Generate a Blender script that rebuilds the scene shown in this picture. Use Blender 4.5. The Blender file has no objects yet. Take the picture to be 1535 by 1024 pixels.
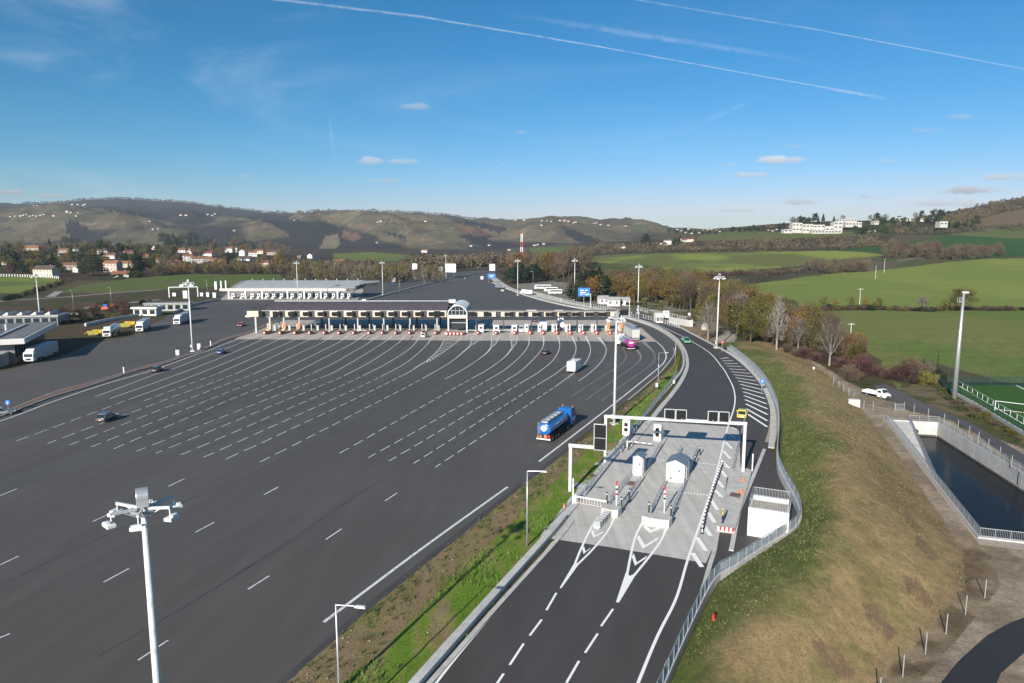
import bpy, bmesh, math, random
import numpy as np
from mathutils import Vector, Matrix
random.seed(7); rng = np.random.default_rng(7)
sc = bpy.context.scene
C = sc.collection
# ------------------------------------------------------------ camera
H = 33.0; F = 1023.3; TH = math.atan(148/1023.3)
CT, ST = math.cos(TH), math.sin(TH)
cam_d = bpy.data.cameras.new('camera'); cam = bpy.data.objects.new('camera', cam_d); C.objects.link(cam)
cam.location = (0, 0, H); cam.rotation_euler = (math.pi/2 - TH, 0, 0)
cam_d.lens = 24.0; cam_d.sensor_width = 36.0; cam_d.clip_start = .5; cam_d.clip_end = 60000
sc.camera = cam
def ray(u, v):
    x = (u-767.5)/F; y = (512-v)/F
    return (x, CT + y*ST, -ST + y*CT)
def P(u, v, z=0.0):                       # point of the height plane z seen at (u, v)
    d = ray(u, v); t = (z-H)/d[2]
    return (d[0]*t, d[1]*t, z)
def PY(u, v, Y):                          # point at distance Y seen at (u, v)
    d = ray(u, v); t = Y/d[1]
    return (d[0]*t, Y, H + d[2]*t)
def zone(ox, oy, s):
    return lambda x, y: (ox + x*s, oy + y*s)
z1 = zone(0, 500, .19544); z2 = zone(240, 480, .19544); z3 = zone(500, 480, .19544); z4 = zone(740, 480, .19544)
z5 = zone(0, 650, .29316); z6 = zone(350, 620, .29316)
zA = zone(800, 560, .26076); zB = zone(840, 720, .23453); zC = zone(1000, 780, .34853); zE = zone(1180, 540, .23127)
zD = zone(1135, 480, .33898)
# ------------------------------------------------------------ materials
M = {}
def nd(nt, t, **kw):
    n = nt.nodes.new(t)
    for k, v in kw.items():
        if k.startswith('i_'):
            key = k[2:]
            key = int(key) if key.isdigit() else key.replace('_', ' ')
            n.inputs[key].default_value = v
        else: setattr(n, k, v)
    return n
def mathn(nt, op, a, b=None, clamp=False):
    n = nt.nodes.new('ShaderNodeMath'); n.operation = op; n.use_clamp = clamp
    for i, s in enumerate((a, b)):
        if s is None: continue
        if isinstance(s, (int, float)): n.inputs[i].default_value = s
        else: nt.links.new(s, n.inputs[i])
    return n.outputs[0]
def mixc(nt, fac, a, b, blend='MIX'):
    n = nt.nodes.new('ShaderNodeMix'); n.data_type = 'RGBA'; n.blend_type = blend
    for i, s in ((0, fac), (6, a), (7, b)):
        if isinstance(s, (int, float)): n.inputs[i].default_value = s
        elif isinstance(s, (tuple, list)): n.inputs[i].default_value = (*s[:3], 1)
        else: nt.links.new(s, n.inputs[i])
    return n.outputs[2]
def ramp(nt, fac, stops):
    n = nt.nodes.new('ShaderNodeValToRGB'); e = n.color_ramp.elements
    while len(e) < len(stops): e.new(.5)
    for q, (p, c) in zip(e, stops):
        q.position = p; q.color = (*c, 1) if len(c) == 3 else c
    nt.links.new(fac, n.inputs[0]); return n.outputs[0]
def noise(nt, scale, detail=4, vec=None, rough=.55, dist=0):
    n = nd(nt, 'ShaderNodeTexNoise'); n.inputs['Scale'].default_value = scale
    n.inputs['Detail'].default_value = detail; n.inputs['Roughness'].default_value = rough; n.inputs['Distortion'].default_value = dist
    if vec is None:
        g = nt.nodes.new('ShaderNodeNewGeometry'); vec = g.outputs['Position']
    nt.links.new(vec, n.inputs['Vector']); return n.outputs[0]
def mapping(nt, vec, scale=(1, 1, 1), rot=(0, 0, 0)):
    m = nt.nodes.new('ShaderNodeMapping'); m.inputs['Scale'].default_value = scale; m.inputs['Rotation'].default_value = rot
    nt.links.new(vec, m.inputs['Vector']); return m.outputs[0]
def new_mat(name, rough=.6, metal=0.0, spec=.5):
    m = bpy.data.materials.new(name); m.use_nodes = True; nt = m.node_tree
    b = nt.nodes['Principled BSDF']; b.inputs['Roughness'].default_value = rough; b.inputs['Metallic'].default_value = metal
    b.inputs['Specular IOR Level'].default_value = spec
    M[name] = m; return m, nt, b
def mat(name, col, rough=.6, metal=0.0, var=.18, scale=1.5, spec=.5, dirt=None, objvar=0.0, coat=0.0):
    m, nt, b = new_mat(name, rough, metal, spec)
    if coat: b.inputs['Coat Weight'].default_value = coat
    tc = nt.nodes.new('ShaderNodeTexCoord')
    f = noise(nt, scale, 5, tc.outputs['Object'])
    lo = tuple(c*(1-var) for c in col); hi = tuple(min(1, c*(1+var*.6)) for c in col)
    out = ramp(nt, f, [(.3, lo), (.7, hi)])
    if dirt:
        f2 = noise(nt, scale*3.1, 6, tc.outputs['Object'], .65)
        out = mixc(nt, ramp(nt, f2, [(.5, (0, 0, 0)), (.72, (dirt[3],)*3)]), out, dirt[:3])
    if objvar:
        oi = nt.nodes.new('ShaderNodeObjectInfo')
        k = mathn(nt, 'ADD', mathn(nt, 'MULTIPLY', oi.outputs['Random'], 2*objvar), 1-objvar)
        hsv = nt.nodes.new('ShaderNodeHueSaturation')
        nt.links.new(k, hsv.inputs['Value'])
        nt.links.new(mathn(nt, 'ADD', mathn(nt, 'MULTIPLY', oi.outputs['Random'], .07), .465), hsv.inputs['Hue'])
        nt.links.new(out, hsv.inputs['Color']); out = hsv.outputs[0]
    nt.links.new(out, b.inputs['Base Color'])
    return m
# asphalts
def asphalt(name, base, streak_dir, k=1.0, patch=.2, light=(.16, .16, .165), tyre=None):
    m, nt, b = new_mat(name, .72, 0, .35)
    g = nt.nodes.new('ShaderNodeNewGeometry'); pos = g.outputs['Position']
    st = mapping(nt, pos, (.35, .012, 1), (0, 0, streak_dir))
    a = noise(nt, 1.0, 5, st, .6)
    bnz = noise(nt, .03, 5, pos, .6)
    c = ramp(nt, a, [(.25, tuple(x*.82 for x in base)), (.75, tuple(x*1.16 for x in base))])
    c = mixc(nt, ramp(nt, bnz, [(.4, (0, 0, 0)), (.7, (patch,)*3)]), c, light)
    # lane strips laid in separate passes: tone jumps across the paving direction
    vs = nt.nodes.new('ShaderNodeSeparateXYZ'); nt.links.new(mapping(nt, pos, (1, 1, 1), (0, 0, streak_dir)), vs.inputs[0])
    w = nt.nodes.new('ShaderNodeTexWhiteNoise'); w.noise_dimensions = '1D'
    nt.links.new(mathn(nt, 'FLOOR', mathn(nt, 'DIVIDE', mathn(nt, 'ADD', vs.outputs[0], mathn(nt, 'MULTIPLY', bnz, 1.5)), 7.3)), w.inputs['W'])
    c = mixc(nt, mathn(nt, 'MULTIPLY', w.outputs[0], .42), c, tuple(x*.7 for x in base))
    lanes = mathn(nt, 'ABSOLUTE', mathn(nt, 'SINE', mathn(nt, 'ADD', mathn(nt, 'MULTIPLY', vs.outputs[0], .9), mathn(nt, 'MULTIPLY', noise(nt, .02, 3, pos), 9))))
    c = mixc(nt, mathn(nt, 'MULTIPLY', lanes, mathn(nt, 'MULTIPLY', noise(nt, .05, 4, pos), .5)), c, tuple(x*.68 for x in base))
    vr = nt.nodes.new('ShaderNodeTexVoronoi'); vr.feature = 'DISTANCE_TO_EDGE'; vr.inputs['Scale'].default_value = .05; dv = nt.nodes.new('ShaderNodeVectorMath'); dv.operation = 'ADD'
    nv = nt.nodes.new('ShaderNodeTexNoise'); nv.inputs['Scale'].default_value = .12; nv.inputs['Detail'].default_value = 5; nt.links.new(pos, nv.inputs['Vector']); sc_n = nt.nodes.new('ShaderNodeVectorMath'); sc_n.operation = 'SCALE'; sc_n.inputs['Scale'].default_value = 14; nt.links.new(nv.outputs['Color'], sc_n.inputs[0])
    nt.links.new(pos, dv.inputs[0]); nt.links.new(sc_n.outputs[0], dv.inputs[1]); nt.links.new(dv.outputs[0], vr.inputs['Vector'])
    crk = mathn(nt, 'MULTIPLY', mathn(nt, 'LESS_THAN', vr.outputs['Distance'], .0028), mathn(nt, 'GREATER_THAN', noise(nt, .018, 3, pos), .55))
    c = mixc(nt, mathn(nt, 'MULTIPLY', crk, .5), c, tuple(x*.5 for x in base))
    fine = noise(nt, 9, 3, pos, .7)
    c = mixc(nt, ramp(nt, fine, [(.35, (0, 0, 0)), (.75, (.35,)*3)]), c, tuple(x*1.5 for x in base))
    sp = noise(nt, .9, 6, pos, .75)
    c = mixc(nt, ramp(nt, sp, [(.62, (0, 0, 0)), (.7, (.5,)*3)]), c, tuple(x*.62 for x in base))
    nt.links.new(c, b.inputs['Base Color'])
    bp = nt.nodes.new('ShaderNodeBump'); bp.inputs['Strength'].default_value = .25; bp.inputs['Distance'].default_value = .02
    nt.links.new(noise(nt, 14, 3, pos), bp.inputs['Height']); nt.links.new(bp.outputs[0], b.inputs['Normal'])
    return m
asphalt('plaza_asphalt', (.086, .079, .071), math.radians(14), patch=.25)
asphalt('new_asphalt', (.062, .056, .052), math.radians(25), patch=.28, light=(.10, .10, .10))
asphalt('access_asphalt', (.030, .030, .033), math.radians(-40), patch=.3, light=(.12, .11, .10))
asphalt('worn_asphalt', (.085, .08, .075), math.radians(-40), patch=.4, light=(.2, .18, .15))
mat('seam', (.055, .053, .053), .85, var=.3, scale=.4)
mat('tyre', (.072, .066, .060), .75, var=.25, scale=.3)
mat('dark_patch', (.084, .078, .071), .72, var=.2, scale=.05)
# concrete of the lanes
def concrete(name, base, dirtc, scale=.4):
    m, nt, b = new_mat(name, .85, 0, .3)
    g = nt.nodes.new('ShaderNodeNewGeometry'); pos = g.outputs['Position']
    r = math.radians(24.8)
    st = mapping(nt, pos, (1.2, .06, 1), (0, 0, r))
    c = ramp(nt, noise(nt, 1, 6, st, .6), [(.3, tuple(x*.78 for x in base)), (.68, tuple(x*1.1 for x in base))])
    br = mapping(nt, pos, (.25, 2.6, 1), (0, 0, r))
    c = mixc(nt, ramp(nt, noise(nt, 1, 3, br, .5), [(.45, (0, 0, 0)), (.7, (.3,)*3)]), c, tuple(x*.72 for x in base))
    c = mixc(nt, ramp(nt, noise(nt, scale, 7, pos, .7), [(.52, (0, 0, 0)), (.74, (.55,)*3)]), c, dirtc)
    nt.links.new(c, b.inputs['Base Color']); return m
concrete('lane_concrete', (.52, .50, .46), (.33, .31, .28))
concrete('toll_concrete', (.46, .41, .355), (.32, .28, .24), .2)
mat('kerb', (.50, .49, .46), .85, var=.2, scale=.6, dirt=(.28, .26, .23, .5))
mat('wall_concrete', (.46, .46, .45), .8, var=.15, scale=.35, dirt=(.30, .29, .27, .5))
mat('old_concrete', (.33, .31, .29), .9, var=.25, scale=.5, dirt=(.15, .14, .12, .6))
mat('brown_pavers', (.17, .105, .08), .9, var=.3, scale=1.2, dirt=(.06, .05, .04, .7))
# worn paint
def paint(name, col, wear):
    m, nt, b = new_mat(name, .7, 0, .3)
    f = noise(nt, 2.2, 7, None, .75)
    c = ramp(nt, f, [(.24+wear*.3, tuple(x*.5 for x in col)), (.34+wear*.3, col)])
    nt.links.new(c, b.inputs['Base Color'])
paint('paint_new', (.86, .86, .84), .2); paint('paint_old', (.70, .70, .69), .5); paint('paint_faint', (.30, .30, .30), .5)
mat('steel_galv', (.52, .54, .56), .42, .6, .12, 2); mat('steel_white', (.60, .615, .625), .45, .1, .1, 1.0, dirt=(.42, .41, .38, .35))
mat('mast_paint', (.66, .68, .68), .5, .1, .12, .8, dirt=(.30, .29, .26, .6))
mat('steel_dark', (.045, .048, .055), .5, .3); mat('black', (.012, .012, .014), .55); mat('rubber', (.016, .016, .017), .8)
mat('white_paint', (.74, .74, .73), .35, 0, .06, coat=.4); mat('offwhite', (.58, .57, .545), .6, var=.1)
mat('cream', (.60, .49, .39), .6, var=.1, scale=.6); mat('cream_light', (.60, .52, .46), .6, var=.1)
mat('red', (.42, .03, .03), .5); mat('dark_red', (.22, .035, .035), .6); mat('orange', (.72, .20, .06), .6); mat('yellow', (.75, .48, .04), .5)
mat('yellow_green', (.42, .38, .07), .5); mat('blue_sign', (.02, .16, .50), .5); mat('blue_truck', (.012, .115, .36), .22, 0, .1, coat=.6)
mat('blue_car', (.02, .12, .30), .25, .2, coat=.6); mat('red_car', (.38, .02, .03), .25, .1, coat=.6); mat('grey_car', (.10, .11, .12), .28, .3, coat=.6)
mat('dark_car', (.035, .045, .055), .25, .3, coat=.6); mat('black_car', (.012, .012, .014), .2, .2, coat=.6); mat('silver_car', (.42, .44, .45), .3, .4, coat=.5)
mat('green_car', (.10, .38, .20), .35, coat=.4); mat('pale_yellow', (.72, .62, .12), .4); mat('purple', (.34, .03, .20), .35, coat=.4)
mat('steel_shiny', (.55, .60, .66), .22, .75, .1); mat('trailer_grey', (.46, .46, .43), .6, var=.08); mat('trailer_dark', (.20, .22, .24), .6, var=.1)
mat('orange_machine', (.65, .13, .03), .5)
mat('glass', (.02, .03, .035), .08, 0, .1, spec=.8); mat('screen', (.009, .010, .012), .55, spec=.2); mat('hut_roof', (.15, .19, .25), .5); mat('lens', (.75, .78, .8), .2)
mat('roof_purple', (.095, .078, .086), .5, 0, .2, .5, objvar=0); mat('roof_purple_light', (.20, .17, .175), .5, .2)
mat('roof_grey', (.36, .37, .37), .6, 0, .12, .4); mat('roof_flat', (.16, .16, .165), .8, var=.15, scale=.3, dirt=(.2, .2, .2, .5))
mat('tile_roof', (.22, .085, .05), .85, var=.3, scale=1.2, objvar=.3); mat('dark_tile', (.085, .06, .055), .85, var=.3, scale=1)
mat('render_wall', (.56, .49, .40), .85, var=.08, scale=.3, objvar=.18); mat('white_wall', (.62, .61, .58), .8, var=.06, scale=.3, objvar=.05)
mat('teal_metal', (.08, .22, .23), .3, .3, .2); mat('trunk_bark', (.085, .065, .05), .95, var=.35, scale=3); mat('pale_bark', (.25, .23, .20), .9, var=.3, scale=4)
mat('skin', (.45, .28, .2), .6); mat('navy', (.02, .03, .06), .8); mat('water_pipe', (.02, .02, .02), .9)
mat('shutter', (.14, .13, .12), .6, objvar=.3); mat('column_grey', (.42, .42, .41), .6, var=.15, scale=.5)
mat('silt', (.10, .085, .06), .9, var=.4, scale=2)
mat('stone_light', (.36, .31, .25), .95, var=.3, scale=2); mat('mesh_green', (.01, .07, .05), .6)
def leafmat(name, c1, c2, c3, ov=.25, trans=.25):
    m, nt, b = new_mat(name, .75, 0, .2)
    tc = nt.nodes.new('ShaderNodeTexCoord'); oi = nt.nodes.new('ShaderNodeObjectInfo')
    f = noise(nt, 5.5, 3, tc.outputs['Object'], .7)
    c = ramp(nt, f, [(.32, c1), (.5, c2), (.7, c3)])
    h = nt.nodes.new('ShaderNodeHueSaturation')
    nt.links.new(mathn(nt, 'ADD', mathn(nt, 'MULTIPLY', oi.outputs['Random'], 2*ov), 1-ov), h.inputs['Value'])
    wn = nt.nodes.new('ShaderNodeTexWhiteNoise'); wn.noise_dimensions = '1D'; nt.links.new(oi.outputs['Random'], wn.inputs['W'])
    nt.links.new(mathn(nt, 'ADD', mathn(nt, 'MULTIPLY', wn.outputs[0], .05), .475), h.inputs['Hue'])
    nt.links.new(c, h.inputs['Color']); nt.links.new(h.outputs[0], b.inputs['Base Color'])
leafmat('leaf_green', (.018, .030, .010), (.036, .055, .016), (.065, .085, .025))
leafmat('leaf_dark', (.007, .014, .009), (.014, .026, .014), (.026, .042, .02))
leafmat('leaf_olive', (.050, .050, .015), (.10, .092, .024), (.16, .135, .034))
leafmat('leaf_autumn', (.07, .04, .016), (.15, .085, .026), (.22, .14, .035))
leafmat('leaf_yellow', (.09, .07, .016), (.155, .12, .026), (.22, .17, .045))
leafmat('twig_brown', (.060, .045, .029), (.105, .080, .052), (.155, .12, .08))
leafmat('twig_grey', (.085, .072, .060), (.14, .12, .10), (.21, .185, .16))
leafmat('twig_white', (.13, .115, .10), (.20, .18, .155), (.29, .265, .23))
mat('residence_wall', (.46, .45, .42), .8, var=.08, scale=.05)
leafmat('twig_red', (.055, .03, .028), (.09, .05, .044), (.13, .08, .07))
# ------------------------------------------------------------ mesh builder
class MB:
    def __init__(s): s.v = []; s.f = []; s.m = []; s.mats = []
    def _mi(s, m):
        if m not in s.mats: s.mats.append(m)
        return s.mats.index(m)
    def add(s, vs, fs, m=None):
        o = len(s.v); s.v += [tuple(p) for p in vs]; s.f += [tuple(i+o for i in f) for f in fs]
        s.m += [s._mi(m) if m else 0]*len(fs); return s
    def box(s, c, d, rz=0, m=None, top=None, taper=(1, 1)):
        cx, cy, cz = c; dx, dy, dz = d[0]/2, d[1]/2, d[2]/2; co, si = math.cos(rz), math.sin(rz); vs = []
        for k in (-1, 1):
            tx, ty = taper if k == 1 else (1, 1)
            for i, j in ((-1, -1), (1, -1), (1, 1), (-1, 1)):
                x, y = i*dx*tx, j*dy*ty
                vs.append((cx+x*co-y*si, cy+x*si+y*co, cz+k*dz))
        return s.add(vs, [(3, 2, 1, 0), (4, 5, 6, 7), (0, 1, 5, 4), (1, 2, 6, 5), (2, 3, 7, 6), (3, 0, 4, 7)], m)
    def tube(s, p, q, r0, r1=None, n=8, m=None, cap=True):
        r1 = r0 if r1 is None else r1
        p, q = Vector(p), Vector(q); ax = (q-p).normalized()
        a = ax.orthogonal().normalized(); b = ax.cross(a); vs = []
        for c, r in ((p, r0), (q, r1)):
            for i in range(n):
                t = 2*math.pi*i/n; vs.append(c + a*math.cos(t)*r + b*math.sin(t)*r)
        fs = [(i, (i+1) % n, n+(i+1) % n, n+i) for i in range(n)]
        if cap: fs += [tuple(range(n-1, -1, -1)), tuple(range(n, 2*n))]
        return s.add(vs, fs, m)
    def bar(s, p, q, w, h, m=None):                      # rectangular bar from p to q
        p, q = Vector(p), Vector(q); ax = (q-p).normalized(); up = Vector((0, 0, 1))
        if abs(ax.z) > .95: up = Vector((0, 1, 0))
        sd = ax.cross(up).normalized(); u2 = sd.cross(ax); vs = []
        for c in (p, q):
            for i, j in ((-1, -1), (1, -1), (1, 1), (-1, 1)): vs.append(c + sd*i*w/2 + u2*j*h/2)
        return s.add(vs, [(3, 2, 1, 0), (4, 5, 6, 7), (0, 1, 5, 4), (1, 2, 6, 5), (2, 3, 7, 6), (3, 0, 4, 7)], m)
    def prism(s, pts, z0, z1, m=None):                   # polygon in plan
        n = len(pts); vs = [(x, y, z0) for x, y in pts] + [(x, y, z1) for x, y in pts]
        a = sum(pts[i][0]*pts[(i+1) % n][1]-pts[(i+1) % n][0]*pts[i][1] for i in range(n))
        if a < 0: vs = vs[:n][::-1] + vs[n:][::-1]
        return s.add(vs, [tuple(range(n-1, -1, -1)), tuple(range(n, 2*n))] + [(i, (i+1) % n, n+(i+1) % n, n+i) for i in range(n)], m)
    def side(s, prof, y0, y1, m=None):                   # profile in (x,z) drawn out along y
        n = len(prof); vs = [(x, y0, z) for x, z in prof] + [(x, y1, z) for x, z in prof]
        return s.add(vs, [tuple(range(n)), tuple(range(2*n-1, n-1, -1))] + [((i+1) % n, i, n+i, n+(i+1) % n) for i in range(n)], m)
    def sphere(s, c, r, n=8, k=5, m=None, sz=1):
        vs = [(c[0], c[1], c[2]+r*sz)]
        for j in range(1, k):
            t = math.pi*j/k
            for i in range(n):
                a = 2*math.pi*i/n; vs.append((c[0]+r*math.sin(t)*math.cos(a), c[1]+r*math.sin(t)*math.sin(a), c[2]+r*sz*math.cos(t)))
        vs.append((c[0], c[1], c[2]-r*sz)); L = len(vs)-1
        fs = [(0, 1+i, 1+(i+1) % n) for i in range(n)]
        for j in range(k-2):
            for i in range(n): fs.append((1+j*n+i, 1+(j+1)*n+i, 1+(j+1)*n+(i+1) % n, 1+j*n+(i+1) % n))
        fs += [(L, 1+(k-2)*n+(i+1) % n, 1+(k-2)*n+i) for i in range(n)]
        return s.add(vs, fs, m)
    def build(s, name, m=None, parent=None, bevel=0, smooth=False, org=None):
        me = bpy.data.meshes.new(name)
        vs = s.v
        loc = (0, 0, 0)
        if parent is None and org is None and vs:
            a = np.array(vs); loc = ((a[:, 0].min()+a[:, 0].max())/2, (a[:, 1].min()+a[:, 1].max())/2, a[:, 2].min())
            vs = (a-np.array(loc)).tolist()
        me.from_pydata(vs, [], s.f)
        mats = [q for q in s.mats if q is not None]
        if mats and m is None:
            for q in s.mats: me.materials.append(M[q])
            me.polygons.foreach_set('material_index', s.m)
        else: me.materials.append(M[m])
        if smooth:
            me.polygons.foreach_set('use_smooth', [True]*len(me.polygons))
        me.update()
        o = bpy.data.objects.new(name, me); C.objects.link(o); o.location = loc
        if parent is not None: o.parent = parent
        if bevel:
            b = o.modifiers.new('bevel', 'BEVEL'); b.width = bevel; b.segments = 2; b.limit_method = 'ANGLE'
        return o
def tag(o, label=None, cat=None, group=None, kind=None):
    if label: o['label'] = label
    if cat: o['category'] = cat
    if group: o['group'] = group
    if kind: o['kind'] = kind
    return o
def empty(name, loc, rz=0, label=None, cat=None, group=None, scale=None):
    o = bpy.data.objects.new(name, None); C.objects.link(o); o.location = loc; o.rotation_euler = (0, 0, rz)
    o.empty_display_size = .5
    if scale: o.scale = (scale,)*3 if isinstance(scale, (int, float)) else scale
    return tag(o, label, cat, group)
def copy_tree(o, parent=None):
    c = o.copy(); C.objects.link(c); c.parent = parent
    for k in ('label', 'group'):
        if parent is None and k in c: del c[k]
    for ch in list(o.children): copy_tree(ch, c)
    return c
def place(o, loc, rz=None, label=None, group=None, scale=None):
    o.location = loc
    if rz is not None: o.rotation_euler = (0, 0, rz)
    if scale is not None: o.scale = (scale,)*3 if isinstance(scale, (int, float)) else scale
    return tag(o, label, None, group)
ORD = ['', 'first', 'second', 'third', 'fourth', 'fifth', 'sixth', 'seventh', 'eighth', 'ninth', 'tenth', 'eleventh', 'twelfth', 'thirteenth', 'fourteenth',
       'fifteenth', 'sixteenth', 'seventeenth', 'eighteenth', 'nineteenth', 'twentieth']
def ordw(n):
    if n <= 20: return ORD[n]
    tens = {2: 'twenty', 3: 'thirty', 4: 'forty', 5: 'fifty', 6: 'sixty', 7: 'seventy', 8: 'eighty', 9: 'ninety'}
    if n < 100:
        t, r = divmod(n, 10)
        return tens[t] + ('-' + ORD[r] if r else '') if r else {2: 'twentieth', 3: 'thirtieth', 4: 'fortieth', 5: 'fiftieth', 6: 'sixtieth', 7: 'seventieth', 8: 'eightieth', 9: 'ninetieth'}[t]
    return 'hundred and ' + ordw(n-100)
def structure(o): o['kind'] = 'structure'; return o
def heading(a, b, z=0):
    p, q = P(*a, z), P(*b, z); return math.atan2(q[1]-p[1], q[0]-p[0])
def smooth_line(pts, step=2.0):
    """Catmull-Rom through plan points, resampled about every step metres"""
    pts = [np.array(p[:2], float) for p in pts]
    if len(pts) < 3: out = pts
    else:
        out = []
        q = [2*pts[0]-pts[1]] + pts + [2*pts[-1]-pts[-2]]
        for i in range(1, len(q)-2):
            n = 10
            for k in range(n):
                t = k/n; a, b, c, d = q[i-1], q[i], q[i+1], q[i+2]
                out.append(.5*((2*b)+(-a+c)*t+(2*a-5*b+4*c-d)*t*t+(-a+3*b-3*c+d)*t**3))
        out.append(pts[-1])
    d = [0]
    for a, b in zip(out, out[1:]): d.append(d[-1]+float(np.hypot(*(b-a))))
    n = max(2, int(d[-1]/step)+1)
    s = np.linspace(0, d[-1], n); X = np.array(out)
    return np.stack([np.interp(s, d, X[:, 0]), np.interp(s, d, X[:, 1])], 1)
def arc(line):
    d = np.r_[0, np.cumsum(np.hypot(*(line[1:]-line[:-1]).T))]; return d
def sub_line(line, s0, s1, step=1.0):
    d = arc(line); n = max(2, int((s1-s0)/step)+1); s = np.linspace(s0, s1, n)
    return np.stack([np.interp(s, d, line[:, 0]), np.interp(s, d, line[:, 1])], 1)
def normals(line):
    t = np.gradient(line, axis=0); t /= np.maximum(1e-9, np.hypot(t[:, 0], t[:, 1]))[:, None]
    return np.stack([-t[:, 1], t[:, 0]], 1)
def ribbon(mb, line, w, z, m=None, w1=None):
    nr = normals(line); n = len(line); ww = np.linspace(w, w if w1 is None else w1, n)[:, None]/2
    L, R = line+nr*ww, line-nr*ww
    vs = [(*p, z) for p in R] + [(*p, z) for p in L]
    mb.add(vs, [(i, i+1, n+i+1, n+i) for i in range(n-1)], m)
def solid_wall(mb, line, w, z0, z1, m=None, zf=None):     # wall following a plan line (zf: ground height along it)
    nr = normals(line); n = len(line); L, R = line+nr*w/2, line-nr*w/2
    base = [0]*n if zf is None else zf
    vs = []
    for k, (a, zz) in enumerate(((R, z0), (R, z1), (L, z1), (L, z0))):
        vs += [(p[0], p[1], zz+base[i]) for i, p in enumerate(a)]
    fs = []
    for i in range(n-1):
        for k in range(4):
            j = (k+1) % 4
            fs.append((k*n+i, k*n+i+1, j*n+i+1, j*n+i)[::-1])
    fs += [(0, n, 2*n, 3*n), (3*n+n-1, 2*n+n-1, n+n-1, n-1)]
    mb.add(vs, fs, m)
def pts(z, *l): return [P(*z(*p)) for p in l]
def poly(name, pl, z, m):
    mb = MB(); mb.add([(p[0], p[1], z) for p in pl], [tuple(range(len(pl)))])
    o = mb.build(name, m, org=1); o.data.update()
    bm = bmesh.new(); bm.from_mesh(o.data)
    for f in bm.faces:
        if f.normal.z < 0: f.normal_flip()
    bmesh.ops.triangulate(bm, faces=bm.faces); bm.to_mesh(o.data); bm.free()
    return structure(o)
# ------------------------------------------------------------ terrain
def vnoise(x, y, seed=0):
    xi = np.floor(x).astype(np.int64); yi = np.floor(y).astype(np.int64); fx = x-xi; fy = y-yi
    fx = fx*fx*(3-2*fx); fy = fy*fy*(3-2*fy)
    def h(a, b):
        n = (a*374761393 + b*668265263 + seed*144665) & 0xffffffff
        n = ((n ^ (n >> 13))*1274126177) & 0xffffffff
        return ((n ^ (n >> 16)) & 0xffff)/65535.0
    return (h(xi, yi)*(1-fx)+h(xi+1, yi)*fx)*(1-fy)+(h(xi, yi+1)*(1-fx)+h(xi+1, yi+1)*fx)*fy
def fbm(x, y, sc_, oct=4, seed=0):
    v = 0; a = .5; t = 0
    for i in range(oct): v = v + a*vnoise(x/sc_*2**i, y/sc_*2**i, seed+i); t += a; a *= .5
    return v/t
def sstep(a, b, x): t = np.clip((x-a)/(b-a), 0, 1); return t*t*(3-2*t)
US = np.array([-300, 0, 200, 440, 600, 720, 800, 860, 950, 1040, 1150, 1250, 1350, 1450, 1535, 1850], float)
Y0 = [480, 480, 480, 480, 560, 860, 700, 450, 420, 380, 345, 345, 345, 345, 345, 345]
PROF = [  # (v, Y) along US
 [(412, 650), (412, 650), (412, 650), (412, 650), (406, 760), (400, 950), (398, 900), (395, 800), (400, 700), (412, 560), (424, 520), (412, 580), (403, 620), (389, 700), (385, 720), (380, 720)],
 [(374, 1000), (375, 1000), (373, 1000), (385, 1000), (394, 1050), (396, 1060), (391, 1100), (385, 1000), (380, 950), (377, 900), (378, 850), (375, 850), (375, 800), (372, 800), (376, 800), (376, 800)],
 [(370, 1400), (372, 1400), (370, 1400), (382, 1500), (386, 1500), (386, 1700), (378, 1700), (369, 1500), (363, 1300), (352, 1200), (349, 1100), (348, 1100), (352, 1000), (347, 1050), (351, 1000), (350, 1000)],
 [(370, 2200), (370, 2200), (371, 2200), (372, 2200), (373, 2200), (373, 2300), (368, 2300), (364, 2300), (361, 2200), (345, 1400), (336, 1300), (331, 1250), (329, 1250), (311, 1400), (297, 1500), (285, 1500)],
 [(324, 3200), (324, 3200), (323, 3200), (338, 3200), (334, 3200), (345, 3200), (344, 3300), (342, 3400), (346, 3300), (356, 3200), (356, 3200), (356, 3200), (356, 3200), (356, 3200), (356, 3200), (356, 3200)],
 [(320, 3700), (320, 3700), (320, 3700), (335, 3700), (330, 3700), (342, 3700), (342, 3700), (340, 3700), (345, 3700), (352, 3700), (356, 3700), (356, 3700), (356, 3700), (356, 3700), (356, 3700), (356, 3700)],
]
CREST = [(-300, 310), (0, 304), (60, 306), (100, 304), (130, 300), (185, 298), (260, 302), (330, 310), (400, 319), (440, 320), (480, 317), (560, 317), (640, 320), (680, 324), (700, 328), (760, 331), (830, 332), (900, 334), (960, 339), (1000, 341), (1060, 343), (1100, 348), (1200, 356), (1850, 356)]
def zof(v, Y): return H - (v-512.0+148.0)*Y/1034.0*1.0 if False else H + Y*(-ST + (512-v)/F*CT)/(CT + (512-v)/F*ST)
cr_u = np.array([c[0] for c in CREST], float); cr_v = np.array([c[1] for c in CREST], float)
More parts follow.
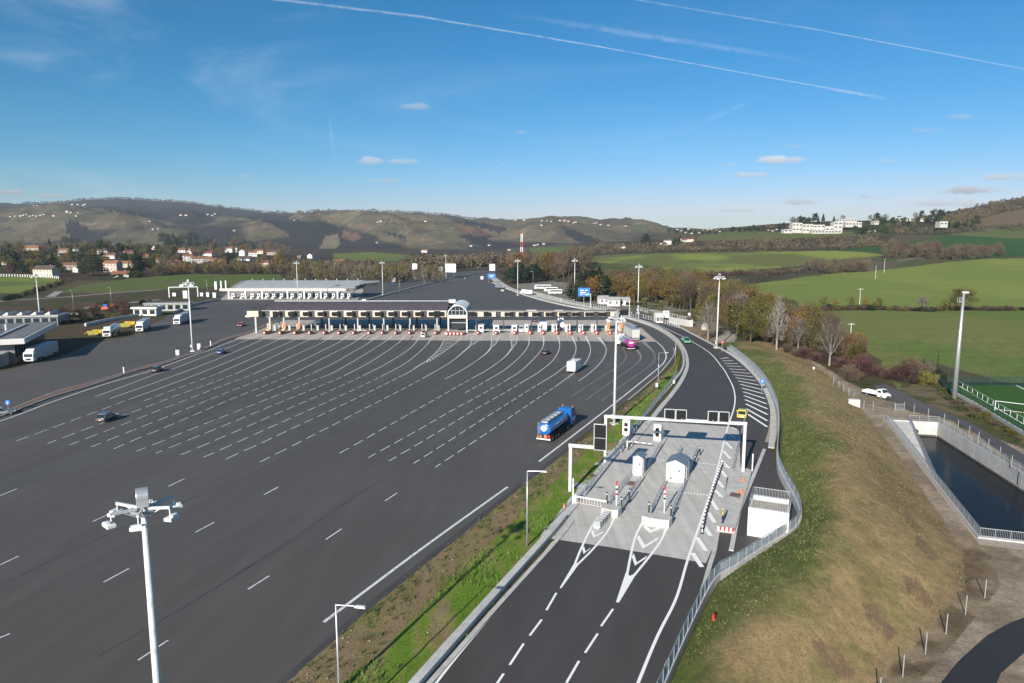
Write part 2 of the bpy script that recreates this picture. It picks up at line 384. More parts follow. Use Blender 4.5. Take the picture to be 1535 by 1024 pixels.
# mound beside the new road, as height-carrying plan lines (each is a function of distance Y)
def hline(l): 
    a = np.array([P(u, v, z) for u, v, z in l]); a = a[np.argsort(a[:, 1])]; return a
W_ = hline([(1078, 512, 0), (1092, 522, .6), (1120, 542, .8), (1147, 570, .8), (1165, 606, .8), (1170, 640, .8), (1168, 690, .8), (1180, 722, .8), (1199, 757, .8), (1199, 789, .8), (1150, 822, .8), (1104, 852, .8), (1074, 874, .6), (1040, 940, .6), (1003, 1024, .6), (960, 1120, .6)])
K_ = hline([(1100, 508, 0), (1135, 521, 1.0), (1180, 545, 2.2), (1215, 580, 3.0), (1243, 630, 3.3), (1262, 700, 3.3), (1262, 770, 3.0), (1215, 850, 2.6), (1140, 940, 2.3), (1080, 1024, 2.0), (1020, 1120, 2)])
T_ = hline([(1170, 508, 0), (1200, 532, -1.2), (1243, 562, -2), (1300, 622, -2), (1352, 690, -2), (1402, 762, -2), (1444, 822, -2), (1452, 880, -2), (1385, 955, -2.2), (1315, 1026, -2.2), (1220, 1130, -2.2)])
YFAR0, YFAR1 = 195.0, 330.0
def height(a, Y):
    """ground height at tan-azimuth a and distance Y (arrays)"""
    a = np.asarray(a, float); Y = np.asarray(Y, float); X = a*Y
    u = 767.5 + a*F*1.0105
    ks = [(np.interp(u, US, Y0), np.zeros_like(u))]
    for p in PROF:
        v = np.interp(u, US, [q[0] for q in p]); yy = np.interp(u, US, [q[1] for q in p]); ks.append((yy, zof(v, yy)))
    vc = np.interp(u, cr_u, cr_v); vc = vc + (vnoise(u/9, u*0, 5)-.5)*1.6
    yc = np.full_like(u, 5000.0); ks.append((yc, zof(vc, yc))); ks.append((yc+4000, np.zeros_like(u)))
    z = np.zeros_like(Y)
    for (ya, za), (yb, zb) in zip(ks, ks[1:]):
        t = np.clip((Y-ya)/(yb-ya), 0, 1); s = t*t*(3-2*t)*.5+t*.5
        z = np.where(Y >= ya, za + (zb-za)*s, z)
    # relief of the far hills
    hm = sstep(2200, 2900, Y)*sstep(4500, 3500, Y)*sstep(1060, 960, u)
    r1 = 1-np.abs(2*fbm(X+Y*.25, Y*.55, 620, 4, 11)-1)*1.7
    z = z + hm*((r1-.45)*92) + hm*(fbm(X, Y, 170, 4, 3)-.5)*50
    for (u0, v0, u1, v1, dep, wd) in GULLIES:
        pass
    # gentle undulation of the fields
    fm = sstep(360, 560, Y)*sstep(2200, 1500, Y)
    z = z + fm*(fbm(X, Y, 180, 3, 8)-.5)*np.clip(Y/400, 0, 3)
    # low yard on the right and the mound
    xw = np.interp(Y, W_[:, 1], W_[:, 0]); zw = np.interp(Y, W_[:, 1], W_[:, 2])
    xk = np.interp(Y, K_[:, 1], K_[:, 0]); zk = np.interp(Y, K_[:, 1], K_[:, 2])
    xt = np.interp(Y, T_[:, 1], T_[:, 0]); zt = np.interp(Y, T_[:, 1], T_[:, 2])
    low = -2.0*sstep(YFAR1, YFAR0, Y)
    zt = np.maximum(zt, low-.3)
    b = (fbm(X, Y, 7, 4, 21)-.5)
    t1 = np.clip((X-xw)/(xk-xw), 0, 1); t2 = np.clip((X-xk)/(xt-xk), 0, 1)
    s1 = np.sin(t1*math.pi/2); s2 = t2*t2*(3-2*t2)*.6+t2*.4
    zm = np.where(X < xk, zw+(zk-zw)*s1, zk+(zt-zk)*s2)
    zm = zm + b*.35*np.minimum(1, np.minimum((X-xw)/2, 6))*np.where(X < xt, 1, 0)*np.clip((xt-X)/3, 0, 1)
    zr = np.where(X < xt, zm, np.where(X < xt+6, zt+(low-zt)*np.clip((X-xt)/6, 0, 1), low))
    near = (Y < YFAR1) & (X > xw) & (Y > 36)
    z = np.where(near, np.where(Y < W_[-1, 1], zr, np.where(X > xt, low, 0)), z)
    # shelf of the sports pitch and its bank (right edge)
    return z
GULLIES = []
NA, AX = 1050, .98
a_ax = np.linspace(-AX, AX, NA)
ys = [36.0]
while ys[-1] < 9000: ys.append(ys[-1]*(1.0075 if ys[-1] < 400 else 1.011))
y_ax = np.array(ys); NY = len(ys)
AA, YY = np.meshgrid(a_ax, y_ax)
ZZ = height(AA, YY); XX = AA*YY
_dep = YY*CT-(ZZ-H)*ST; UU = 767.5+F*XX/_dep; VV = 512-F*(YY*ST+(ZZ-H)*CT)/_dep
def hz(X, Y):                                    # ground height, bilinear in the grid
    a = X/Y; i = np.clip(np.searchsorted(y_ax, Y)-1, 0, NY-2); fy = (Y-y_ax[i])/(y_ax[i+1]-y_ax[i])
    g = (a+AX)/(2*AX)*(NA-1); j = int(np.clip(g, 0, NA-2)); fx = g-j
    return float((ZZ[i, j]*(1-fx)+ZZ[i, j+1]*fx)*(1-fy)+(ZZ[i+1, j]*(1-fx)+ZZ[i+1, j+1]*fx)*fy)
def ground_at(u, v, ymin=40):                    # where the line of sight through (u, v) meets the ground
    d = ray(u, v); a = d[0]/d[1]; g = (a+AX)/(2*AX)*(NA-1); j = int(np.clip(g, 0, NA-2)); fx = g-j
    col = ZZ[:, j]*(1-fx)+ZZ[:, j+1]*fx; rz = H + y_ax*d[2]/d[1]
    k = np.nonzero((rz < col) & (y_ax > ymin))[0]
    if len(k) == 0: return None
    k = k[0]; k0 = max(k-1, 0); e0 = rz[k0]-col[k0]; e1 = rz[k]-col[k]; t = e0/(e0-e1) if e0 != e1 else 0
    Y = y_ax[k0]+(y_ax[k]-y_ax[k0])*t
    return (a*Y, Y, col[k0]+(col[k]-col[k0])*t)
def at(u, Y):                                    # ground point in direction u at distance Y
    a = (u-767.5)/(F*1.0105); X = a*Y; return (X, Y, hz(X, Y))
def px2m(p, n=1): return n*(p[1]*CT+(H-p[2])*ST)/F
# ---- land cover, one colour per ground vertex (albedo of what grows there)
def inside(poly, U, V):
    r = np.zeros(U.shape, bool); n = len(poly)
    bb = (U > min(p[0] for p in poly)) & (U < max(p[0] for p in poly)) & (V > min(p[1] for p in poly)) & (V < max(p[1] for p in poly))
    idx = np.nonzero(bb); u, v = U[idx], V[idx]; q = np.zeros(u.shape, bool)
    for i in range(n):
        x0, y0 = poly[i]; x1, y1 = poly[(i+1) % n]
        if y0 == y1: continue
        c = ((y0 > v) != (y1 > v)) & (u < (x1-x0)*(v-y0)/(y1-y0)+x0); q ^= c
    r[idx] = q; return r
col = np.zeros((NY, NA, 3)); col[:] = (.085, .075, .04)
msk = np.zeros((NY, NA))                         # 1: vineyard hills 0.5: field .. used by the shader
U2 = UU + (fbm(XX, YY, 12, 2, 1)-.5)*np.clip(3000/YY, 0, 12); V2 = VV + (fbm(XX, YY, 12, 2, 2)-.5)*np.clip(900/YY, 0, 5)
G1 = (.205, .245, .05); G2 = (.16, .20, .044); G3 = (.11, .145, .036); GD = (.03, .08, .022); TAN = (.175, .135, .075); BR = (.062, .050, .036)
def cover(poly, c, mix=None, m=None, ysel=None):
    w = inside(poly, U2, V2)
    if ysel: w &= (YY > ysel[0]) & (YY < ysel[1])
    if mix is not None:
        c2, s, sd = mix; t = sstep(.42, .6, fbm(XX, YY, s, 4, sd))[..., None]
        cc = np.array(c)*(1-t)+np.array(c2)*t; col[w] = cc[w]
    else: col[w] = c
    if m is not None: msk[w] = m
far = YY > 2150
par = fbm(XX+300, YY*.7, 260, 2, 31)
# far hills: vineyard parcels with woods in the folds
relief = 1-np.abs(2*fbm(XX+YY*.25, YY*.55, 620, 4, 11)-1)*1.7
wood = sstep(.56, .42, relief+(fbm(XX, YY, 220, 3, 6)-.5)*.5)
wood = np.maximum(wood, sstep(4250, 4600, YY)*sstep(1060, 900, UU)*np.where(UU < 700, 1, .35))
wood = np.maximum(wood, sstep(330, 322, VV)*(UU < 330)*sstep(3400, 3900, YY)*.95)
vine = np.array((.142, .120, .094))*(1-par[..., None]*.4) + np.array((.02, .03, 0))*fbm(XX, YY, 400, 2, 77)[..., None]
woodc = np.array((.024, .026, .029))*np.ones_like(vine)
fc = vine*(1-wood[..., None]) + woodc*wood[..., None]
col[far] = fc[far]; msk[far] = (1-wood)[far]
for pl in [  # woods of the gorges seen on the slopes
 [(92, 333), (100, 352), (135, 366), (160, 365), (150, 352), (125, 340), (105, 331)], [(60, 302), (110, 306), (180, 318), (240, 330), (330, 322), (420, 335), (440, 322), (330, 309), (200, 297)],
 [(430, 352), (470, 372), (508, 378), (517, 365), (505, 340), (480, 333), (448, 335)], [(680, 352), (720, 350), (765, 372), (768, 380), (735, 376), (700, 362)],
 [(700, 330), (760, 342), (752, 352), (718, 340), (690, 338)], [(835, 338), (870, 350), (905, 365), (880, 368), (850, 355)], [(395, 322), (455, 332), (470, 340), (440, 352), (420, 345)],
 [(560, 345), (600, 352), (612, 362), (580, 352)], [(300, 340), (330, 342), (350, 350), (310, 348)], [(520, 355), (555, 372), (548, 380), (515, 364)]]:
    w = inside(pl, U2+(fbm(XX, YY, 90, 2, 3)-.5)*14, V2+(fbm(XX, YY, 90, 2, 4)-.5)*5) & far; col[w] = (.022, .027, .030); msk[w] = 0
for pl in [[(478, 372), (488, 354), (506, 350), (510, 366), (498, 378), (482, 378)]]:
    w = inside(pl, U2, V2) & far; col[w] = (.24, .20, .13); msk[w] = .3
for pl in [[(672, 335), (700, 338), (742, 352), (712, 355)], [(515, 345), (545, 355), (530, 362), (512, 356)]]:
    w = inside(pl, U2, V2) & far; col[w] = (.185, .105, .075)
nearf = YY <= 2150
# left: low ground, fields, village ground
cover([(-400, 370), (760, 370), (760, 412), (400, 418), (-400, 425)], (.045, .046, .026), ((.06, .04, .03), 30, 5), ysel=(300, 2150))
cover([(500, 380), (560, 378), (660, 386), (650, 393), (500, 391)], (.13, .165, .035), ysel=(400, 2150))
cover([(655, 412), (-400, 300), (-400, 300)], G3)
cover([(-400, 412), (0, 414), (62, 416), (95, 419), (60, 432), (0, 450), (-400, 480)], G2, (G3, 60, 2), .5)
cover([(78, 442), (120, 428), (240, 411), (420, 411), (430, 424), (340, 428), (160, 439)], (.085, .13, .030), ((.11, .12, .045), 40, 3), .5)
cover([(-400, 452), (60, 438), (160, 440), (340, 430), (345, 470), (235, 482), (100, 530), (-400, 600)], (.058, .062, .028), ((.085, .062, .042), 14, 9))
cover([(430, 405), (640, 405), (640, 412), (540, 421), (430, 424)], (.10, .10, .045), ((.07, .06, .035), 12, 9))
# right side, top down
cover([(1040, 350), (1110, 342), (1190, 334), (1300, 325), (1420, 318), (1535, 292), (1900, 270), (1900, 352), (1420, 352), (1200, 352)], (.050, .046, .028), ((.035, .042, .02), 40, 3), ysel=(500, 2150))
cover([(1050, 352), (1100, 346), (1180, 348), (1310, 346), (1330, 352), (1250, 360), (1150, 358), (1080, 362), (1040, 366)], (.095, .125, .032), ((.11, .12, .045), 50, 3), .5, (500, 2150))
cover([(1455, 330), (1535, 312), (1900, 300), (1900, 335), (1535, 336), (1430, 340)], (.13, .095, .06), None, .8, (500, 2150))
cover([(860, 352), (1040, 362), (1340, 352), (1340, 378), (860, 386)], (.06, .05, .033), ((.045, .046, .022), 20, 3), ysel=(500, 2150))
cover([(1240, 378), (1290, 371), (1360, 362), (1440, 350), (1490, 345), (1560, 344), (1900, 345), (1900, 386), (1560, 383), (1440, 388), (1330, 380), (1290, 380)], GD, ((.035, .085, .02), 90, 3), .5, (500, 2150))
cover([(1420, 352), (1470, 345), (1535, 343), (1900, 345), (1900, 362), (1535, 358)], (.10, .12, .035), None, .5, (500, 2150))
cover([(640, 400), (800, 388), (860, 384), (860, 400), (900, 440), (760, 405)], (.06, .05, .033), ysel=(500, 2150))
cover([(790, 372), (850, 370), (890, 372), (885, 381), (800, 381)], (.09, .14, .03), None, .5, (500, 2150))
cover([(842, 387), (930, 381), (1050, 378), (1250, 376), (1300, 378), (1330, 383), (1250, 390), (1220, 398), (1140, 409), (1060, 415), (1000, 405), (930, 396), (870, 392)], G1, ((.125, .135, .045), 70, 4), .5)
cover([(880, 398), (960, 396), (1040, 410), (1040, 440), (1000, 425), (940, 412)], (.085, .115, .035), ((.055, .09, .022), 25, 2), .5)
cover([(1040, 412), (1200, 398), (1250, 405), (1140, 425), (1060, 432)], (.075, .062, .042), ((.045, .05, .025), 10, 2))
cover([(1200, 398), (1250, 390), (1340, 386), (1400, 390), (1340, 404), (1250, 410)], (.062, .085, .03), ((.10, .085, .06), 15, 2))
cover([(1060, 440), (1100, 430), (1140, 424), (1250, 410), (1340, 403), (1420, 393), (1480, 388), (1900, 384), (1900, 460), (1535, 461), (1440, 461), (1380, 466), (1300, 456), (1230, 462), (1180, 462), (1090, 450)], (.20, .235, .052), ((.165, .21, .048), 60, 6), .5)
cover([(1180, 462), (1230, 462), (1300, 456), (1380, 464), (1440, 460), (1900, 460), (1900, 470), (1240, 470)], (.035, .030, .022))
cover([(1190, 470), (1240, 465), (1900, 466), (1900, 600), (1535, 580), (1405, 545), (1350, 590), (1320, 540), (1260, 500)], (.12, .17, .04), ((.155, .17, .052), 45, 6), .5)
cover([(1050, 425), (1190, 450), (1260, 500), (1330, 560), (1310, 585), (1240, 560), (1180, 535), (1090, 510), (1000, 480), (860, 455), (800, 440)], (.075, .065, .035), ((.05, .065, .022), 8, 5))
# yard, mound
gy = (YY < YFAR1); xt = np.interp(YY, T_[:, 1], T_[:, 0]); xw = np.interp(YY, W_[:, 1], W_[:, 0]); xk = np.interp(YY, K_[:, 1], K_[:, 0])
cover([(1185, 520), (1250, 560), (1330, 600), (1380, 590), (1440, 640), (1900, 800), (1900, 1300), (1200, 1300)], (.31, .255, .19), ((.23, .18, .13), 5, 4), ysel=(30, 240))
cover([(1350, 570), (1400, 560), (1420, 600), (1535, 660), (1900, 830), (1900, 760), (1535, 640), (1440, 590), (1395, 540), (1340, 560)], (.085, .08, .035), ((.17, .135, .085), 3, 4), ysel=(30, 260))
cover([(1330, 600), (1440, 625), (1535, 672), (1900, 850), (1900, 700), (1535, 640), (1420, 575), (1360, 570)], (.075, .082, .03), ((.15, .12, .075), 4, 4), ysel=(30, 260))
mm = gy & (XX > xw) & (XX < xt) & (YY < W_[-1, 1])
tm = np.clip((XX-xw)/(xk-xw), 0, 3); t2 = np.clip((XX-xk)/(xt-xk), 0, 1)
n1 = fbm(XX, YY, 9, 4, 41); n2 = fbm(XX, YY, 3.5, 4, 42); n3 = fbm(XX*1.0, YY*.35, 6, 3, 43)
dry = sstep(.42, 1.25, tm+(n1-.5)*1.5)
g_ = np.array((.10, .125, .034)); d_ = np.array((.27, .20, .10)); b_ = np.array((.19, .135, .07))
mc = g_*(1-dry[..., None])+d_*dry[..., None]
k = sstep(.55, .68, n2)[..., None]*.55; mc = mc*(1-k*.7)+np.array((.12, .135, .045))*k*.7
k = (sstep(.55, .7, n3)*sstep(.2, .6, t2))[..., None]*.7; mc = mc*(1-k)+b_*k
k = (sstep(.75, .98, t2))[..., None]*.75; mc = mc*(1-k)+np.array((.21, .155, .09))*k
col[mm] = mc[mm]
for pl in [[(1292, 905), (1312, 905), (1345, 950), (1330, 962), (1300, 930)], [(1350, 862), (1372, 868), (1402, 905), (1392, 912), (1360, 888)], [(1215, 955), (1250, 965), (1285, 1010), (1265, 1020), (1228, 990)], [(1375, 800), (1395, 822), (1410, 838), (1395, 838), (1372, 815)]]:
    w = inside(pl, U2, V2); col[w] = (.185, .13, .078)
w = gy & (XX > xt-.3) & (XX < xt+3.2) & (YY < 80); t = sstep(.4, .6, n2)[..., None]; cc = np.array((.15, .11, .07))*(1-t)+np.array((.25, .195, .13))*t; col[w] = cc[w]
# construction ground by the new road
cover([(1010, 480), (1085, 492), (1075, 515), (1040, 505), (1000, 487)], (.27, .19, .125), ((.20, .14, .09), 5, 4), ysel=(200, 330))
cover([(1085, 490), (1120, 470), (1125, 480), (1105, 500), (1098, 512), (1080, 512)], (.30, .27, .22), ysel=(200, 330))
# central parking area right of the motorway
cover([(775, 415), (850, 424), (900, 445), (960, 452), (1040, 462), (1105, 478), (1085, 492), (1000, 478), (900, 462), (800, 446), (775, 430)], (.21, .195, .17), ((.16, .15, .12), 12, 4), ysel=(200, 700))
cover([(880, 440), (960, 452), (1060, 470), (1090, 478), (1060, 480), (960, 466), (890, 452)], (.08, .095, .035), ((.20, .19, .16), 9, 4), ysel=(200, 700))
near_n = (fbm(XX, YY, 1.6, 3, 51)-.5)*.5*(YY < 260)
col *= (1+near_n)[..., None]
# holes where the basin is sunk: basin outline on the yard
BAS = [P(1330, 630, -2), P(1468, 806, -2), P(1600, 822, -2), P(1640, 770, -2), P(1407, 633, -2)]
def expand(pl, d):
    cx = sum(p[0] for p in pl)/len(pl); cy = sum(p[1] for p in pl)/len(pl)
    return [(cx+(p[0]-cx)*d, cy+(p[1]-cy)*d) for p in pl]
hole = inside(expand(BAS, 1.0), XX, YY)
idx = np.arange(NY*NA).reshape(NY, NA)
fa = np.stack([idx[:-1, :-1], idx[:-1, 1:], idx[1:, 1:], idx[1:, :-1]], -1).reshape(-1, 4)
hf = (hole[:-1, :-1] | hole[:-1, 1:] | hole[1:, 1:] | hole[1:, :-1]).reshape(-1)
fa = fa[~hf]
Zt = ZZ-.05
me = bpy.data.meshes.new('ground')
me.vertices.add(NY*NA); me.vertices.foreach_set('co', np.stack([XX, YY, Zt], -1).astype(np.float32).reshape(-1))
me.loops.add(len(fa)*4); me.loops.foreach_set('vertex_index', fa.reshape(-1).astype(np.int32))
me.polygons.add(len(fa)); me.polygons.foreach_set('loop_start', np.arange(0, len(fa)*4, 4, dtype=np.int32)); me.polygons.foreach_set('loop_total', np.full(len(fa), 4, np.int32))
me.polygons.foreach_set('use_smooth', np.ones(len(fa), bool)); me.update(calc_edges=True)
ca = me.color_attributes.new('cover', 'FLOAT_COLOR', 'POINT')
ca.data.foreach_set('color', np.concatenate([col, msk[..., None]], -1).astype(np.float32).reshape(-1))
ground = bpy.data.objects.new('ground', me); C.objects.link(ground); structure(ground)
m, nt, b = new_mat('ground_cover', .95, 0, .1)
vc = nt.nodes.new('ShaderNodeVertexColor'); vc.layer_name = 'cover'
g = nt.nodes.new('ShaderNodeNewGeometry'); pos = g.outputs['Position']
sep = nt.nodes.new('ShaderNodeSeparateXYZ'); nt.links.new(pos, sep.inputs[0])
isfar = mathn(nt, 'MULTIPLY', mathn(nt, 'SUBTRACT', sep.outputs[1], 1900), .002, True)
# vineyard parcels
vo = nt.nodes.new('ShaderNodeTexVoronoi'); vo.inputs['Scale'].default_value = .013
wob = mapping(nt, pos, (1, .6, 0), (0, 0, .5)); nt.links.new(wob, vo.inputs['Vector'])
sp2 = nt.nodes.new('ShaderNodeSeparateColor'); nt.links.new(vo.outputs['Color'], sp2.inputs[0])
parcel = ramp(nt, sp2.outputs[0], [(0, (.5, .54, .5)), (.3, (.8, .8, .72)), (.55, (1.15, .95, .85)), (.8, (.75, .92, .6)), (1, (1.4, 1.18, 1.0))])
pm = mathn(nt, 'MULTIPLY', isfar, vc.outputs['Alpha'])
c = mixc(nt, pm, vc.outputs['Color'], mixc(nt, 1.0, vc.outputs['Color'], parcel, 'MULTIPLY'))
vo2 = nt.nodes.new('ShaderNodeTexVoronoi'); vo2.feature = 'DISTANCE_TO_EDGE'; vo2.inputs['Scale'].default_value = .013; nt.links.new(wob, vo2.inputs['Vector'])
edge = mathn(nt, 'LESS_THAN', vo2.outputs['Distance'], .022)
wnz = noise(nt, .004, 2, pos)
c = mixc(nt, mathn(nt, 'MULTIPLY', mathn(nt, 'MULTIPLY', edge, pm), mathn(nt, 'GREATER_THAN', wnz, .52)), c, (.19, .165, .125))
c = mixc(nt, mathn(nt, 'MULTIPLY', mathn(nt, 'MULTIPLY', edge, pm), mathn(nt, 'LESS_THAN', wnz, .46)), c, (.04, .04, .03))
tw = nt.nodes.new('ShaderNodeTexWave'); tw.inputs['Scale'].default_value = .035; tw.inputs['Distortion'].default_value = 6; tw.inputs['Detail'].default_value = 3; tw.bands_direction = 'Z'
nt.links.new(pos, tw.inputs['Vector'])
c = mixc(nt, mathn(nt, 'MULTIPLY', pm, mathn(nt, 'MULTIPLY', tw.outputs[1], .35)), c, (.075, .065, .04))
vsn = noise(nt, .022, 5, pos, .75)
c = mixc(nt, mathn(nt, 'MULTIPLY', pm, ramp(nt, vsn, [(.5, (0, 0, 0)), (.6, (.8,)*3)])), c, (.062, .056, .04))
# wooded hill: speckle of crowns
sp = noise(nt, .06, 4, pos, .8)
wd = mathn(nt, 'MULTIPLY', isfar, mathn(nt, 'SUBTRACT', 1, vc.outputs['Alpha'], True))
c = mixc(nt, mathn(nt, 'MULTIPLY', wd, ramp(nt, sp, [(.45, (0, 0, 0)), (.62, (.7,)*3)])), c, (.052, .044, .040))
# near vegetation detail
nn = noise(nt, 1.1, 6, pos, .75); nf = noise(nt, 5.5, 4, pos, .8)
k = mathn(nt, 'ADD', mathn(nt, 'MULTIPLY', nn, 1.0), mathn(nt, 'MULTIPLY', nf, .9))
kk = ramp(nt, mathn(nt, 'MULTIPLY', k, .55), [(.32, (.45, .50, .45)), (.5, (.95, .95, .95)), (.68, (1.6, 1.5, 1.35))])
isn = mathn(nt, 'SUBTRACT', 1, isfar, True)
c = mixc(nt, mathn(nt, 'MULTIPLY', isn, mathn(nt, 'SUBTRACT', 1, mathn(nt, 'MULTIPLY', vc.outputs['Alpha'], 1.3), True)), c, mixc(nt, 1.0, c, kk, 'MULTIPLY'))
# tramlines and drill streaks of the fields
st = mapping(nt, pos, (.02, .35, 1), (0, 0, .35)); sn = noise(nt, 1, 3, st, .5)
c = mixc(nt, mathn(nt, 'MULTIPLY', isn, mathn(nt, 'MULTIPLY', vc.outputs['Alpha'], 1.2, True)), c, mixc(nt, 1.0, c, ramp(nt, sn, [(.3, (.84, .87, .84)), (.7, (1.15, 1.12, 1.15))]), 'MULTIPLY'))
nt.links.new(c, b.inputs['Base Color'])
bp = nt.nodes.new('ShaderNodeBump'); bp.inputs['Strength'].default_value = .5; bp.inputs['Distance'].default_value = .25
nt.links.new(mathn(nt, 'MULTIPLY', k, isn), bp.inputs['Height'])
bp2 = nt.nodes.new('ShaderNodeBump'); bp2.inputs['Strength'].default_value = .8; bp2.inputs['Distance'].default_value = 14
nt.links.new(mathn(nt, 'MULTIPLY', sp, wd), bp2.inputs['Height']); nt.links.new(bp.outputs[0], bp2.inputs['Normal'])
nt.links.new(bp2.outputs[0], b.inputs['Normal'])
me.materials.append(m)
# ------------------------------------------------------------ paved surfaces
PL = [(-260, 620), (0, 557), (31, 550), (100, 531), (135, 515), (200, 504), (235, 483), (262, 468), (300, 455), (330, 448), (330, 437), (540, 421), (600, 411), (650, 407), (700, 404), (735, 399), (754, 402)]
PRt = [(742, 408), (733, 414), (732, 419), (738, 426), (754, 434), (775, 441), (795, 447), (812, 450), (849, 459), (882, 465), (924, 472), (965, 483), (990, 495), (1010, 509), (1015, 524), (1012, 535), (1004, 546), (980, 567), (941, 600), (905, 628), (860, 664), (800, 709), (760, 741), (700, 788), (600, 868), (520, 935), (424, 1024), (330, 1110), (200, 1230), (-300, 1230)]
plaza = poly('plaza_road', [P(*q) for q in PL+PRt], 0.0, 'plaza_asphalt')
mbd = MB(); mbd.add([(p[0], p[1], .003) for p in pts(z5, (-200, 330), (-200, 255), (0, 232), (330, 130), (640, 20), (980, -70), (1100, -70), (760, 50), (420, 175), (130, 272), (0, 305))], [tuple(range(11))]); structure(mbd.build('resurfaced_asphalt', 'dark_patch', org=1))
# new road
NL = [(560, 1110), (640, 1024), (836, 806), (862, 778), (905, 728), (930, 698), (965, 640), (985, 614), (1008, 588), (1022, 566), (1027, 545), (1022, 524), (1008, 506), (985, 492), (960, 483), (940, 476)]
NR = [(950, 467), (985, 474), (1010, 486), (1040, 501), (1070, 516), (1100, 533), (1130, 560), (1149, 590), (1156, 620), (1156, 660), (1150, 676), (1161, 680), (1161, 700), (1180, 722), (1194, 755), (1194, 787), (1150, 815), (1100, 845), (1066, 868), (1036, 925), (992, 1024), (950, 1120)]
newroad = poly('new_road', [P(*q) for q in NL+NR], .004, 'new_asphalt')
concrete_pad = poly('concrete_lanes', [P(*q) for q in [zA(100, 950), zA(228, 790), zA(640, 272), zA(1130, 306), zA(1180, 330), zA(1190, 560), zA(1110, 600), zA(1075, 900), zB(930, 530), zB(620, 478), zB(300, 425)]], .009, 'lane_concrete')
toll_floor = poly('toll_apron', [P(*q) for q in [(352, 508.5), (372, 498), (392, 489), (430, 480), (930, 480), (945, 484), (962, 492), (985, 512.3)]], .006, 'toll_concrete')
r_ = math.radians(24.8)
access = poly('access_road', [P(u, v, -1.96) for u, v in [zE(560, 165), zE(640, 155), zE(740, 205), zE(860, 265), zE(1000, 330), zE(1180, 400), zE(1400, 530), zE(1535, 610), (1700, 760), (1700, 800), zE(1535, 690), zE(1400, 610), zE(1200, 455), zE(1060, 385), zE(900, 345), zE(800, 330), zE(720, 290), zE(600, 210)]], -1.985, 'worn_asphalt')
blackroad = poly('black_access_road', [P(u, v, -1.98) for u, v in [(1400, 1040), (1438, 992), (1480, 954), (1512, 936), (1552, 920), (1640, 890), (1700, 930), (1600, 960), (1540, 975), (1500, 1010), (1480, 1060)]], -1.95, 'access_asphalt')
slip = MB()
for l, w in (([(-60, 458), (20, 450), (100, 445), (200, 437), (300, 431), (345, 429)], 5), ([(75, 445), (90, 436), (105, 427), (122, 418), (135, 413)], 6), ([(60, 480), (120, 463), (200, 453), (240, 449)], 5)):
    ribbon(slip, smooth_line([P(*q) for q in l], 4), w*.8, -.02)
structure(slip.build('slip_road', 'old_concrete', org=1))
tracks = MB()
ribbon(tracks, smooth_line([P(*q)[:2] for q in [(1080, 512), (1095, 500), (1108, 487), (1118, 474), (1095, 466), (1040, 457), (960, 447), (900, 440)]], 4), 5, -.02)
structure(tracks.build('gravel_track', 'stone_light', org=1))
# ------------------------------------------------------------ verges (grass strips) as bumpy sheets
def verge(name, A, B, m, n=14, h=.35, step=.5, edge=.06, seed=3):
    A = smooth_line(A, step); B = smooth_line(B, step); k = min(len(A), len(B)); s = np.linspace(0, 1, max(len(A), len(B)))
    def rs(L): d = arc(L); d = d/d[-1]; return np.stack([np.interp(s, d, L[:, 0]), np.interp(s, d, L[:, 1])], 1)
    A, B = rs(A), rs(B); t = np.linspace(0, 1, n)[None, :, None]
    G = A[:, None]*(1-t)+B[:, None]*t; X, Y = G[..., 0], G[..., 1]
    tt = np.linspace(0, 1, n)[None, :]; env = np.minimum(1, np.minimum(tt, 1-tt)*5)
    Z = edge*env + h*env*fbm(X, Y, 3.0, 4, seed) + .004
    vs = np.stack([X, Y, Z], -1).reshape(-1, 3).tolist(); q = len(s)
    fs = [(i*n+j, (i+1)*n+j, (i+1)*n+j+1, i*n+j+1) for i in range(q-1) for j in range(n-1)]
    mb = MB(); mb.add(vs, fs); o = mb.build(name, m, org=1, smooth=True)
    bm = bmesh.new(); bm.from_mesh(o.data)
    for f in bm.faces:
        if f.normal.z < 0: f.normal_flip()
    bm.to_mesh(o.data); bm.free()
    return structure(o), G, Z
def grassmat(name, green, dry_, soil, axis_scale=.5, rot=0.0, bias=.5):
    m, nt, b = new_mat(name, .95, 0, .1)
    g = nt.nodes.new('ShaderNodeNewGeometry'); pos = g.outputs['Position']
    st = mapping(nt, pos, (axis_scale, axis_scale*.3, 1), (0, 0, rot))
    a = noise(nt, 1, 5, st, .7)
    c = ramp(nt, a, [(bias-.14, soil), (bias-.04, dry_), (bias+.06, green), (bias+.25, tuple(x*.75 for x in green))])
    f = noise(nt, 5, 5, pos, .8)
    c = mixc(nt, 1, c, ramp(nt, f, [(.3, (.5, .55, .5)), (.7, (1.45, 1.4, 1.3))]), 'MULTIPLY')
    nt.links.new(c, b.inputs['Base Color'])
    bp = nt.nodes.new('ShaderNodeBump'); bp.inputs['Strength'].default_value = .8; bp.inputs['Distance'].default_value = .2
    nt.links.new(f, bp.inputs['Height']); nt.links.new(bp.outputs[0], b.inputs['Normal'])
grassmat('verge_grass', (.14, .235, .03), (.25, .21, .085), (.28, .21, .125), .45, -math.radians(33), .455)
grassmat('verge_dry', (.11, .14, .04), (.24, .185, .095), (.26, .19, .12), .45, -math.radians(30), .56)
VA = [(330, 1112), (428, 1024), (524, 938), (604, 872), (704, 792), (763, 745), (803, 713), (863, 668), (908, 632), (944, 604), (983, 571), (1007, 549), (1015, 537), (1017, 526)]
VM = [(430, 1120), (520, 1024), (600, 948), (680, 868), (760, 790), (800, 752), (832, 722), (880, 676), (920, 640), (950, 612), (986, 578), (1009, 556), (1016, 541), (1018, 528)]
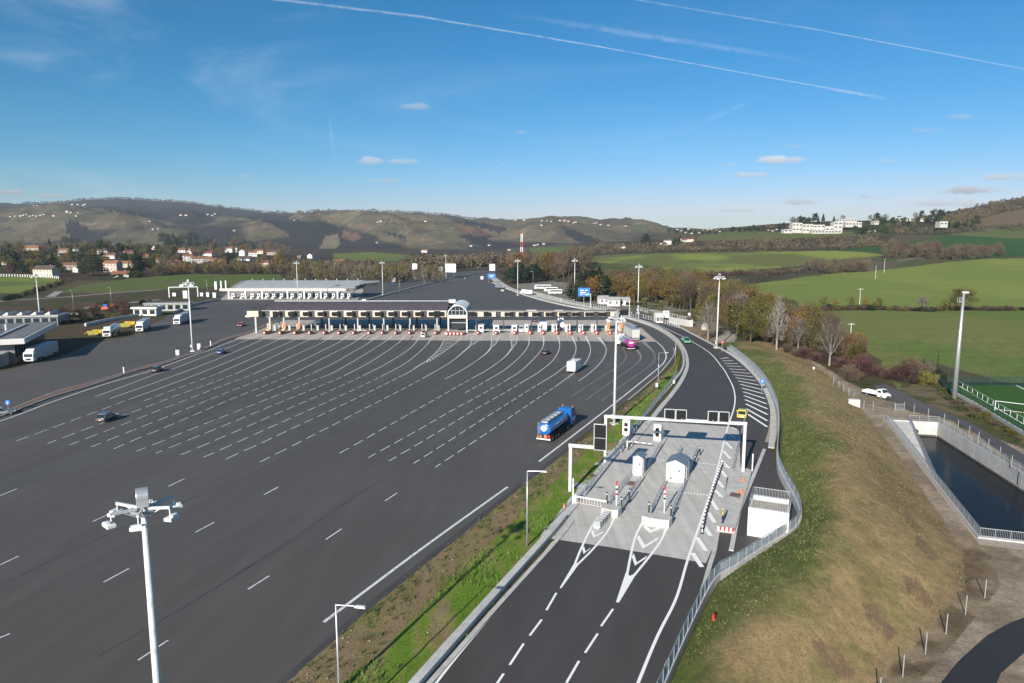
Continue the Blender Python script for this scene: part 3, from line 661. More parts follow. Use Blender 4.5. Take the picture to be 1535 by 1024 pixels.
VB = [(540, 1116), (622, 1024), (740, 893), (818, 806), (846, 770), (880, 728), (912, 690), (950, 642), (972, 614), (996, 586), (1012, 564), (1018, 546), (1019, 534), (1018, 528)]
vg1, G1m, Z1m = verge('grass_verge_dry', [P(*q) for q in VA], [P(*q) for q in VM], 'verge_dry', 12, .35, .5, .05, 3)
vg2, G2m, Z2m = verge('grass_verge', [P(*q) for q in VM], [P(*q) for q in VB], 'verge_grass', 12, .40, .5, .05, 5)
# tufts of grass on the verge and the mound: uncountable, one object each
def tufts(name, spots, m, hmin, hmax, blades=7):
    vs, fs = [], []
    for (x, y, z) in spots:
        s = random.uniform(hmin, hmax)
        for k in range(blades):
            a = random.uniform(0, 6.28); r = random.uniform(0, .25)*s*2; bx, by = x+r*math.cos(a), y+r*math.sin(a); b2 = random.uniform(0, 6.28); ln = random.uniform(.2, .7)*s
            w = .10*s; o = len(vs)
            vs += [(bx-w*math.sin(b2), by+w*math.cos(b2), z-.05), (bx+w*math.sin(b2), by-w*math.cos(b2), z-.05), (bx+ln*math.cos(b2), by+ln*math.sin(b2), z+s*random.uniform(.6, 1))]
            fs.append((o, o+1, o+2))
    mb = MB(); mb.v = vs; mb.f = fs; mb.m = [0]*len(fs); o = mb.build(name, m, org=1)
    return tag(o, None, None, None, 'stuff')
mat('tuft_green', (.125, .215, .032), .8, var=.45, scale=.6); mat('tuft_mound', (.125, .135, .048), .8, var=.5, scale=.35); mat('tuft_dry', (.27, .21, .11), .9, var=.35, scale=.7); mat('tuft_dark', (.06, .08, .026), .9, var=.4, scale=.7)
sp = []; sd = []; sk = []
q, n, _ = G2m.shape
for i in range(q):
    for j in range(n):
        for _k in range(3):
            x, y = G2m[i, j]+rng.normal(0, .35, 2); w = fbm(np.array([x]), np.array([y]), 4, 3, 61)[0]
            if y > 170: continue
            if j in (0,): w += .1
            if w > .52 and random.random() < .75: sp.append((x, y, Z2m[i, j]))
            elif random.random() < .10: sd.append((x, y, Z2m[i, j]))
q, n, _ = G1m.shape
for i in range(q):
    for j in range(n):
        x, y = G1m[i, j]+rng.normal(0, .3, 2)
        if j > 0 and j < n-2 and y < 150 and random.random() < (.75 if j < 4 else .35): (sk if random.random() < .6 else sd).append((x, y, Z1m[i, j]))
tag(tufts('grass_blades', sp, 'tuft_green', .15, .42), 'bright green grass growing on the strip between plaza and new road', 'grass')
tag(tufts('weeds', sk, 'tuft_dark', .15, .5), 'dark straggly weeds along the edge of the plaza asphalt', 'weeds')
sm = []; smg = []
for _k in range(20000):
    Y = random.uniform(48, 190); xa = np.interp(Y, W_[:, 1], W_[:, 0]); xb = np.interp(Y, T_[:, 1], T_[:, 0]); X = random.uniform(xa+.5, xb)
    if X/Y > .8: continue
    t = (X-xa)/max(1, np.interp(Y, K_[:, 1], K_[:, 0])-xa)
    z = hz(X, Y)
    w = fbm(np.array([X]), np.array([Y]), 9, 4, 41)[0]
    (smg if t+(w-.5)*1.5 < .55 or random.random() < .08 else sm).append((X, Y, z))
sm = [s for s in sm if random.random() < .55]
tag(tufts('dry_grass', sm+sd, 'tuft_dry', .06, .16, 5), 'dry tan grass covering the slope of the mound', 'grass')
tag(tufts('mound_grass', smg, 'tuft_mound', .10, .26, 6), 'green grass growing along the foot of the curved wall', 'grass')
m = MB()
for _k in range(420):
    i, j = random.randrange(G1m.shape[0]), random.randrange(2, 12); GG, Zq = (G1m, Z1m) if random.random() < .6 else (G2m, Z2m)
    if i >= GG.shape[0]: continue
    x, y = GG[i, j]+rng.normal(0, .3, 2)
    if y < 120: r = random.uniform(.03, .11); m.sphere((x, y, Zq[i, j]+r*.3), r, 5, 3, None, .6)
tag(m.build('stones', 'stone_light', org=1), 'small pale stones scattered over the bare soil of the verge', None, None, 'stuff')
# ------------------------------------------------------------ road markings
ZM = .014
_rib = ribbon; _rc = [0]
def ribbon(mb, line, w, z, m=None, w1=None):
    _rc[0] += 1; _rib(mb, line, w, z+.0007*(_rc[0] % 11), m, w1)

solid = MB(); dash = MB(); faint = MB(); newp = MB()
def ln(mb, p, w=.17, z=ZM, w0=None):
    L = smooth_line(p, 1.5)
    if w0 is None: ribbon(mb, L, w, z)
    else:
        d = arc(L); k = min(d[-1]*.45, 22); ribbon(mb, sub_line(L, 0, k), w0, z, w1=w); ribbon(mb, sub_line(L, k, d[-1]), w, z)
def dashes(mb, p, on=3.0, off=1.45, w=.17, z=ZM, s0=1.4):
    L = smooth_line(p, 1.0); d = arc(L)[-1]; s = s0
    while s < d-.5: ribbon(mb, sub_line(L, s, min(s+on, d), 1.0), w, z); s += on+off
LANES = []
def lane(solid_pts, dash_pts=None, w0=.4, w=.2, mb=None):
    LANES.append(solid_pts+(dash_pts or []))
    ln(mb or solid, solid_pts, w, ZM, w0)
    if dash_pts: dashes(dash, [solid_pts[-1]]+dash_pts)
lane(pts(z2, (765, 112), (570, 192), (345, 279), (90, 377)) + pts(z1, (1200, 310), (960, 400), (730, 485)))
lane(pts(z2, (860, 115), (610, 227), (310, 350), (0, 465)) + pts(z1, (1040, 430), (842, 500)))
lane(pts(z2, (975, 118), (740, 227), (490, 333), (240, 432), (0, 522)) + pts(z1, (985, 507),), pts(z1, (780, 585), (545, 670), (275, 770), (125, 825)))
lane(pts(z2, (1110, 118), (990, 170), (720, 287), (445, 408)), pts(z2, (230, 488), (0, 573)) + pts(z1, (1103, 517),))
lane(pts(z2, (1215, 118), (1100, 170), (840, 293), (575, 413)), pts(z2, (355, 497), (100, 588)) + pts(z1, (1228, 525), (1020, 602), (750, 700), (515, 788), (365, 845)))
lane(pts(z2, (1330, 115), (1225, 180), (970, 297), (710, 417)), pts(z2, (490, 500), (230, 600)) + pts(z1, (1228, 586), (1060, 653), (820, 745), (535, 855)))
lane(pts(z2, (1455, 112), (1365, 172), (1140, 285), (905, 398)), pts(z2, (705, 480), (470, 572), (200, 682)) + pts(z1, (1228, 660), (1100, 710), (843, 813), (700, 870)))
lane(pts(z3, (240, 112), (145, 178), (0, 252)) + pts(z2, (1150, 345), (985, 428)), pts(z2, (780, 512), (540, 608), (262, 727)) + pts(z1, (1245, 730), (1125, 778), (872, 885)))
lane(pts(z3, (345, 118), (250, 187), (130, 255), (0, 330)) + pts(z2, (1170, 408),), pts(z2, (965, 490), (735, 585)))
lane(pts(z3, (450, 118), (410, 155), (220, 275), (0, 402)) + pts(z2, (1225, 443),), pts(z2, (1010, 532), (757, 632), (458, 750), (98, 893)) + pts(z1, (1228, 833), (1045, 903)))
lane(pts(z3, (550, 118), (490, 180), (300, 310), (80, 428)), pts(z2, (1285, 483), (980, 608), (705, 720), (370, 858), (0, 1008)) + pts(z1, (1195, 920),))
lane(pts(z3, (665, 118), (600, 205), (430, 320), (225, 428)), pts(z3, (0, 530)) + pts(z2, (1140, 612), (870, 728), (548, 868), (180, 1025)) + pts(z5, (925, 108),))
lane(pts(z3, (765, 122), (700, 205), (560, 325), (360, 435)), pts(z3, (180, 522), (0, 605)) + pts(z2, (1125, 698), (828, 830), (470, 992)) + pts(z5, (1040, 122),))
lane(pts(z3, (660, 345), (580, 398), (500, 438)), pts(z3, (260, 558), (0, 683)) + pts(z2, (1090, 795), (765, 948), (640, 1003)) + pts(z5, (1155, 131),), .4)
lane(pts(z3, (1040, 205), (900, 320), (680, 450)), pts(z3, (500, 545), (235, 680), (0, 803)) + pts(z2, (1220, 858), (1008, 968), (898, 1022)) + pts(z5, (1327, 147),), .5)
lane(pts(z3, (1205, 215), (1160, 265), (1010, 368), (855, 452)), None, .5)
lane(pts(z3, (1370, 215), (1310, 285), (1180, 380), (1055, 450)), pts(z3, (845, 570), (650, 680), (425, 808), (148, 965), (45, 1020)) + pts(z6, (540, 207),), .5)
lane(pts(z3, (1500, 130), (1495, 190), (1440, 270), (1320, 375), (1165, 470)), pts(z3, (1005, 560),))
lane(pts(z4, (380, 125), (382, 190), (345, 255), (220, 380), (75, 475)), pts(z3, (1090, 595), (890, 703), (657, 838), (475, 940), (325, 1022)) + pts(z6, (690, 227),), .7)
lane(pts(z4, (492, 120), (506, 200), (465, 295), (350, 395), (200, 487)), pts(z4, (50, 577)) + pts(z3, (1090, 683), (885, 808), (630, 962), (530, 1020)) + pts(z6, (795, 243),), .7)
lane(pts(z4, (600, 125), (632, 210), (600, 300), (490, 400), (335, 497)), pts(z4, (190, 588), (22, 695)) + pts(z3, (1122, 775), (893, 922), (735, 1022)) + pts(z6, (922, 255),), .9)
lane(pts(z4, (705, 125), (742, 210), (728, 285), (680, 355), (590, 425), (470, 512)), pts(z4, (330, 605), (168, 715), (0, 832)) + pts(z3, (1055, 947),) + pts(z6, (1032, 275),), .9)
lane(pts(z4, (800, 130), (858, 205), (852, 275), (800, 348), (720, 418), (650, 468)), None, 1.3)
lane(pts(z4, (905, 130), (970, 190), (1016, 265), (995, 318), (925, 372), (595, 585)), None, 1.0, .16, faint)
lane(pts(z4, (1100, 230), (1128, 275), (1110, 320), (1040, 378), (920, 460), (705, 612)), None, .7, .16, faint)
lane(pts(z4, (1150, 170), (1215, 230), (1238, 282), (1222, 325), (1150, 385), (950, 525), (830, 620)), None, 1.3, .16, faint)
ln(solid, pts(z4, (1250, 165), (1300, 215), (1322, 270), (1310, 318), (1262, 368), (1100, 500), (950, 620), (700, 815), (430, 1022)) + [P(808, 692)], .36)
ln(solid, pts(z4, (1380, 215), (1385, 260), (1330, 340), (1265, 415), (1230, 445), (1130, 530), (1030, 612)), .2)
ln(solid, [P(761, 730), P(640, 817), P(485, 933)], .34)
ln(solid, [P(-200, 692)] + pts(z1, (0, 672), (400, 525), (800, 390), (1150, 288), (1330, 225), (1535, 150)) + pts(z2, (360, 237), (480, 190), (600, 145)), .34)
# single long-line dashes of the wide approach
for z, a, b_ in ((z5, (0, 318), (88, 282)), (z5, (475, 450), (578, 402)), (z5, (862, 270), (943, 231)), (z5, (1350, 313), (1423, 273)), (z5, (1000, 505), (1095, 454)), (z5, (530, 760), (660, 690)),
                 (z5, (0, 672), (95, 627)), (z5, (1268, 797), (1376, 728)), (z6, (157, 415), (230, 376)), (z6, (775, 447), (837, 406)), (z6, (472, 645), (553, 590)),
                 (lambda x, y: (x, y), (207, 990), (252, 960)), (lambda x, y: (x, y), (-10, 960), (15, 950)), (lambda x, y: (x, y), (-60, 870), (-12, 850))):
    ln(dash, pts(z, a, b_), .17)
# hatched noses in front of the islands
def gore(left, right, n, w=.2, cw=.35, mb=None):
    mb = mb or solid; L = smooth_line(left, .5); R = smooth_line(right, .5); ln(mb, left, w); ln(mb, right, w)
    for k in range(n):
        t = (k+.5)/n*.88; a = L[int(t*(len(L)-1))]; b_ = R[int(min(1, t+.06)*(len(R)-1))]
        if np.hypot(*(a-b_)) > .8: ribbon(mb, np.array([a, b_]), cw, ZM-.002)
gore(pts(z3, (850, 145), (820, 205), (770, 262), (720, 305), (660, 345)), pts(z3, (980, 145), (890, 212), (800, 275), (740, 312), (660, 345)), 16)
gore(pts(z3, (1065, 120), (1055, 165), (1040, 205)), pts(z3, (1140, 125), (1090, 175), (1040, 205)), 7)
gore(pts(z3, (1215, 112), (1212, 165), (1205, 215)), pts(z3, (1275, 115), (1245, 180), (1205, 215)), 8)
gore(pts(z3, (1357, 112), (1362, 165), (1370, 215)), pts(z3, (1410, 115), (1402, 175), (1370, 215)), 8)
seam = MB()
for z, l in ((z3, ((850, 460), (600, 570), (300, 710), (0, 865))), (z5, ((1535, 80), (1250, 220), (700, 450), (350, 610), (0, 775))), (z6, ((1535, -130), (1240, 60), (900, 250), (600, 440), (300, 640), (0, 830))), (z5, ((1535, 530), (1200, 730), (850, 940), (500, 1140))), (z4, ((1535, 150),(1420, 330)))):
    if l[0][0] == 1535 and z is z4: continue
    ribbon(seam, smooth_line(pts(z, *l), 3), .16, .008)
ty = MB()
for q in LANES:
    L = smooth_line(q, 2.5); nr = normals(L); D = arc(L)[-1]
    for off in (1.1, 2.8, -1.1, -2.8):
        if random.random() < .3: continue
        s0, s1 = sorted((random.uniform(0, .3)*D, random.uniform(.45, 1)*D)); ribbon(ty, sub_line(L+nr*off, s0, s1, 3), random.uniform(.25, .5), .0035)
structure(ty.build('tyre_tracks', 'tyre', org=1))
structure(seam.build('asphalt_seams', 'seam', org=1))
# ---- the new road
ln(newp, [P(600, 1087), P(640, 1042), P(700, 966), P(830, 812)], .22)
ln(newp, pts(zA, (610, 290), (700, 175), (800, 55)) + [P(1016, 566), P(1026, 545), P(1022, 520)] , .2)
ln(newp, [P(930, 1090)] + pts(zB, (610, 1020), (740, 755), (815, 505), (905, 240), (985, 0)) + pts(zA, (1110, 330), (1155, 180), (1150, 90), (1115, 15), (1080, -40)) + [P(1060, 526), P(1020, 503), P(985, 487), P(950, 476)], .26)
for a in (((341, 825), (265, 935)), ((238, 980), (180, 1065)), ((-12, 732), (-58, 830)), ((-108, 890), (-160, 990)), ((-215, 1050), (-262, 1140)), ((-330, 1195), (-375, 1290))):
    pass
def dsh(a, b_, w=.2): ribbon(newp, np.array([P(*a)[:2], P(*b_)[:2]]), w, ZM)
for a, b_ in (((834, 889), (819, 915)), ((812, 929), (794, 953)), ((785, 965), (764, 997)), ((755, 1010), (735, 1040)), ((919, 913), (901, 939)), ((896, 950), (877, 979)), ((868, 991), (849, 1024)), ((838, 1040), (815, 1075))): dsh(a, b_)
# two chevron noses ahead of the islands
def chev(A, B, tip, vs_, w=.26):
    ln(newp, A, w, ZM); ln(newp, B, w, ZM)
def poly_paint(z, *l): 
    p = [(*P(*z(*q))[:2], ZM+.002) for q in l]; newp.add(p, [tuple(range(len(p)))])
ln(newp, pts(zB, (245, 235), (200, 300), (140, 420), (95, 530)), .24); ln(newp, pts(zB, (345, 240), (300, 330), (200, 450), (100, 548)), .24)
poly_paint(zB, (92, 525), (120, 535), (5, 692), (-5, 688), (0, 680))
ln(newp, pts(zB, (525, 270), (480, 360), (450, 480), (425, 610)), .26); ln(newp, pts(zB, (685, 290), (640, 390), (560, 500), (470, 610)), .26)
poly_paint(zB, (418, 590), (445, 612), (490, 590), (375, 782), (355, 780))
for v in (((540, 280), (580, 335), (645, 292), (645, 303), (580, 318), (560, 280)),): pass
def vee(z, l, m, r, w):
    q = [np.array(P(*z(*a))[:2]) for a in (l, m, r)]; e = np.array([math.sin(.4328), math.cos(.4328)])*w*1.5
    newp.add([(*p, ZM+.009) for p in (q[0]-e, q[1]-e, q[2]-e, q[2]+e*.1, q[1]+e*.1, q[0]+e*.1)], [(0, 1, 4, 5), (1, 2, 3, 4)])
vee(zB, (540, 285), (580, 322), (645, 297), .5); vee(zB, (502, 352), (540, 418), (632, 362), .6); vee(zB, (468, 470), (488, 528), (555, 483), .5)
vee(zB, (208, 318), (222, 355), (280, 325), .45); vee(zB, (150, 422), (160, 458), (195, 430), .4)
# slanting bars between the right lane line and the kerb
for a, b_ in (((845, 465), (905, 555)), ((873, 365), (932, 452)), ((905, 275), (960, 355)), ((945, 205), (985, 270)), ((962, 125), (1005, 190)), ((985, 60), (1030, 105)), ((1005, 5), (1040, 45))):
    ribbon(newp, np.array([P(*zB(*a))[:2], P(*zB(*b_))[:2]]), .5, ZM)
for a, b_ in (((1055, 615), (1090, 655)), ((1070, 545), (1105, 595)), ((1075, 495), (1125, 545)), ((1090, 445), (1130, 490)), ((1105, 395), (1140, 432)), ((1120, 345), (1160, 372)), ((1135, 310), (1170, 322)), ((1140, 275), (1180, 298))):
    ribbon(newp, np.array([P(*zA(*a))[:2], P(*zA(*b_))[:2]]), .45, ZM)
# dotted stop lines
for z, a, b_, n in ((zA, (690, 495), (755, 500), 4), (zA, (935, 512), (1050, 525), 7), (zA, (862, 685), (1005, 700), 8), (zA, (1060, 705), (1090, 712), 2), (zA, (1075, 530), (1130, 542), 3)):
    p, q = np.array(P(*z(*a))[:2]), np.array(P(*z(*b_))[:2])
    for k in range(n):
        c0 = p+(q-p)*((k+.2)/n); c1 = p+(q-p)*((k+.75)/n); ribbon(newp, np.array([c0, c1]), .42, ZM+.002)
# hatched shoulder beyond the gantry
ho = smooth_line([P(*q) for q in [(1150, 640), (1150, 610), (1142, 585), (1126, 562), (1105, 545), (1086, 532)]], .5)
hi = smooth_line([P(*q) for q in [(1120, 622), (1117, 600), (1112, 582), (1104, 568), (1092, 552), (1078, 535)]], .5)
for k in range(17):
    t = k/17; a = ho[int(t*(len(ho)-1))]; b_ = hi[int(min(1, t+.02)*(len(hi)-1))]
    ribbon(newp, np.array([a, b_]), .5, ZM)
structure(solid.build('lane_lines', 'paint_old', org=1)); structure(dash.build('dashed_lane_lines', 'paint_old', org=1)); structure(faint.build('worn_lane_lines', 'paint_faint', org=1)); structure(newp.build('new_road_markings', 'paint_new', org=1))
for o in list(C.objects):
    if 'lines' in o.name or 'marking' in o.name or 'seam' in o.name or 'resurf' in o.name or o.name in ('slip_road', 'gravel_track'):
        bm = bmesh.new(); bm.from_mesh(o.data)
        for f in bm.faces:
            if f.normal.z < 0: f.normal_flip()
        bm.to_mesh(o.data); bm.free()
# ------------------------------------------------------------ generic rails, fences, posts
def rail3(name, pl, h=1.1, sp=2.2, label=None, cat='railing', nr=3, bal=0, m='steel_galv', group=None, postr=.035, panel=None):
    """railing along 3-D points: rails, balusters or mesh panel, and one part per post"""
    root = empty(name, tuple(pl[0]), 0, label, cat, group); o = np.array(pl[0]); L = np.array([np.array(p)-o for p in pl])
    seg = np.r_[0, np.cumsum(np.linalg.norm(L[1:]-L[:-1], axis=1))]; tot = seg[-1]; n = max(1, int(round(tot/sp)))
    def pt(s): return np.array([np.interp(s, seg, L[:, k]) for k in range(3)])
    S = np.linspace(0, tot, n+1); r = MB(); up = np.array([0, 0, 1.0])
    keys = sorted(set(list(S)+list(seg)))
    for a, b_ in zip(keys, keys[1:]):
        if b_-a < .05: continue
        A, B = pt(a), pt(b_)
        for k in range(nr):
            z = h*(1-k/max(1, nr)) if not bal else (h, .12)[min(k, 1)]
            r.bar(A+up*z, B+up*z, .05, .05 if k else .07)
        if bal:
            q = max(1, int((b_-a)/bal))
            for i in range(1, q): p = A+(B-A)*i/q; r.bar(p+up*.12, p+up*h, .025, .025)
    r.build('rails', m, root)
    if panel:
        g = MB()
        for a, b_ in zip(keys, keys[1:]):
            if b_-a < .3: continue
            A, B = pt(a), pt(b_); d = (B-A)/np.linalg.norm(B-A)*.06; g.bar(A+d+up*h*.52, B-d+up*h*.52, .015, h*.72)
        g.build('mesh_panels', panel, root)
    pm = MB(); pm.box((0, 0, h/2), (postr*2, postr*2, h)); p0 = pm.build('post', m, root); p0.location = pt(S[0])
    for s in S[1:101]:
        c = p0.copy(); C.objects.link(c); c.parent = root; c.location = pt(s)
    return root
O2 = P(*zA(100, 950)); HD = math.radians(24.798); ex, ey = math.sin(HD), math.cos(HD); RZ = math.pi/2-HD
def TL(s, t, z=0): return (O2[0]+s*ex+t*ey, O2[1]+s*ey-t*ex, z)
mat('pale_mesh', (.40, .47, .53), .5, .3)
# ---- raised islands of the small toll station (setting: kerbed pavements)
def island(l, h=.18, m='kerb'):
    mb = MB(); mb.prism([TL(*q)[:2] for q in l], 0, h); return structure(mb.build('kerbed_island', m, org=1, bevel=.03))
island([(-1, -1.0), (2, -1.6), (13, -3.2), (20, -3.4), (55, -4.2), (55, -3.2), (40, -2.0), (4, -.2), (0, -.2)])
island([(9.5, 3.2), (9.3, 5.0), (11, 5.2), (28, 4.4), (46, 3.3), (50, 2.3), (46, 1.7), (28, 2.6), (11, 3.0)])
island([(9, 8.7), (9, 11.2), (11, 11.4), (28, 10.3), (41, 9.4), (43, 8.2), (40, 6.5), (24, 7.6), (11, 8.4)])
island([(9.8, 16.7), (10, 18.5), (33, 18.2), (34, 17.8), (34, 15.4), (30, 15.4)], .22)
# concrete noses
def nose(s0, t0, t1, h, name, label):
    w = (t1-t0)/2; mb = MB()
    prof = [(s0+1.6, t0), (s0+.25, t0+.12), (s0, t0+w*.6), (s0, t1-w*.6), (s0+.25, t1-.12), (s0+1.6, t1)]
    mb.prism([TL(*q)[:2] for q in prof], .0, h); o = mb.build('concrete_nose', 'old_concrete', bevel=.08); o.data.materials[0] = M['kerb']
    return tag(o, label, 'concrete block')
nose(8.6, 2.9, 5.3, 1.0, '', 'rounded pale concrete block at the front of the narrower toll island')
nose(8.0, 8.1, 11.6, 1.05, '', 'rounded pale concrete block at the front of the wide toll island with the hut')
# ---- gantries
def gantry(name, s0, t0, s1, t1, h, label, signs=(), leg2=True):
    p0, p1 = TL(s0, t0), TL(s1, t1); root = empty(name, p0, 0, label, 'gantry')
    v = Vector(p1)-Vector(p0); L = v.length; d = v.normalized(); rz = math.atan2(d.y, d.x)
    for k, c in enumerate((Vector((0, 0, 0)), v)):
        if k and not leg2: continue
        m = MB(); m.box((c.x, c.y, h/2), (.40, .40, h), rz); l = m.build('leg', 'steel_white', root, .03)
        b_ = MB(); b_.box((c.x, c.y, .04), (1.0, 1.0, .08), rz); b_.build('base_plate', 'steel_galv', l)
    m = MB(); m.bar(Vector((0, 0, h))-d*.25, v+Vector((0, 0, h))+d*(.25 if leg2 else 0), .42, .42); m.build('beam', 'steel_white', root, .03)
    f = MB()
    for k in range(1, int(L/2.2)): f = MB(); f.box(tuple(d*k*2.2+Vector((0, 0, h+.02))), (.10, .5, .54), rz); f.build('flange', 'steel_galv', root)
    pass
    for (t, w, hh, zc, off) in signs:
        c = d*t+Vector((0, 0, h+zc)); nrm = Vector((d.y, -d.x, 0)); c = c+nrm*off
        m = MB(); m.box(tuple(c), (w, .22, hh), rz); sg = m.build('message_sign', 'screen', root, .02)
        m = MB()
        m.box((c.x, c.y, c.z+hh/2+.03), (w+.1, .3, .06), rz); m.box((c.x, c.y, c.z-hh/2-.03), (w+.1, .3, .06), rz); m.bar((c.x-d.x*(w/2+.04), c.y-d.y*(w/2+.04), c.z-hh/2), (c.x-d.x*(w/2+.04), c.y-d.y*(w/2+.04), c.z+hh/2), .07, .28); m.bar((c.x+d.x*(w/2+.04), c.y+d.y*(w/2+.04), c.z-hh/2), (c.x+d.x*(w/2+.04), c.y+d.y*(w/2+.04), c.z+hh/2), .07, .28); m.build('sign_frame', 'steel_white', sg)
    return root
gantry('overhead_gantry', 28.2, -2.4, 32.6, 17.0, 7.3, 'long white steel gantry spanning all three new toll lanes with four dark message signs', [(9.3, 1.4, 1.5, .8, .1), (10.9, 1.4, 1.5, .8, .1), (15.4, 1.3, 1.5, .8, .1), (16.9, 1.3, 1.5, .8, .1)])
g = gantry('short_gantry', 14.2, -2.9, 14.9, 1.5, 6.6, 'short white portal arm at the left toll lane carrying one tall black sign', [(3.9, 1.5, 1.75, 2.3, .3), (3.9, 1.5, 1.55, .6, .3)], leg2=False)
# ---- guard rails and barriers
def guardrail(name, pl, label, sides=1, h=.75, z=0, m='steel_galv', sp=2.0):
    L = smooth_line(pl, 2.0); root = empty(name, (L[0][0], L[0][1], z), 0, label, 'guard rail'); o = L[0]; Lr = L-o; nr = normals(L)
    g = MB()
    for a in range(len(Lr)-1):
        for dz, off in ((0, .0), (.09, .03), (-.09, .03)): 
            g.bar((*(Lr[a]+nr[a]*off), h-.15+dz), (*(Lr[a+1]+nr[a+1]*off), h-.15+dz), .05, .11)
    g.build('beam', m, root)
    pm = MB(); pm.box((0, 0, h/2), (.08, .1, h)); p0 = None
    st = max(1, int(math.ceil(len(Lr)/98)))
    for k in range(0, len(Lr), st):
        if p0 is None: p0 = pm.build('post', m, root); q = p0
        else: q = p0.copy(); C.objects.link(q); q.parent = root
        q.location = (*(Lr[k]-nr[k]*.08), 0)
    return root
def barrier(name, pl, w, h, label, m='kerb', cat='concrete barrier', z=0, kind=None, step=2):
    mb = MB(); solid_wall(mb, smooth_line(pl, step), w, z, z+h); o = mb.build(name, m)
    return tag(o, label, None if kind else cat, None, kind)
barrier('concrete_barrier', [P(*q) for q in [(560, 1104), (628, 1024), (740, 897), (822, 806), (845, 778)]], .75, .55, 'long low concrete barrier between the green strip and the new road in the foreground')
barrier('kerb', [P(*q) for q in [(575, 1106), (640, 1030), (750, 905), (834, 812), (858, 782)]], .45, .14, None, 'kerb', kind='structure')
barrier('kerb', [P(*q) for q in [(424, 1026), (522, 937), (602, 870), (702, 790), (762, 743), (802, 711), (862, 666)]], .9, .03, None, 'seam', kind='structure')  # flat dark strip for the drainage ditch, its shadow put into the colour
barrier('kerb', [P(*q) for q in [(945, 668), (968, 640), (990, 612), (1010, 588), (1024, 566), (1030, 546), (1025, 524), (1010, 505), (986, 490), (955, 478), (935, 472)]], 1.0, .16, None, 'kerb', kind='structure')
barrier('concrete_barrier', [P(*q) for q in [(1010, 575), (1021, 560), (1025, 545), (1021, 525), (1006, 507), (982, 492), (958, 483), (935, 476)]], .5, .8, 'curved white concrete barrier where the new road bends beside the last plaza lane', 'kerb')
guardrail('guard_rail', [P(*q) for q in [(930, 680), (950, 650), (972, 618), (993, 592), (1012, 566)]], 'galvanised guard rail on the left edge of the new road behind the long gantry')
guardrail('guard_rail', [P(*q) for q in [(939, 664), (955, 640), (975, 612), (996, 586), (1014, 560)]], 'galvanised guard rail on the grass side, next to the lamp post with a box')
guardrail('guard_rail', [P(*q) for q in [(1098, 710), (1106, 672), (1116, 630), (1117, 618)]], 'galvanised guard rail behind the right leg of the long gantry')
for l, w in (([(1156, 672), (1159, 640), (1156, 606), (1140, 573), (1116, 547), (1090, 528), (1050, 507), (1010, 486), (985, 474), (955, 463)], .95), ([(1146, 674), (1133, 706), (1112, 756), (1106, 775), (1096, 826)], .5),
             ([(1076, 797), (1070, 830), (1064, 848), (1052, 890), (1030, 940), (1000, 1000)], .45)):
    barrier('kerb', [P(*q) for q in l], w, .13, None, 'kerb', kind='structure')
sand = MB(); ribbon(sand, smooth_line([P(*q) for q in [(1154, 664), (1160, 640), (1160, 612), (1150, 585)]], 1), 1.6, .05); structure(sand.build('sand_strip', 'stone_light', org=1))
# ---- curved retaining wall, its railing
wl = W_[::-1]; wl = wl[(wl[:, 1] < 226)]
Lw = smooth_line([(p[0]-.25, p[1]) for p in wl], 1.5)
sel = Lw
mb = MB(); solid_wall(mb, sel, .28, 0, 1.12); o = mb.build('retaining_wall', 'wall_concrete'); tag(o, 'curved pale concrete wall separating the new road from the grassy mound', 'wall')
Lr_ = [(p[0], p[1], 1.12) for p in sel]
# split the railing where the wall bends sharply
cut = [i for i, p in enumerate(Lr_) if p[1] < 77.5][0]; cut2 = [i for i, p in enumerate(Lr_) if p[1] < 63.5][0]
rail3('wall_railing', Lr_[2:cut:2]+[Lr_[cut]], 1.15, 2.6, 'pale galvanised railing on the long curved upper part of the wall', 'railing', 2, 0, 'steel_galv', None, .04, 'pale_mesh')
rail3('wall_railing', Lr_[cut:cut2+1:2]+[Lr_[cut2]], 1.15, 1.6, 'pale galvanised railing around the corner of the wall by the white block', 'railing', 2, 0, 'steel_galv', None, .045, 'pale_mesh')
rail3('wall_railing', Lr_[cut2::2], 1.15, 1.6, 'galvanised railing on the wall running down to the bottom edge beside the new road', 'railing', 2, 0, 'steel_galv', None, .045, 'pale_mesh')
# ---- white block with parapet railings
fl = P(*zA(1226, 930)); root = empty('white_service_block', fl, -math.radians(24.8), 'plain white technical block with railings round its sunken roof, inside the bend of the wall', 'technical building')
bw, bd, bh = 4.3, 4.4, 3.3
m = MB(); m.box((bw/2, .12, bh/2), (bw, .24, bh)); m.box((.12, bd/2+.1, bh/2), (.24, bd-.3, bh)); m.box((bw-.12, bd/2+.1, bh/2), (.24, bd-.3, bh)); m.box((bw/2, bd-.12, bh/2), (bw-.5, .24, bh)); m.build('wall', 'white_paint', root, .02)
m = MB(); m.box((bw/2, bd/2, bh-.55), (bw-.5, bd-.5, .2)); m.build('roof', 'stone_light', root)
rd = root
for a, b_ in (((0.1, .1), (bw-.1, .1)), ((.1, bd-.1), (bw-.1, bd-.1)), ((.1, .1), (.1, bd-.1)), ((bw-.1, .1), (bw-.1, bd-.1))):
    m = MB(); A, B = Vector((*a, bh)), Vector((*b_, bh)); n = int((B-A).length/.16)
    for k in range(n+1): p = A+(B-A)*k/n; m.bar(p, p+Vector((0, 0, 1.05)), .03, .03)
    m.bar(A+Vector((0, 0, 1.05)), B+Vector((0, 0, 1.05)), .06, .06); m.bar(A+Vector((0, 0, .1)), B+Vector((0, 0, .1)), .05, .05); m.build('railing', 'steel_galv', root)
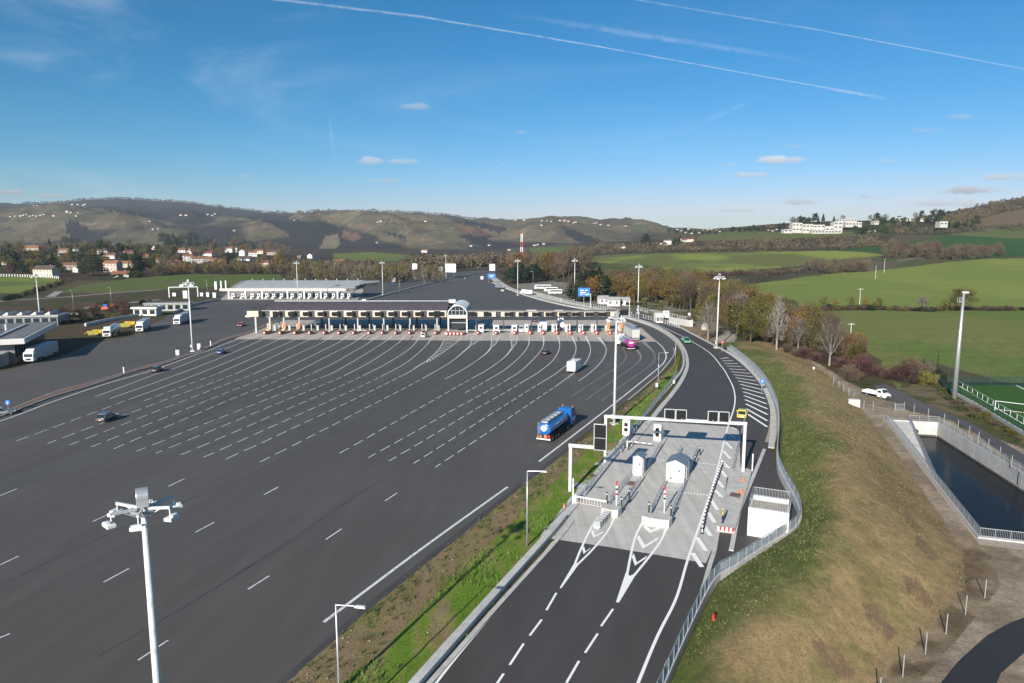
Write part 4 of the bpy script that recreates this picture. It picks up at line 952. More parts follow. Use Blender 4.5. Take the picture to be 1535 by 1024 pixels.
# ---- huts
def hut(name, s, t, w, d, h, label, ac=True):
    root = empty(name, TL(s, t, .18), RZ, label, 'hut'); r = .55 if w > 2 else .35
    m = MB(); m.prism([(0, -w/2), (d, -w/2), (d, w/2), (0, w/2)], 0, h)
    m.add([(0, -w/2, h), (0, w/2, h), (0, 0, h+r-.06)], [(0, 2, 1)]); m.add([(d, -w/2, h), (d, w/2, h), (d, 0, h+r-.06)], [(0, 1, 2)])
    wl_ = m.build('wall', 'white_paint', root)
    m = MB(); e = .14
    for sg in (-1, 1):
        m.add([(-e, 0, h+r), (d+e, 0, h+r), (d+e, sg*(w/2+e), h-.05), (-e, sg*(w/2+e), h-.05), (-e, 0, h+r-.07), (d+e, 0, h+r-.07), (d+e, sg*(w/2+e), h-.12), (-e, sg*(w/2+e), h-.12)],
              [(0, 1, 2, 3), (4, 7, 6, 5), (0, 3, 7, 4), (1, 5, 6, 2), (3, 2, 6, 7)])
    m.build('roof', 'hut_roof', root)
    m = MB(); m.box((-.02, -w*.22, h*.62), (.05, .3, .3)); m.build('sign', 'blue_sign', root)
    m = MB(); m.box((d*.55, -w/2-.02, h*.45), (.9, .05, h*.8)); m.build('door', 'offwhite', root)
    m = MB(); m.box((d*.55, w/2+.02, h*.6), (.8, .05, .7)); m.build('window', 'glass', root)
    if ac:
        m = MB(); m.box((-.16, w*.12, .62), (.32, .85, .6)); a = m.build('air_conditioner', 'offwhite', root, .02)
        m = MB(); m.tube((-.33, w*.22, .62), (-.345, w*.22, .62), .22, .22, 14); m.build('fan_grille', 'trailer_dark', a)
        m = MB(); m.box((-.1, -w*.3, .45), (.2, .5, .7)); m.build('cabinet', 'offwhite', root, .02)
    return root
hut('toll_hut', 23.8, 9.0, 2.5, 3.6, 2.7, 'white hut with grey gabled roof and air conditioner on the middle toll island')
hut('toll_hut', 24.4, 3.55, 1.35, 1.9, 2.7, 'narrow white cabin with small grey roof on the left toll island', False)
# ---- payment terminals
def kiosk(s, t, label):
    root = empty('payment_terminal', TL(s, t, .18), RZ, label, 'payment terminal')
    m = MB(); m.box((.5, 0, 1.4), (1.0, 1.25, 2.8)); m.build('cabinet', 'white_paint', root, .05)
    m = MB(); m.side([(1.0, 0), (3.4, 0), (3.4, .6), (1.0, 2.6)], -.55, -.45); m.side([(1.0, 0), (3.4, 0), (3.4, .6), (1.0, 2.6)], .45, .55); m.build('side_fin', 'steel_galv', root)
    for z in (1.95, 1.05):
        m = MB(); m.box((-.03, 0, z), (.06, .62, .62)); sc_ = m.build('display', 'screen', root, .01)
    m = MB(); m.box((-.02, .38, 2.55), (.05, .16, .16)); m.build('lamp', 'blue_sign', root)
kiosk(43.5, -3.4, 'white payment terminal with two dark screens on the left edge strip under the long gantry')
kiosk(42.6, 2.2, 'white payment terminal with two dark screens at the far end of the left toll island')
# ---- railings of the islands
def irail(l, label, h=1.0, sp=1.6): return rail3('island_railing', [TL(s, t, .18) for s, t in l], h, sp, label, 'railing', 3, 0, 'steel_galv')
irail([(14, -.75), (20, -1.1), (28, -1.55), (41, -2.4)], 'thin steel railing along the left edge strip of the small toll station')
irail([(12, 3.2), (23, 2.85), (33, 2.3)], 'thin steel railing on the left side of the narrow toll island')
irail([(10.6, 5.0), (22, 4.65)], 'thin steel railing on the right side of the narrow toll island, near the concrete nose')
irail([(28, 4.2), (40, 3.5)], 'thin steel railing on the right side of the narrow toll island behind the small cabin')
irail([(11, 8.7), (23, 7.9)], 'thin steel railing left of the hut on the middle toll island')
irail([(11, 11.1), (23, 10.4)], 'thin steel railing right of the hut on the middle toll island')
irail([(29, 7.6), (39, 6.9)], 'thin steel railing on the left side behind the gabled hut')
irail([(29, 10.0), (39, 9.4)], 'thin steel railing on the right side behind the gabled hut')
# ---- poles with striped tops, bollards
def stripe_pole(s, t, h, label, seq):
    root = empty('striped_marker_pole', TL(s, t, .18), 0, label, 'marker pole'); z = 0
    m = MB(); m.tube((0, 0, 0), (0, 0, h*.4), .07); m.build('pole', 'white_paint', root)
    z = h*.4; dz = h*.6/len(seq); up = MB()
    for c in seq: up.box((0, 0, z+dz/2), (.22, .06, dz), RZ+math.pi/2, c); z += dz
    up.build('striped_board', None, root)
stripe_pole(11.2, 4.3, 3.6, 'tall marker pole with red and white stripes on the nose of the narrow toll island', ['white_paint', 'red', 'white_paint', 'black', 'white_paint', 'red', 'red'])
stripe_pole(12.5, 10.0, 3.4, 'tall marker pole with red and white stripes in front of the gabled hut', ['white_paint', 'black', 'white_paint', 'red', 'white_paint', 'red', 'red'])
def bollard(s, t, h, label, m='black'):
    root = empty('bollard', TL(s, t, .1), 0, label, 'bollard'); a = MB(); a.tube((0, 0, 0), (0, 0, h), .09); a.build('tube', m, root); a = MB(); a.tube((0, 0, h*.82), (0, 0, h*.9), .095); a.build('reflector_band', 'white_paint', root)
for s, t, h, lb in ((11.6, 2.95, 1.9, 'dark bollard at the left corner of the narrow island nose'), (10.8, 5.05, 1.9, 'dark bollard at the right corner of the narrow island nose'), (14, 5.2, 1.9, 'dark bollard a little behind the narrow island nose, lane side'),
                    (10.6, 8.55, 1.9, 'dark bollard at the left corner of the wide island nose'), (10.6, 11.2, 1.9, 'dark bollard at the right corner of the wide island nose'), (36, -.9, 1.6, 'dark bollard beside the left lane under the long gantry'),
                    (33, 10.1, 1.4, 'dark bollard behind the gabled hut, right side'), (38, 10.0, 1.4, 'dark bollard at the back end of the hut island')): bollard(s, t, h, lb)
for s, t, h, lb in ((10.6, -1.2, 3.4, 'white post beside the closed gate of the left lane'), (33.8, -2.4, 2.2, 'white post on the left edge strip beneath the black sign'), (33.5, 18.2, 2.6, 'white post at the back corner of the right toll island')): bollard(s, t, h, lb, 'white_paint')
# gate across the left lane
root = empty('lane_gate', TL(11, -1.0, 0), RZ, 'white barred gate with faint red bars closing the left toll lane', 'gate')
m = MB(); m.box((0, -2.05, 1.0), (.12, 4.1, .2)); m.build('arm', 'white_paint', root)
m = MB()
for k in range(11): m.box((0, -.3-k*.38, .55), (.04, .05, .8))
m.box((0, -2.05, .2), (.04, 4.0, .05)); m.build('bars', 'cream_light', root); m = MB(); m.box((0, 0, .65), (.35, .35, 1.3)); m.build('gate_motor', 'offwhite', root, .03)
root = empty('barrier_arm', TL(37.5, -1.4, .1), RZ, 'thin white barrier arm lowered across the left lane below the payment terminals', 'barrier')
m = MB(); m.box((0, -1.9, 1.0), (.08, 3.8, .12)); m.build('arm', 'white_paint', root); m = MB(); m.box((0, 0, .55), (.4, .35, 1.1)); m.build('housing', 'offwhite', root, .03)
for k in range(3): m = MB(); m.box((0, -.9-k*1.1, 1.0), (.085, .25, .125)); m.build('stripe', 'red', root)
# teal crash cushion
root = empty('crash_cushion', TL(4.7, 3.85, 0), RZ-math.radians(3), 'teal ribbed crash cushion lying in the left chevron before the narrow island', 'crash cushion')
m = MB(); m.box((1.9, 0, .12), (4.1, .75, .2)); m.build('base_rail', 'steel_galv', root, .02)
for k in range(6): m = MB(); m.box((.35+k*.68, 0, .48), (.5, .72, .62)); m.build('cell', 'trailer_dark' if k else 'teal_metal', root, .04)
m = MB()
for k in range(6): m.box((.1+k*.68, 0, .55), (.08, .8, .8))
m.build('ribs', 'steel_galv', root)
# drain grates and pits
for i, (s, t, w, l, lb) in enumerate(((21.5, -2.3, 1.2, 1.5, 'rusty drain grate in the left edge strip'), (20.8, 3.7, 1.1, 1.6, 'rusty drain grate in the narrow toll island before the cabin'), (29.6, 8.8, 1.2, 1.5, 'rusty drain grate behind the gabled hut'), (22.2, 17.2, 1.3, 1.6, 'rusty drain grate in the right toll island'), (25.3, 9.0, .1, .1, None))):
    if lb is None: continue
    m = MB(); c = TL(s, t, .21)
    m.box(c, (l, w, .05), RZ); tag(m.build('drain_grate', 'brown_pavers'), lb, 'drain grate')
# row of black and white delineators beside the right lane line
dl = np.array([P(*zA(*q))[:2] for q in [(1082, 535), (1060, 600), (1035, 670), (1010, 745), (985, 830), (968, 915)]]); DL = smooth_line(dl, .5); dd = arc(DL)
proto = empty('lane_delineator', (0, 0, 0), 0, None, 'delineator'); m = MB(); m.box((0, 0, .06), (.9, .28, .12)); m.build('foot', 'black', proto)
m = MB(); m.box((0, 0, .5), (.3, .12, .8)); bd_ = m.build('board', 'white_paint', proto); m = MB(); m.box((0, 0, .62), (.31, .13, .2)); m.build('stripe', 'black', bd_)
nD = 22; DG = 'delineators lined up beside the right toll lane'
for k in range(nD):
    s = dd[-1]*k/(nD-1); p = sub_line(DL, s, s, 1)[0]
    o = proto if k == 0 else copy_tree(proto); place(o, (p[0], p[1], 0), RZ+random.uniform(-.2, .2), 'striped delineator beside the right toll lane, %s from the far end' % ordw(k+1), DG)
# striped barrier tape around the right island
m = MB(); edge_ = [TL(*q, .22) for q in ((9.8, 16.7), (10, 18.5))]; A, B = Vector(edge_[0]), Vector(edge_[1])
for k in range(8): m.box(tuple(A+(B-A)*(k+.5)/8+Vector((0, 0, .22))), (.25, .1, .45), RZ+math.pi/2, 'red' if k % 2 else 'white_paint')
A, B = Vector(TL(10, 18.55, .15)), Vector(TL(28, 18.35, .15))
for k in range(90): m.box(tuple(A+(B-A)*(k+.5)/90+Vector((0, 0, .1))), (.2, .06, .22), RZ, 'dark_red' if k % 2 else 'white_paint')
o = m.build('striped_edge_barrier', None); tag(o, 'red and white striped edging along the right toll island and its near end', 'edging')
# cones
def cone(loc, label, h=.75):
    root = empty('traffic_cone', loc, 0, label, 'traffic cone'); m = MB(); m.box((0, 0, .03), (.4, .4, .06)); m.build('foot', 'orange', root)
    m = MB(); m.tube((0, 0, .05), (0, 0, h), .16, .03, 12); cb = m.build('body', 'orange', root); m = MB(); m.tube((0, 0, h*.45), (0, 0, h*.7), .098, .072, 12); m.build('reflective_band', 'white_paint', cb)
pc = P(*zA(1190, 695))
cone((pc[0]-.35, pc[1], 0), 'orange cone left of two others on the asphalt by the right island'); cone((pc[0]+.2, pc[1]+.3, 0), 'orange cone right of two others on the asphalt by the right island'); cone((pc[0]+.1, pc[1]-.5, 0), 'orange cone nearest of three on the asphalt by the right island')
pc = P(*zA(1205, 625)); cone(pc, 'single orange cone near the foot of the long gantry'); pc = P(*zA(1190, 630)); cone(pc, 'orange cone touching the striped edge near the gantry foot')
pc = P(*zA(175, 775)); cone((pc[0], pc[1], .1), 'small orange cone on the verge by the closed gate', .6)
pc = PY(1068, 958, 54); zz = hz(pc[0], pc[1]); m = MB(); m.tube((pc[0], pc[1], zz), (pc[0], pc[1], zz+.55), .16, .12, 10); tag(m.build('red_marker', 'red'), 'small red object lying in the grass at the foot of the mound', 'marker')
# poles on the right island + small parking sign and round signs
def sign(loc, h, w, hh, m, label, rz=0, cat='sign', shape='square', txt=None, txtm='white_paint', pole='steel_galv', posts=1, name='road_sign'):
    root = empty(name, loc, rz, label, cat)
    for k in range(posts):
        x = (k-(posts-1)/2)*w*.7; a = MB(); a.tube((x, 0, 0), (x, 0, h+hh*.45), .05 if w < 2 else .1); a.build('post', pole, root)
    a = MB()
    if shape == 'round': a.tube((0, -.07, h+hh/2), (0, -.1, h+hh/2), hh/2, hh/2, 24)
    else: a.box((0, -.09, h+hh/2), (w, .04, hh))
    pn = a.build('panel', m, root)
    if txt:
        for (x, z, ww, h2) in txt: a = MB(); a.box((x, -.125, h+hh/2+z), (ww, .02, h2)); a.build('lettering', txtm, pn)
    return root
pk = ground_at(1146, 588); sign((pk[0]-.6, pk[1], .1), 1.9, .95, .95, 'blue_sign', 'blue square parking sign reading P on a short post by the curved wall', 0, 'sign', 'square', [(-.14, 0, .11, .6), (0, .23, .28, .1), (0, .0, .28, .1), (.14, .12, .1, .3)])
sgp = P(1082, 528); sign((sgp[0], sgp[1], 0), 2.6, 1.0, 1.0, 'red', 'red and white round road sign at the start of the curved wall', 0, 'sign', 'round', [(0, 0, .55, .16)])
# ------------------------------------------------------------ basin
ZG = -2.0; ZW = -4.75
A0, B0, C0_, D0 = P(1330, 630, ZG), P(1468, 806, ZG), P(1660, 828, ZG), P(1407, 634, ZG)
E0 = P(1640, 772, ZG)
A2 = P(1363, 632, ZG)
def v2(p): return np.array(p[:2])
def wallseg(mb, p, q, w, z0, z1): mb.bar((p[0], p[1], (z0+z1)/2), (q[0], q[1], (z0+z1)/2), w, z1-z0)
basin = empty('water_basin', (A0[0], A0[1], ZG), 0, 'sunken concrete basin of dark water with railings beyond the mound', 'basin')
ob = np.array([A0[0], A0[1], ZG])
def lb(p, z): return (p[0]-ob[0], p[1]-ob[1], z-ob[2])
for nm, p, q in (('left_wall', A0, B0), ('near_wall', B0, C0_), ('far_wall', A0, D0), ('right_wall', D0, E0), ('end_wall', C0_, E0)):
    m = MB(); dd_ = v2(q)-v2(p); dd_ /= np.linalg.norm(dd_); p2 = v2(p)-dd_*(.17 if nm in ('left_wall', 'right_wall') else 0); q2 = v2(q)+dd_*(.17 if nm in ('left_wall',) else 0)
    a, b_ = lb(p2, 0), lb(q2, 0); m.bar((a[0], a[1], -1.55 if nm != 'far_wall' else -1.551), (b_[0], b_[1], -1.55 if nm != 'far_wall' else -1.551), .36, 3.4+(.01 if nm in ('near_wall', 'far_wall') else 0)); m.build('wall', 'wall_concrete', basin)
mb = MB(); mb.add([(p[0], p[1], ZW) for p in (A0, B0, C0_, E0, D0)], [(0, 1, 2, 3, 4)])
wt = mb.build('water', 'black', org=1); structure(wt)
m, nt, b = new_mat('basin_water', .16, 0, .06); b.inputs['Base Color'].default_value = (.014, .018, .022, 1); b.inputs['IOR'].default_value = 1.33
bp = nt.nodes.new('ShaderNodeBump'); bp.inputs['Strength'].default_value = .12; bp.inputs['Distance'].default_value = .05; nt.links.new(noise(nt, 1.2, 4), bp.inputs['Height']); nt.links.new(bp.outputs[0], b.inputs['Normal']); wt.data.materials[0] = m
for p, q in ((A0, D0), (D0, E0), (B0, A0)):
    dq = v2(q)-v2(p); dq /= np.linalg.norm(dq); ctrb = sum(v2(x) for x in (A0, B0, E0, D0))/4; nn = np.array([-dq[1], dq[0]]); nn = nn*(1 if np.dot(ctrb-v2(p), nn) > 0 else -1); a, b_ = lb(v2(p)+nn*.19+dq*.25, 0), lb(v2(q)+nn*.19-dq*.25, 0)
    m = MB(); m.bar((a[0], a[1], ZW-ZG+.12), (b_[0], b_[1], ZW-ZG+.12), .02, .4); m.build('waterline_stain', 'silt', basin)
    m = MB(); Lq = np.linalg.norm(v2(q)-v2(p))
    for k in range(1, int(Lq/5)): c_ = lb(v2(p)+nn*.185+dq*k*5, 0); m.box((c_[0], c_[1], -1.3), (.05, .05, 2.5), math.atan2(dq[1], dq[0]))
    if m.v: m.build('wall_joint', 'old_concrete', basin)
# ramp into the basin
dirAB = (v2(B0)-v2(A0))/np.linalg.norm(v2(B0)-v2(A0)); RE = P(1407, 716, -4.6); rl = float(np.dot(v2(RE)-v2(A0), dirAB)); nAB = np.array([-dirAB[1], dirAB[0]])
rw = float(np.dot(v2(A2)-v2(A0), nAB)); rw2 = float(np.dot(v2(RE)-v2(A0), nAB)); rw = abs(rw)*np.sign(rw2 if abs(rw2) > 1 else rw)
p_a = v2(A0)+nAB*np.sign(rw)*.2; p_b = v2(A0)+nAB*rw; q_a = p_a+dirAB*rl; q_b = v2(A0)+dirAB*rl+nAB*(rw*.62)
mb = MB(); vs = [lb(p_a, ZG-.02), lb(p_b, ZG-.02), lb(q_b, ZW-.1), lb(q_a, ZW-.1), lb(p_a, -5.6), lb(p_b, -5.6), lb(q_b, -5.6), lb(q_a, -5.6)]
mb.add(vs, [(0, 3, 2, 1), (4, 5, 6, 7), (0, 1, 5, 4), (1, 2, 6, 5), (2, 3, 7, 6), (3, 0, 4, 7)]); mb.build('ramp', 'kerb', basin)
m = MB(); pi = P(1364, 653, -3.6); a = lb((pi[0]+.9, pi[1]), -3.7); dn = v2(D0)-v2(A0); dn /= np.linalg.norm(dn); c_ = v2(A0)+dn*(np.linalg.norm(v2(A2)-v2(A0))+1.1); cc = lb(c_-np.array([0, .15]), -4.0)
m.tube((cc[0], cc[1]-.25, cc[2]), (cc[0], cc[1]-.05, cc[2]), .62, .62, 20); m.build('outfall_pipe', 'water_pipe', basin)
def r3(a, b_, za=ZG+.15, zb=ZG+.15): return [(a[0], a[1], za), (b_[0], b_[1], zb)]
rail3('basin_railing', r3(A0, B0), 1.1, 2.2, 'long galvanised railing on the mound side of the water basin', 'railing', 2, .22)
rail3('basin_railing', r3(B0, C0_), 1.1, 1.6, 'galvanised railing across the near end of the water basin', 'railing', 2, .16)
rail3('basin_railing', r3(p_b, q_b, ZG, ZW+.1), 1.1, 2.2, 'galvanised railing sloping down beside the basin ramp', 'railing', 2, .22)
rail3('basin_railing', r3(A2, D0), 1.1, 1.6, 'short galvanised railing over the far end wall of the basin', 'railing', 3, 0)
rail3('basin_railing', r3(D0, E0), 1.1, 2.2, 'galvanised railing on the road side of the water basin', 'railing', 2, .25)
# apron of dirt around the basin, filling the ground up to its walls
ctr = sum(np.array(p[:2]) for p in BAS)/5
inn = [v2(p) for p in (A0, B0, C0_, E0, D0)]; out = [ctr+(p-ctr)*1.035+(p-ctr)/np.linalg.norm(p-ctr)*1.3 for p in inn]
mb = MB(); mb.add([(*p, ZG-.03) for p in inn]+[(*p, ZG-.045) for p in out], [(i, (i+1) % 5, 5+(i+1) % 5, 5+i) for i in range(5)]); ap = mb.build('gravel_apron', 'stone_light', org=1)
bm = bmesh.new(); bm.from_mesh(ap.data)
for f in bm.faces:
    if f.normal.z < 0: f.normal_flip()
bm.to_mesh(ap.data); bm.free(); structure(ap)
# fences of single steel posts
def postfence(name, pl, label, h=1.8, wires=True, cat='fence'):
    P0 = pl[0]; root = empty(name, P0, 0, label, cat); pm = MB(); pm.tube((0, 0, 0), (0, 0, h), .05, .05, 8); p0 = None
    for p in pl:
        if p0 is None: p0 = pm.build('post', 'steel_galv', root); q = p0
        else: q = p0.copy(); C.objects.link(q); q.parent = root
        q.location = (p[0]-P0[0], p[1]-P0[1], p[2]-P0[2])
    if wires:
        w_ = MB()
        for a, b_ in zip(pl, pl[1:]):
            for z in (.1, h*.5, h*.97): w_.tube((a[0]-P0[0], a[1]-P0[1], a[2]-P0[2]+z), (b_[0]-P0[0], b_[1]-P0[1], b_[2]-P0[2]+z), .008, .008, 4, None, False)
        w_.build('wires', 'steel_dark', root)
    return root
def gz(u, v): p = ground_at(u, v); return (p[0], p[1], p[2]-.05)
postfence('wire_fence', [gz(*q) for q in [(1476, 896), (1447, 921), (1418, 950), (1387, 980), (1353, 1014), (1318, 1050)]], 'row of bare steel fence posts between the mound and the black road', 2.0, False)
postfence('wire_fence', [P(u, v, -2) for u, v in [zE(912, 375), zE(1015, 412), zE(1105, 455), zE(1178, 495), zE(1238, 535), zE(1302, 582), zE(1377, 637), zE(1452, 695)]+[(1540, 722), (1575, 752)]], 'steel post fence running between the basin and the asphalt path', 2.0)
postfence('wire_fence', [P(u, v, -2) for u, v in [zE(300, 155), zE(333, 180), zE(365, 205), zE(398, 230), zE(430, 262), zE(495, 315), zE(555, 322), zE(696, 330)]], 'steel post fence at the foot of the mound by the parked flatbed truck', 1.8)
postfence('wire_fence', [P(u, v, -2) for u, v in [zE(757, 325), zE(820, 342)]], 'pair of braced steel posts beside the basin entrance', 1.8)
g0, g1 = P(*zE(698, 328), -2), P(*zE(757, 330), -2); root = empty('steel_gate', g0, math.atan2(g1[1]-g0[1], g1[0]-g0[0]), 'galvanised mesh gate between the parking yard and the basin', 'gate'); L = math.hypot(g1[0]-g0[0], g1[1]-g0[1])
m = MB(); m.box((L/2, 0, 1.5), (L, .05, .06)); m.box((L/2, 0, .2), (L, .05, .06)); m.box((.03, 0, .85), (.06, .06, 1.3)); m.box((L-.03, 0, .85), (.06, .06, 1.3)); m.build('frame', 'steel_galv', root)
m = MB()
for k in range(1, 14): m.box((L*k/14, 0, .85), (.02, .02, 1.3))
m.build('bars', 'steel_galv', root)
cb = P(*zE(430, 300), -2); m = MB(); m.box((cb[0], cb[1], -1.2), (2.3, 1.2, 1.7), -.3); tag(m.build('concrete_chamber', 'wall_concrete', bevel=.03), 'pale concrete box set into the foot of the mound near the flatbed truck', 'concrete box')
# ------------------------------------------------------------ sports pitch
pz = -1.6
pit = poly('sports_pitch', [P(u, v, pz) for u, v in [(1422, 578), (1445, 573), (1535, 576), (1700, 580), (1800, 800), (1600, 690), (1535, 650), (1500, 627)]], pz, 'leaf_green')
m, nt, b = new_mat('pitch_turf', .95, 0, .1); f_ = noise(nt, .5, 5); nt.links.new(ramp(nt, f_, [(.3, (.032, .085, .018)), (.7, (.052, .12, .026))]), b.inputs['Base Color']); pit.data.materials[0] = m
pm_ = MB()
def pl2(a, b_, w=.12): ribbon(pm_, np.array([P(*a, pz)[:2], P(*b_, pz)[:2]]), w, pz+.012)
pl2((1436, 575.5), (1535, 577.5), .35); pl2((1535, 577.5), (1620, 580), .35); pl2((1523, 577.5), (1560, 596), .3); pl2((1438, 579), (1535, 636), .25)
structure(pm_.build('pitch_lines', 'paint_new', org=1))
for o in (pm_,): pass
bk = [P(*q, pz) for q in [(1402, 563), (1425, 585), (1460, 604), (1500, 628), (1545, 655), (1600, 690)]]
mb = MB(); n = len(bk); vs = [(p[0]-.2, p[1]-.2, pz+.2) for p in bk]+[(p[0]-.2, p[1]-.2, -3) for p in bk]+[(p[0]+.2, p[1]+.2, pz+.2) for p in bk]
for i in range(n-1): mb.bar((bk[i][0], bk[i][1], pz-.3), (bk[i+1][0], bk[i+1][1], pz-.3), .35, 1.1)
tag(mb.build('pitch_wall', 'wall_concrete'), 'low concrete wall carrying the fence along the sports pitch', 'wall')
rail3('pitch_fence', [(p[0], p[1], pz+.25) for p in bk], 1.5, 2.4, 'green mesh fence along the near side of the sports pitch', 'fence', 3, 0, 'mesh_green', None, .05)
rail3('pitch_handrail', [P(*q, pz) for q in [(1436, 577), (1470, 596), (1507, 618), (1545, 640)]], 1.0, 3.0, 'white handrail round the sports pitch', 'railing', 1, 0, 'white_paint')
bf = [P(*q, pz) for q in [(1404, 562), (1420, 577), (1452, 578), (1484, 578), (1516, 578), (1550, 579), (1600, 580)]]
m = MB(); mnet = new_mat('netting', .8)[0]; nt = mnet.node_tree; b = nt.nodes['Principled BSDF']; b.inputs['Base Color'].default_value = (.01, .04, .03, 1); b.inputs['Alpha'].default_value = .28
root = empty('ball_net', bf[0], 0, 'tall green ball-stop net behind the sports pitch on thin masts', 'net')
pm = MB(); pm.tube((0, 0, 0), (0, 0, 6.5), .06, .05, 6); p0 = None
for p in bf:
    q = pm.build('post', 'mesh_green', root) if p0 is None else p0.copy()
    if p0 is not None: C.objects.link(q); q.parent = root
    p0 = p0 or q; q.location = (p[0]-bf[0][0], p[1]-bf[0][1], 0)
for a, b_ in zip(bf, bf[1:]):
    z0_ = Vector((a[0]-bf[0][0], a[1]-bf[0][1], 0)); z1_ = Vector((b_[0]-bf[0][0], b_[1]-bf[0][1], 0)); m.bar(z0_+Vector((0, 0, 1.2)), z1_+Vector((0, 0, 1.2)), .02, 2.2)
m.build('netting', 'netting', root)
# goal lying at the edge of the pitch
gp = P(1491, 615, pz); root = empty('football_goal', gp, -.7, 'white goal frame standing at the edge of the sports pitch', 'goal')
m = MB(); W_g, Hg = 5, 2.0
for x in (0, W_g): m.tube((x, 0, 0), (x, 0, Hg), .06); m.tube((x, 0, 0), (x, 1.4, 0), .05); m.tube((x, 0, Hg), (x, 1.4, 0), .05)
m.tube((0, 0, Hg), (W_g, 0, Hg), .06); m.tube((0, 1.4, 0), (W_g, 1.4, 0), .05); m.build('frame', 'white_paint', root)
# ------------------------------------------------------------ masts
def high_mast():
    root = empty('floodlight_mast', (0, 0, 0), 0, None, 'floodlight mast')
    m = MB(); m.tube((0, 0, 0), (0, 0, 19.6), .27, .135, 16); m.build('pole', 'mast_paint', root, 0, True)
    m = MB(); m.box((0, 0, .2), (1.3, 1.3, .4)); m.build('base', 'kerb', root, .05)
    m = MB(); m.box((-.42, 0, 1.6), (.35, .3, .8)); m.build('winch_box', 'steel_white', root, .02)
    m = MB(); m.tube((-.28, 0, 20.25), (.28, 0, 20.25), .42, .42, 18); m.box((0, 0, 20.0), (.56, .8, .5)); m.build('head_cover', 'steel_galv', root, .02)
    m = MB()
    for k in range(12):
        a, b_ = 2*math.pi*k/12, 2*math.pi*(k+1)/12; m.bar((.62*math.cos(a), .62*math.sin(a), 19.55), (.62*math.cos(b_), .62*math.sin(b_), 19.55), .07, .12)
        m.bar((.34*math.cos(a), .34*math.sin(a), 19.3), (.34*math.cos(b_), .34*math.sin(b_), 19.3), .05, .08)
    m.build('carrier_ring', 'steel_galv', root)
    for k in range(6):
        a = 2*math.pi*(k+.35)/6; ca, sa = math.cos(a), math.sin(a)
        m = MB(); m.bar((.3*ca, .3*sa, 19.62), (1.55*ca, 1.55*sa, 19.75), .10, .14); m.bar((.3*ca, .3*sa, 19.2), (1.0*ca, 1.0*sa, 19.66), .05, .05); ar = m.build('arm', 'steel_white', root)
        m = MB(); m.bar((1.5*ca, 1.5*sa, 19.75), (1.52*ca, 1.52*sa, 19.35), .06, .06)
        c = Vector((1.62*ca, 1.62*sa, 19.22)); m.bar(c+Vector((-.36*sa, .36*ca, 0)), c+Vector((.36*sa, -.36*ca, 0)), .42, .18); m.bar(c+Vector((-.2*sa+.1*ca, .2*ca+.1*sa, .12)), c+Vector((.2*sa+.1*ca, -.2*ca+.1*sa, .12)), .2, .12); lf = m.build('floodlight', 'white_paint', root, .02)
        m = MB(); m.bar(c+Vector((-.3*sa, .3*ca, -.1)), c+Vector((.3*sa, -.3*ca, -.1)), .36, .03); m.build('lens', 'lens', lf)
    return root
mp = high_mast(); MG = 'tall white floodlight masts of the plaza'
Hn = 20.3; pn = P(213, 742, Hn)
sp_ = [((pn[0], pn[1], 0), 1.0, .5, 'nearest floodlight mast, seen from above its lamp heads at lower left'),
       (P(289, 527), 1.07, .2, 'floodlight mast on the brown median beside the parked trucks'),
       (P(61, 487), 1.0, .9, 'floodlight mast behind the flat-roofed building at far left'),
       (P(447, 453), 1.12, .3, 'floodlight mast in front of the farther grey-roofed canopy'),
       (P(574, 442), 1.05, .7, 'floodlight mast on the far median beyond the main canopy'),
       (P(668.5, 415), 1.05, .1, 'most distant floodlight mast, far up the motorway median'),
       (P(776, 443), 1.12, .4, 'floodlight mast beside the parking area near the red and white tower'),
       (P(861, 450), 1.17, .8, 'floodlight mast next to the blue direction sign'),
       (P(956, 470), 1.13, .25, 'floodlight mast behind the right end of the main canopy'),
       (P(1074, 522), 1.14, .6, 'floodlight mast at the start of the curved wall'),
       (P(920.5, 637), 1.0, .15, 'floodlight mast standing on the grass strip left of the long gantry')]
for i, (p, s, rz, lb_) in enumerate(sp_): place(mp if i == 0 else copy_tree(mp), p, rz, lb_, MG, (1, 1, s) if i else 1)
# sports mast
sm_ = P(1430, 598, -2); root = empty('sports_floodlight_mast', sm_, 0, 'tall grey floodlight mast beside the sports pitch', 'floodlight mast')
m = MB(); m.tube((0, 0, 0), (0, 0, 24.0), .55, .22, 16); m.build('pole', 'steel_galv', root, 0, True)
m = MB(); m.box((-.7, 0, 22.0), (.9, .8, .06)); 
for x, y in ((-1.1, -.35), (-1.1, .35), (-.3, -.35), (-.3, .35)): m.bar((x, y, 22), (x, y, 23.0), .04, .04)
for z in (22.5, 23.0): m.bar((-1.1, -.35, z), (-1.1, .35, z), .04, .04); m.bar((-1.1, -.35, z), (-.3, -.35, z), .04, .04)
m.build('maintenance_cage', 'steel_white', root)
for x in (-.1, .55): m = MB(); m.box((x+.3, .25, 24.1), (.6, .6, .45), .4); m.build('floodlight', 'steel_white', root, .03)
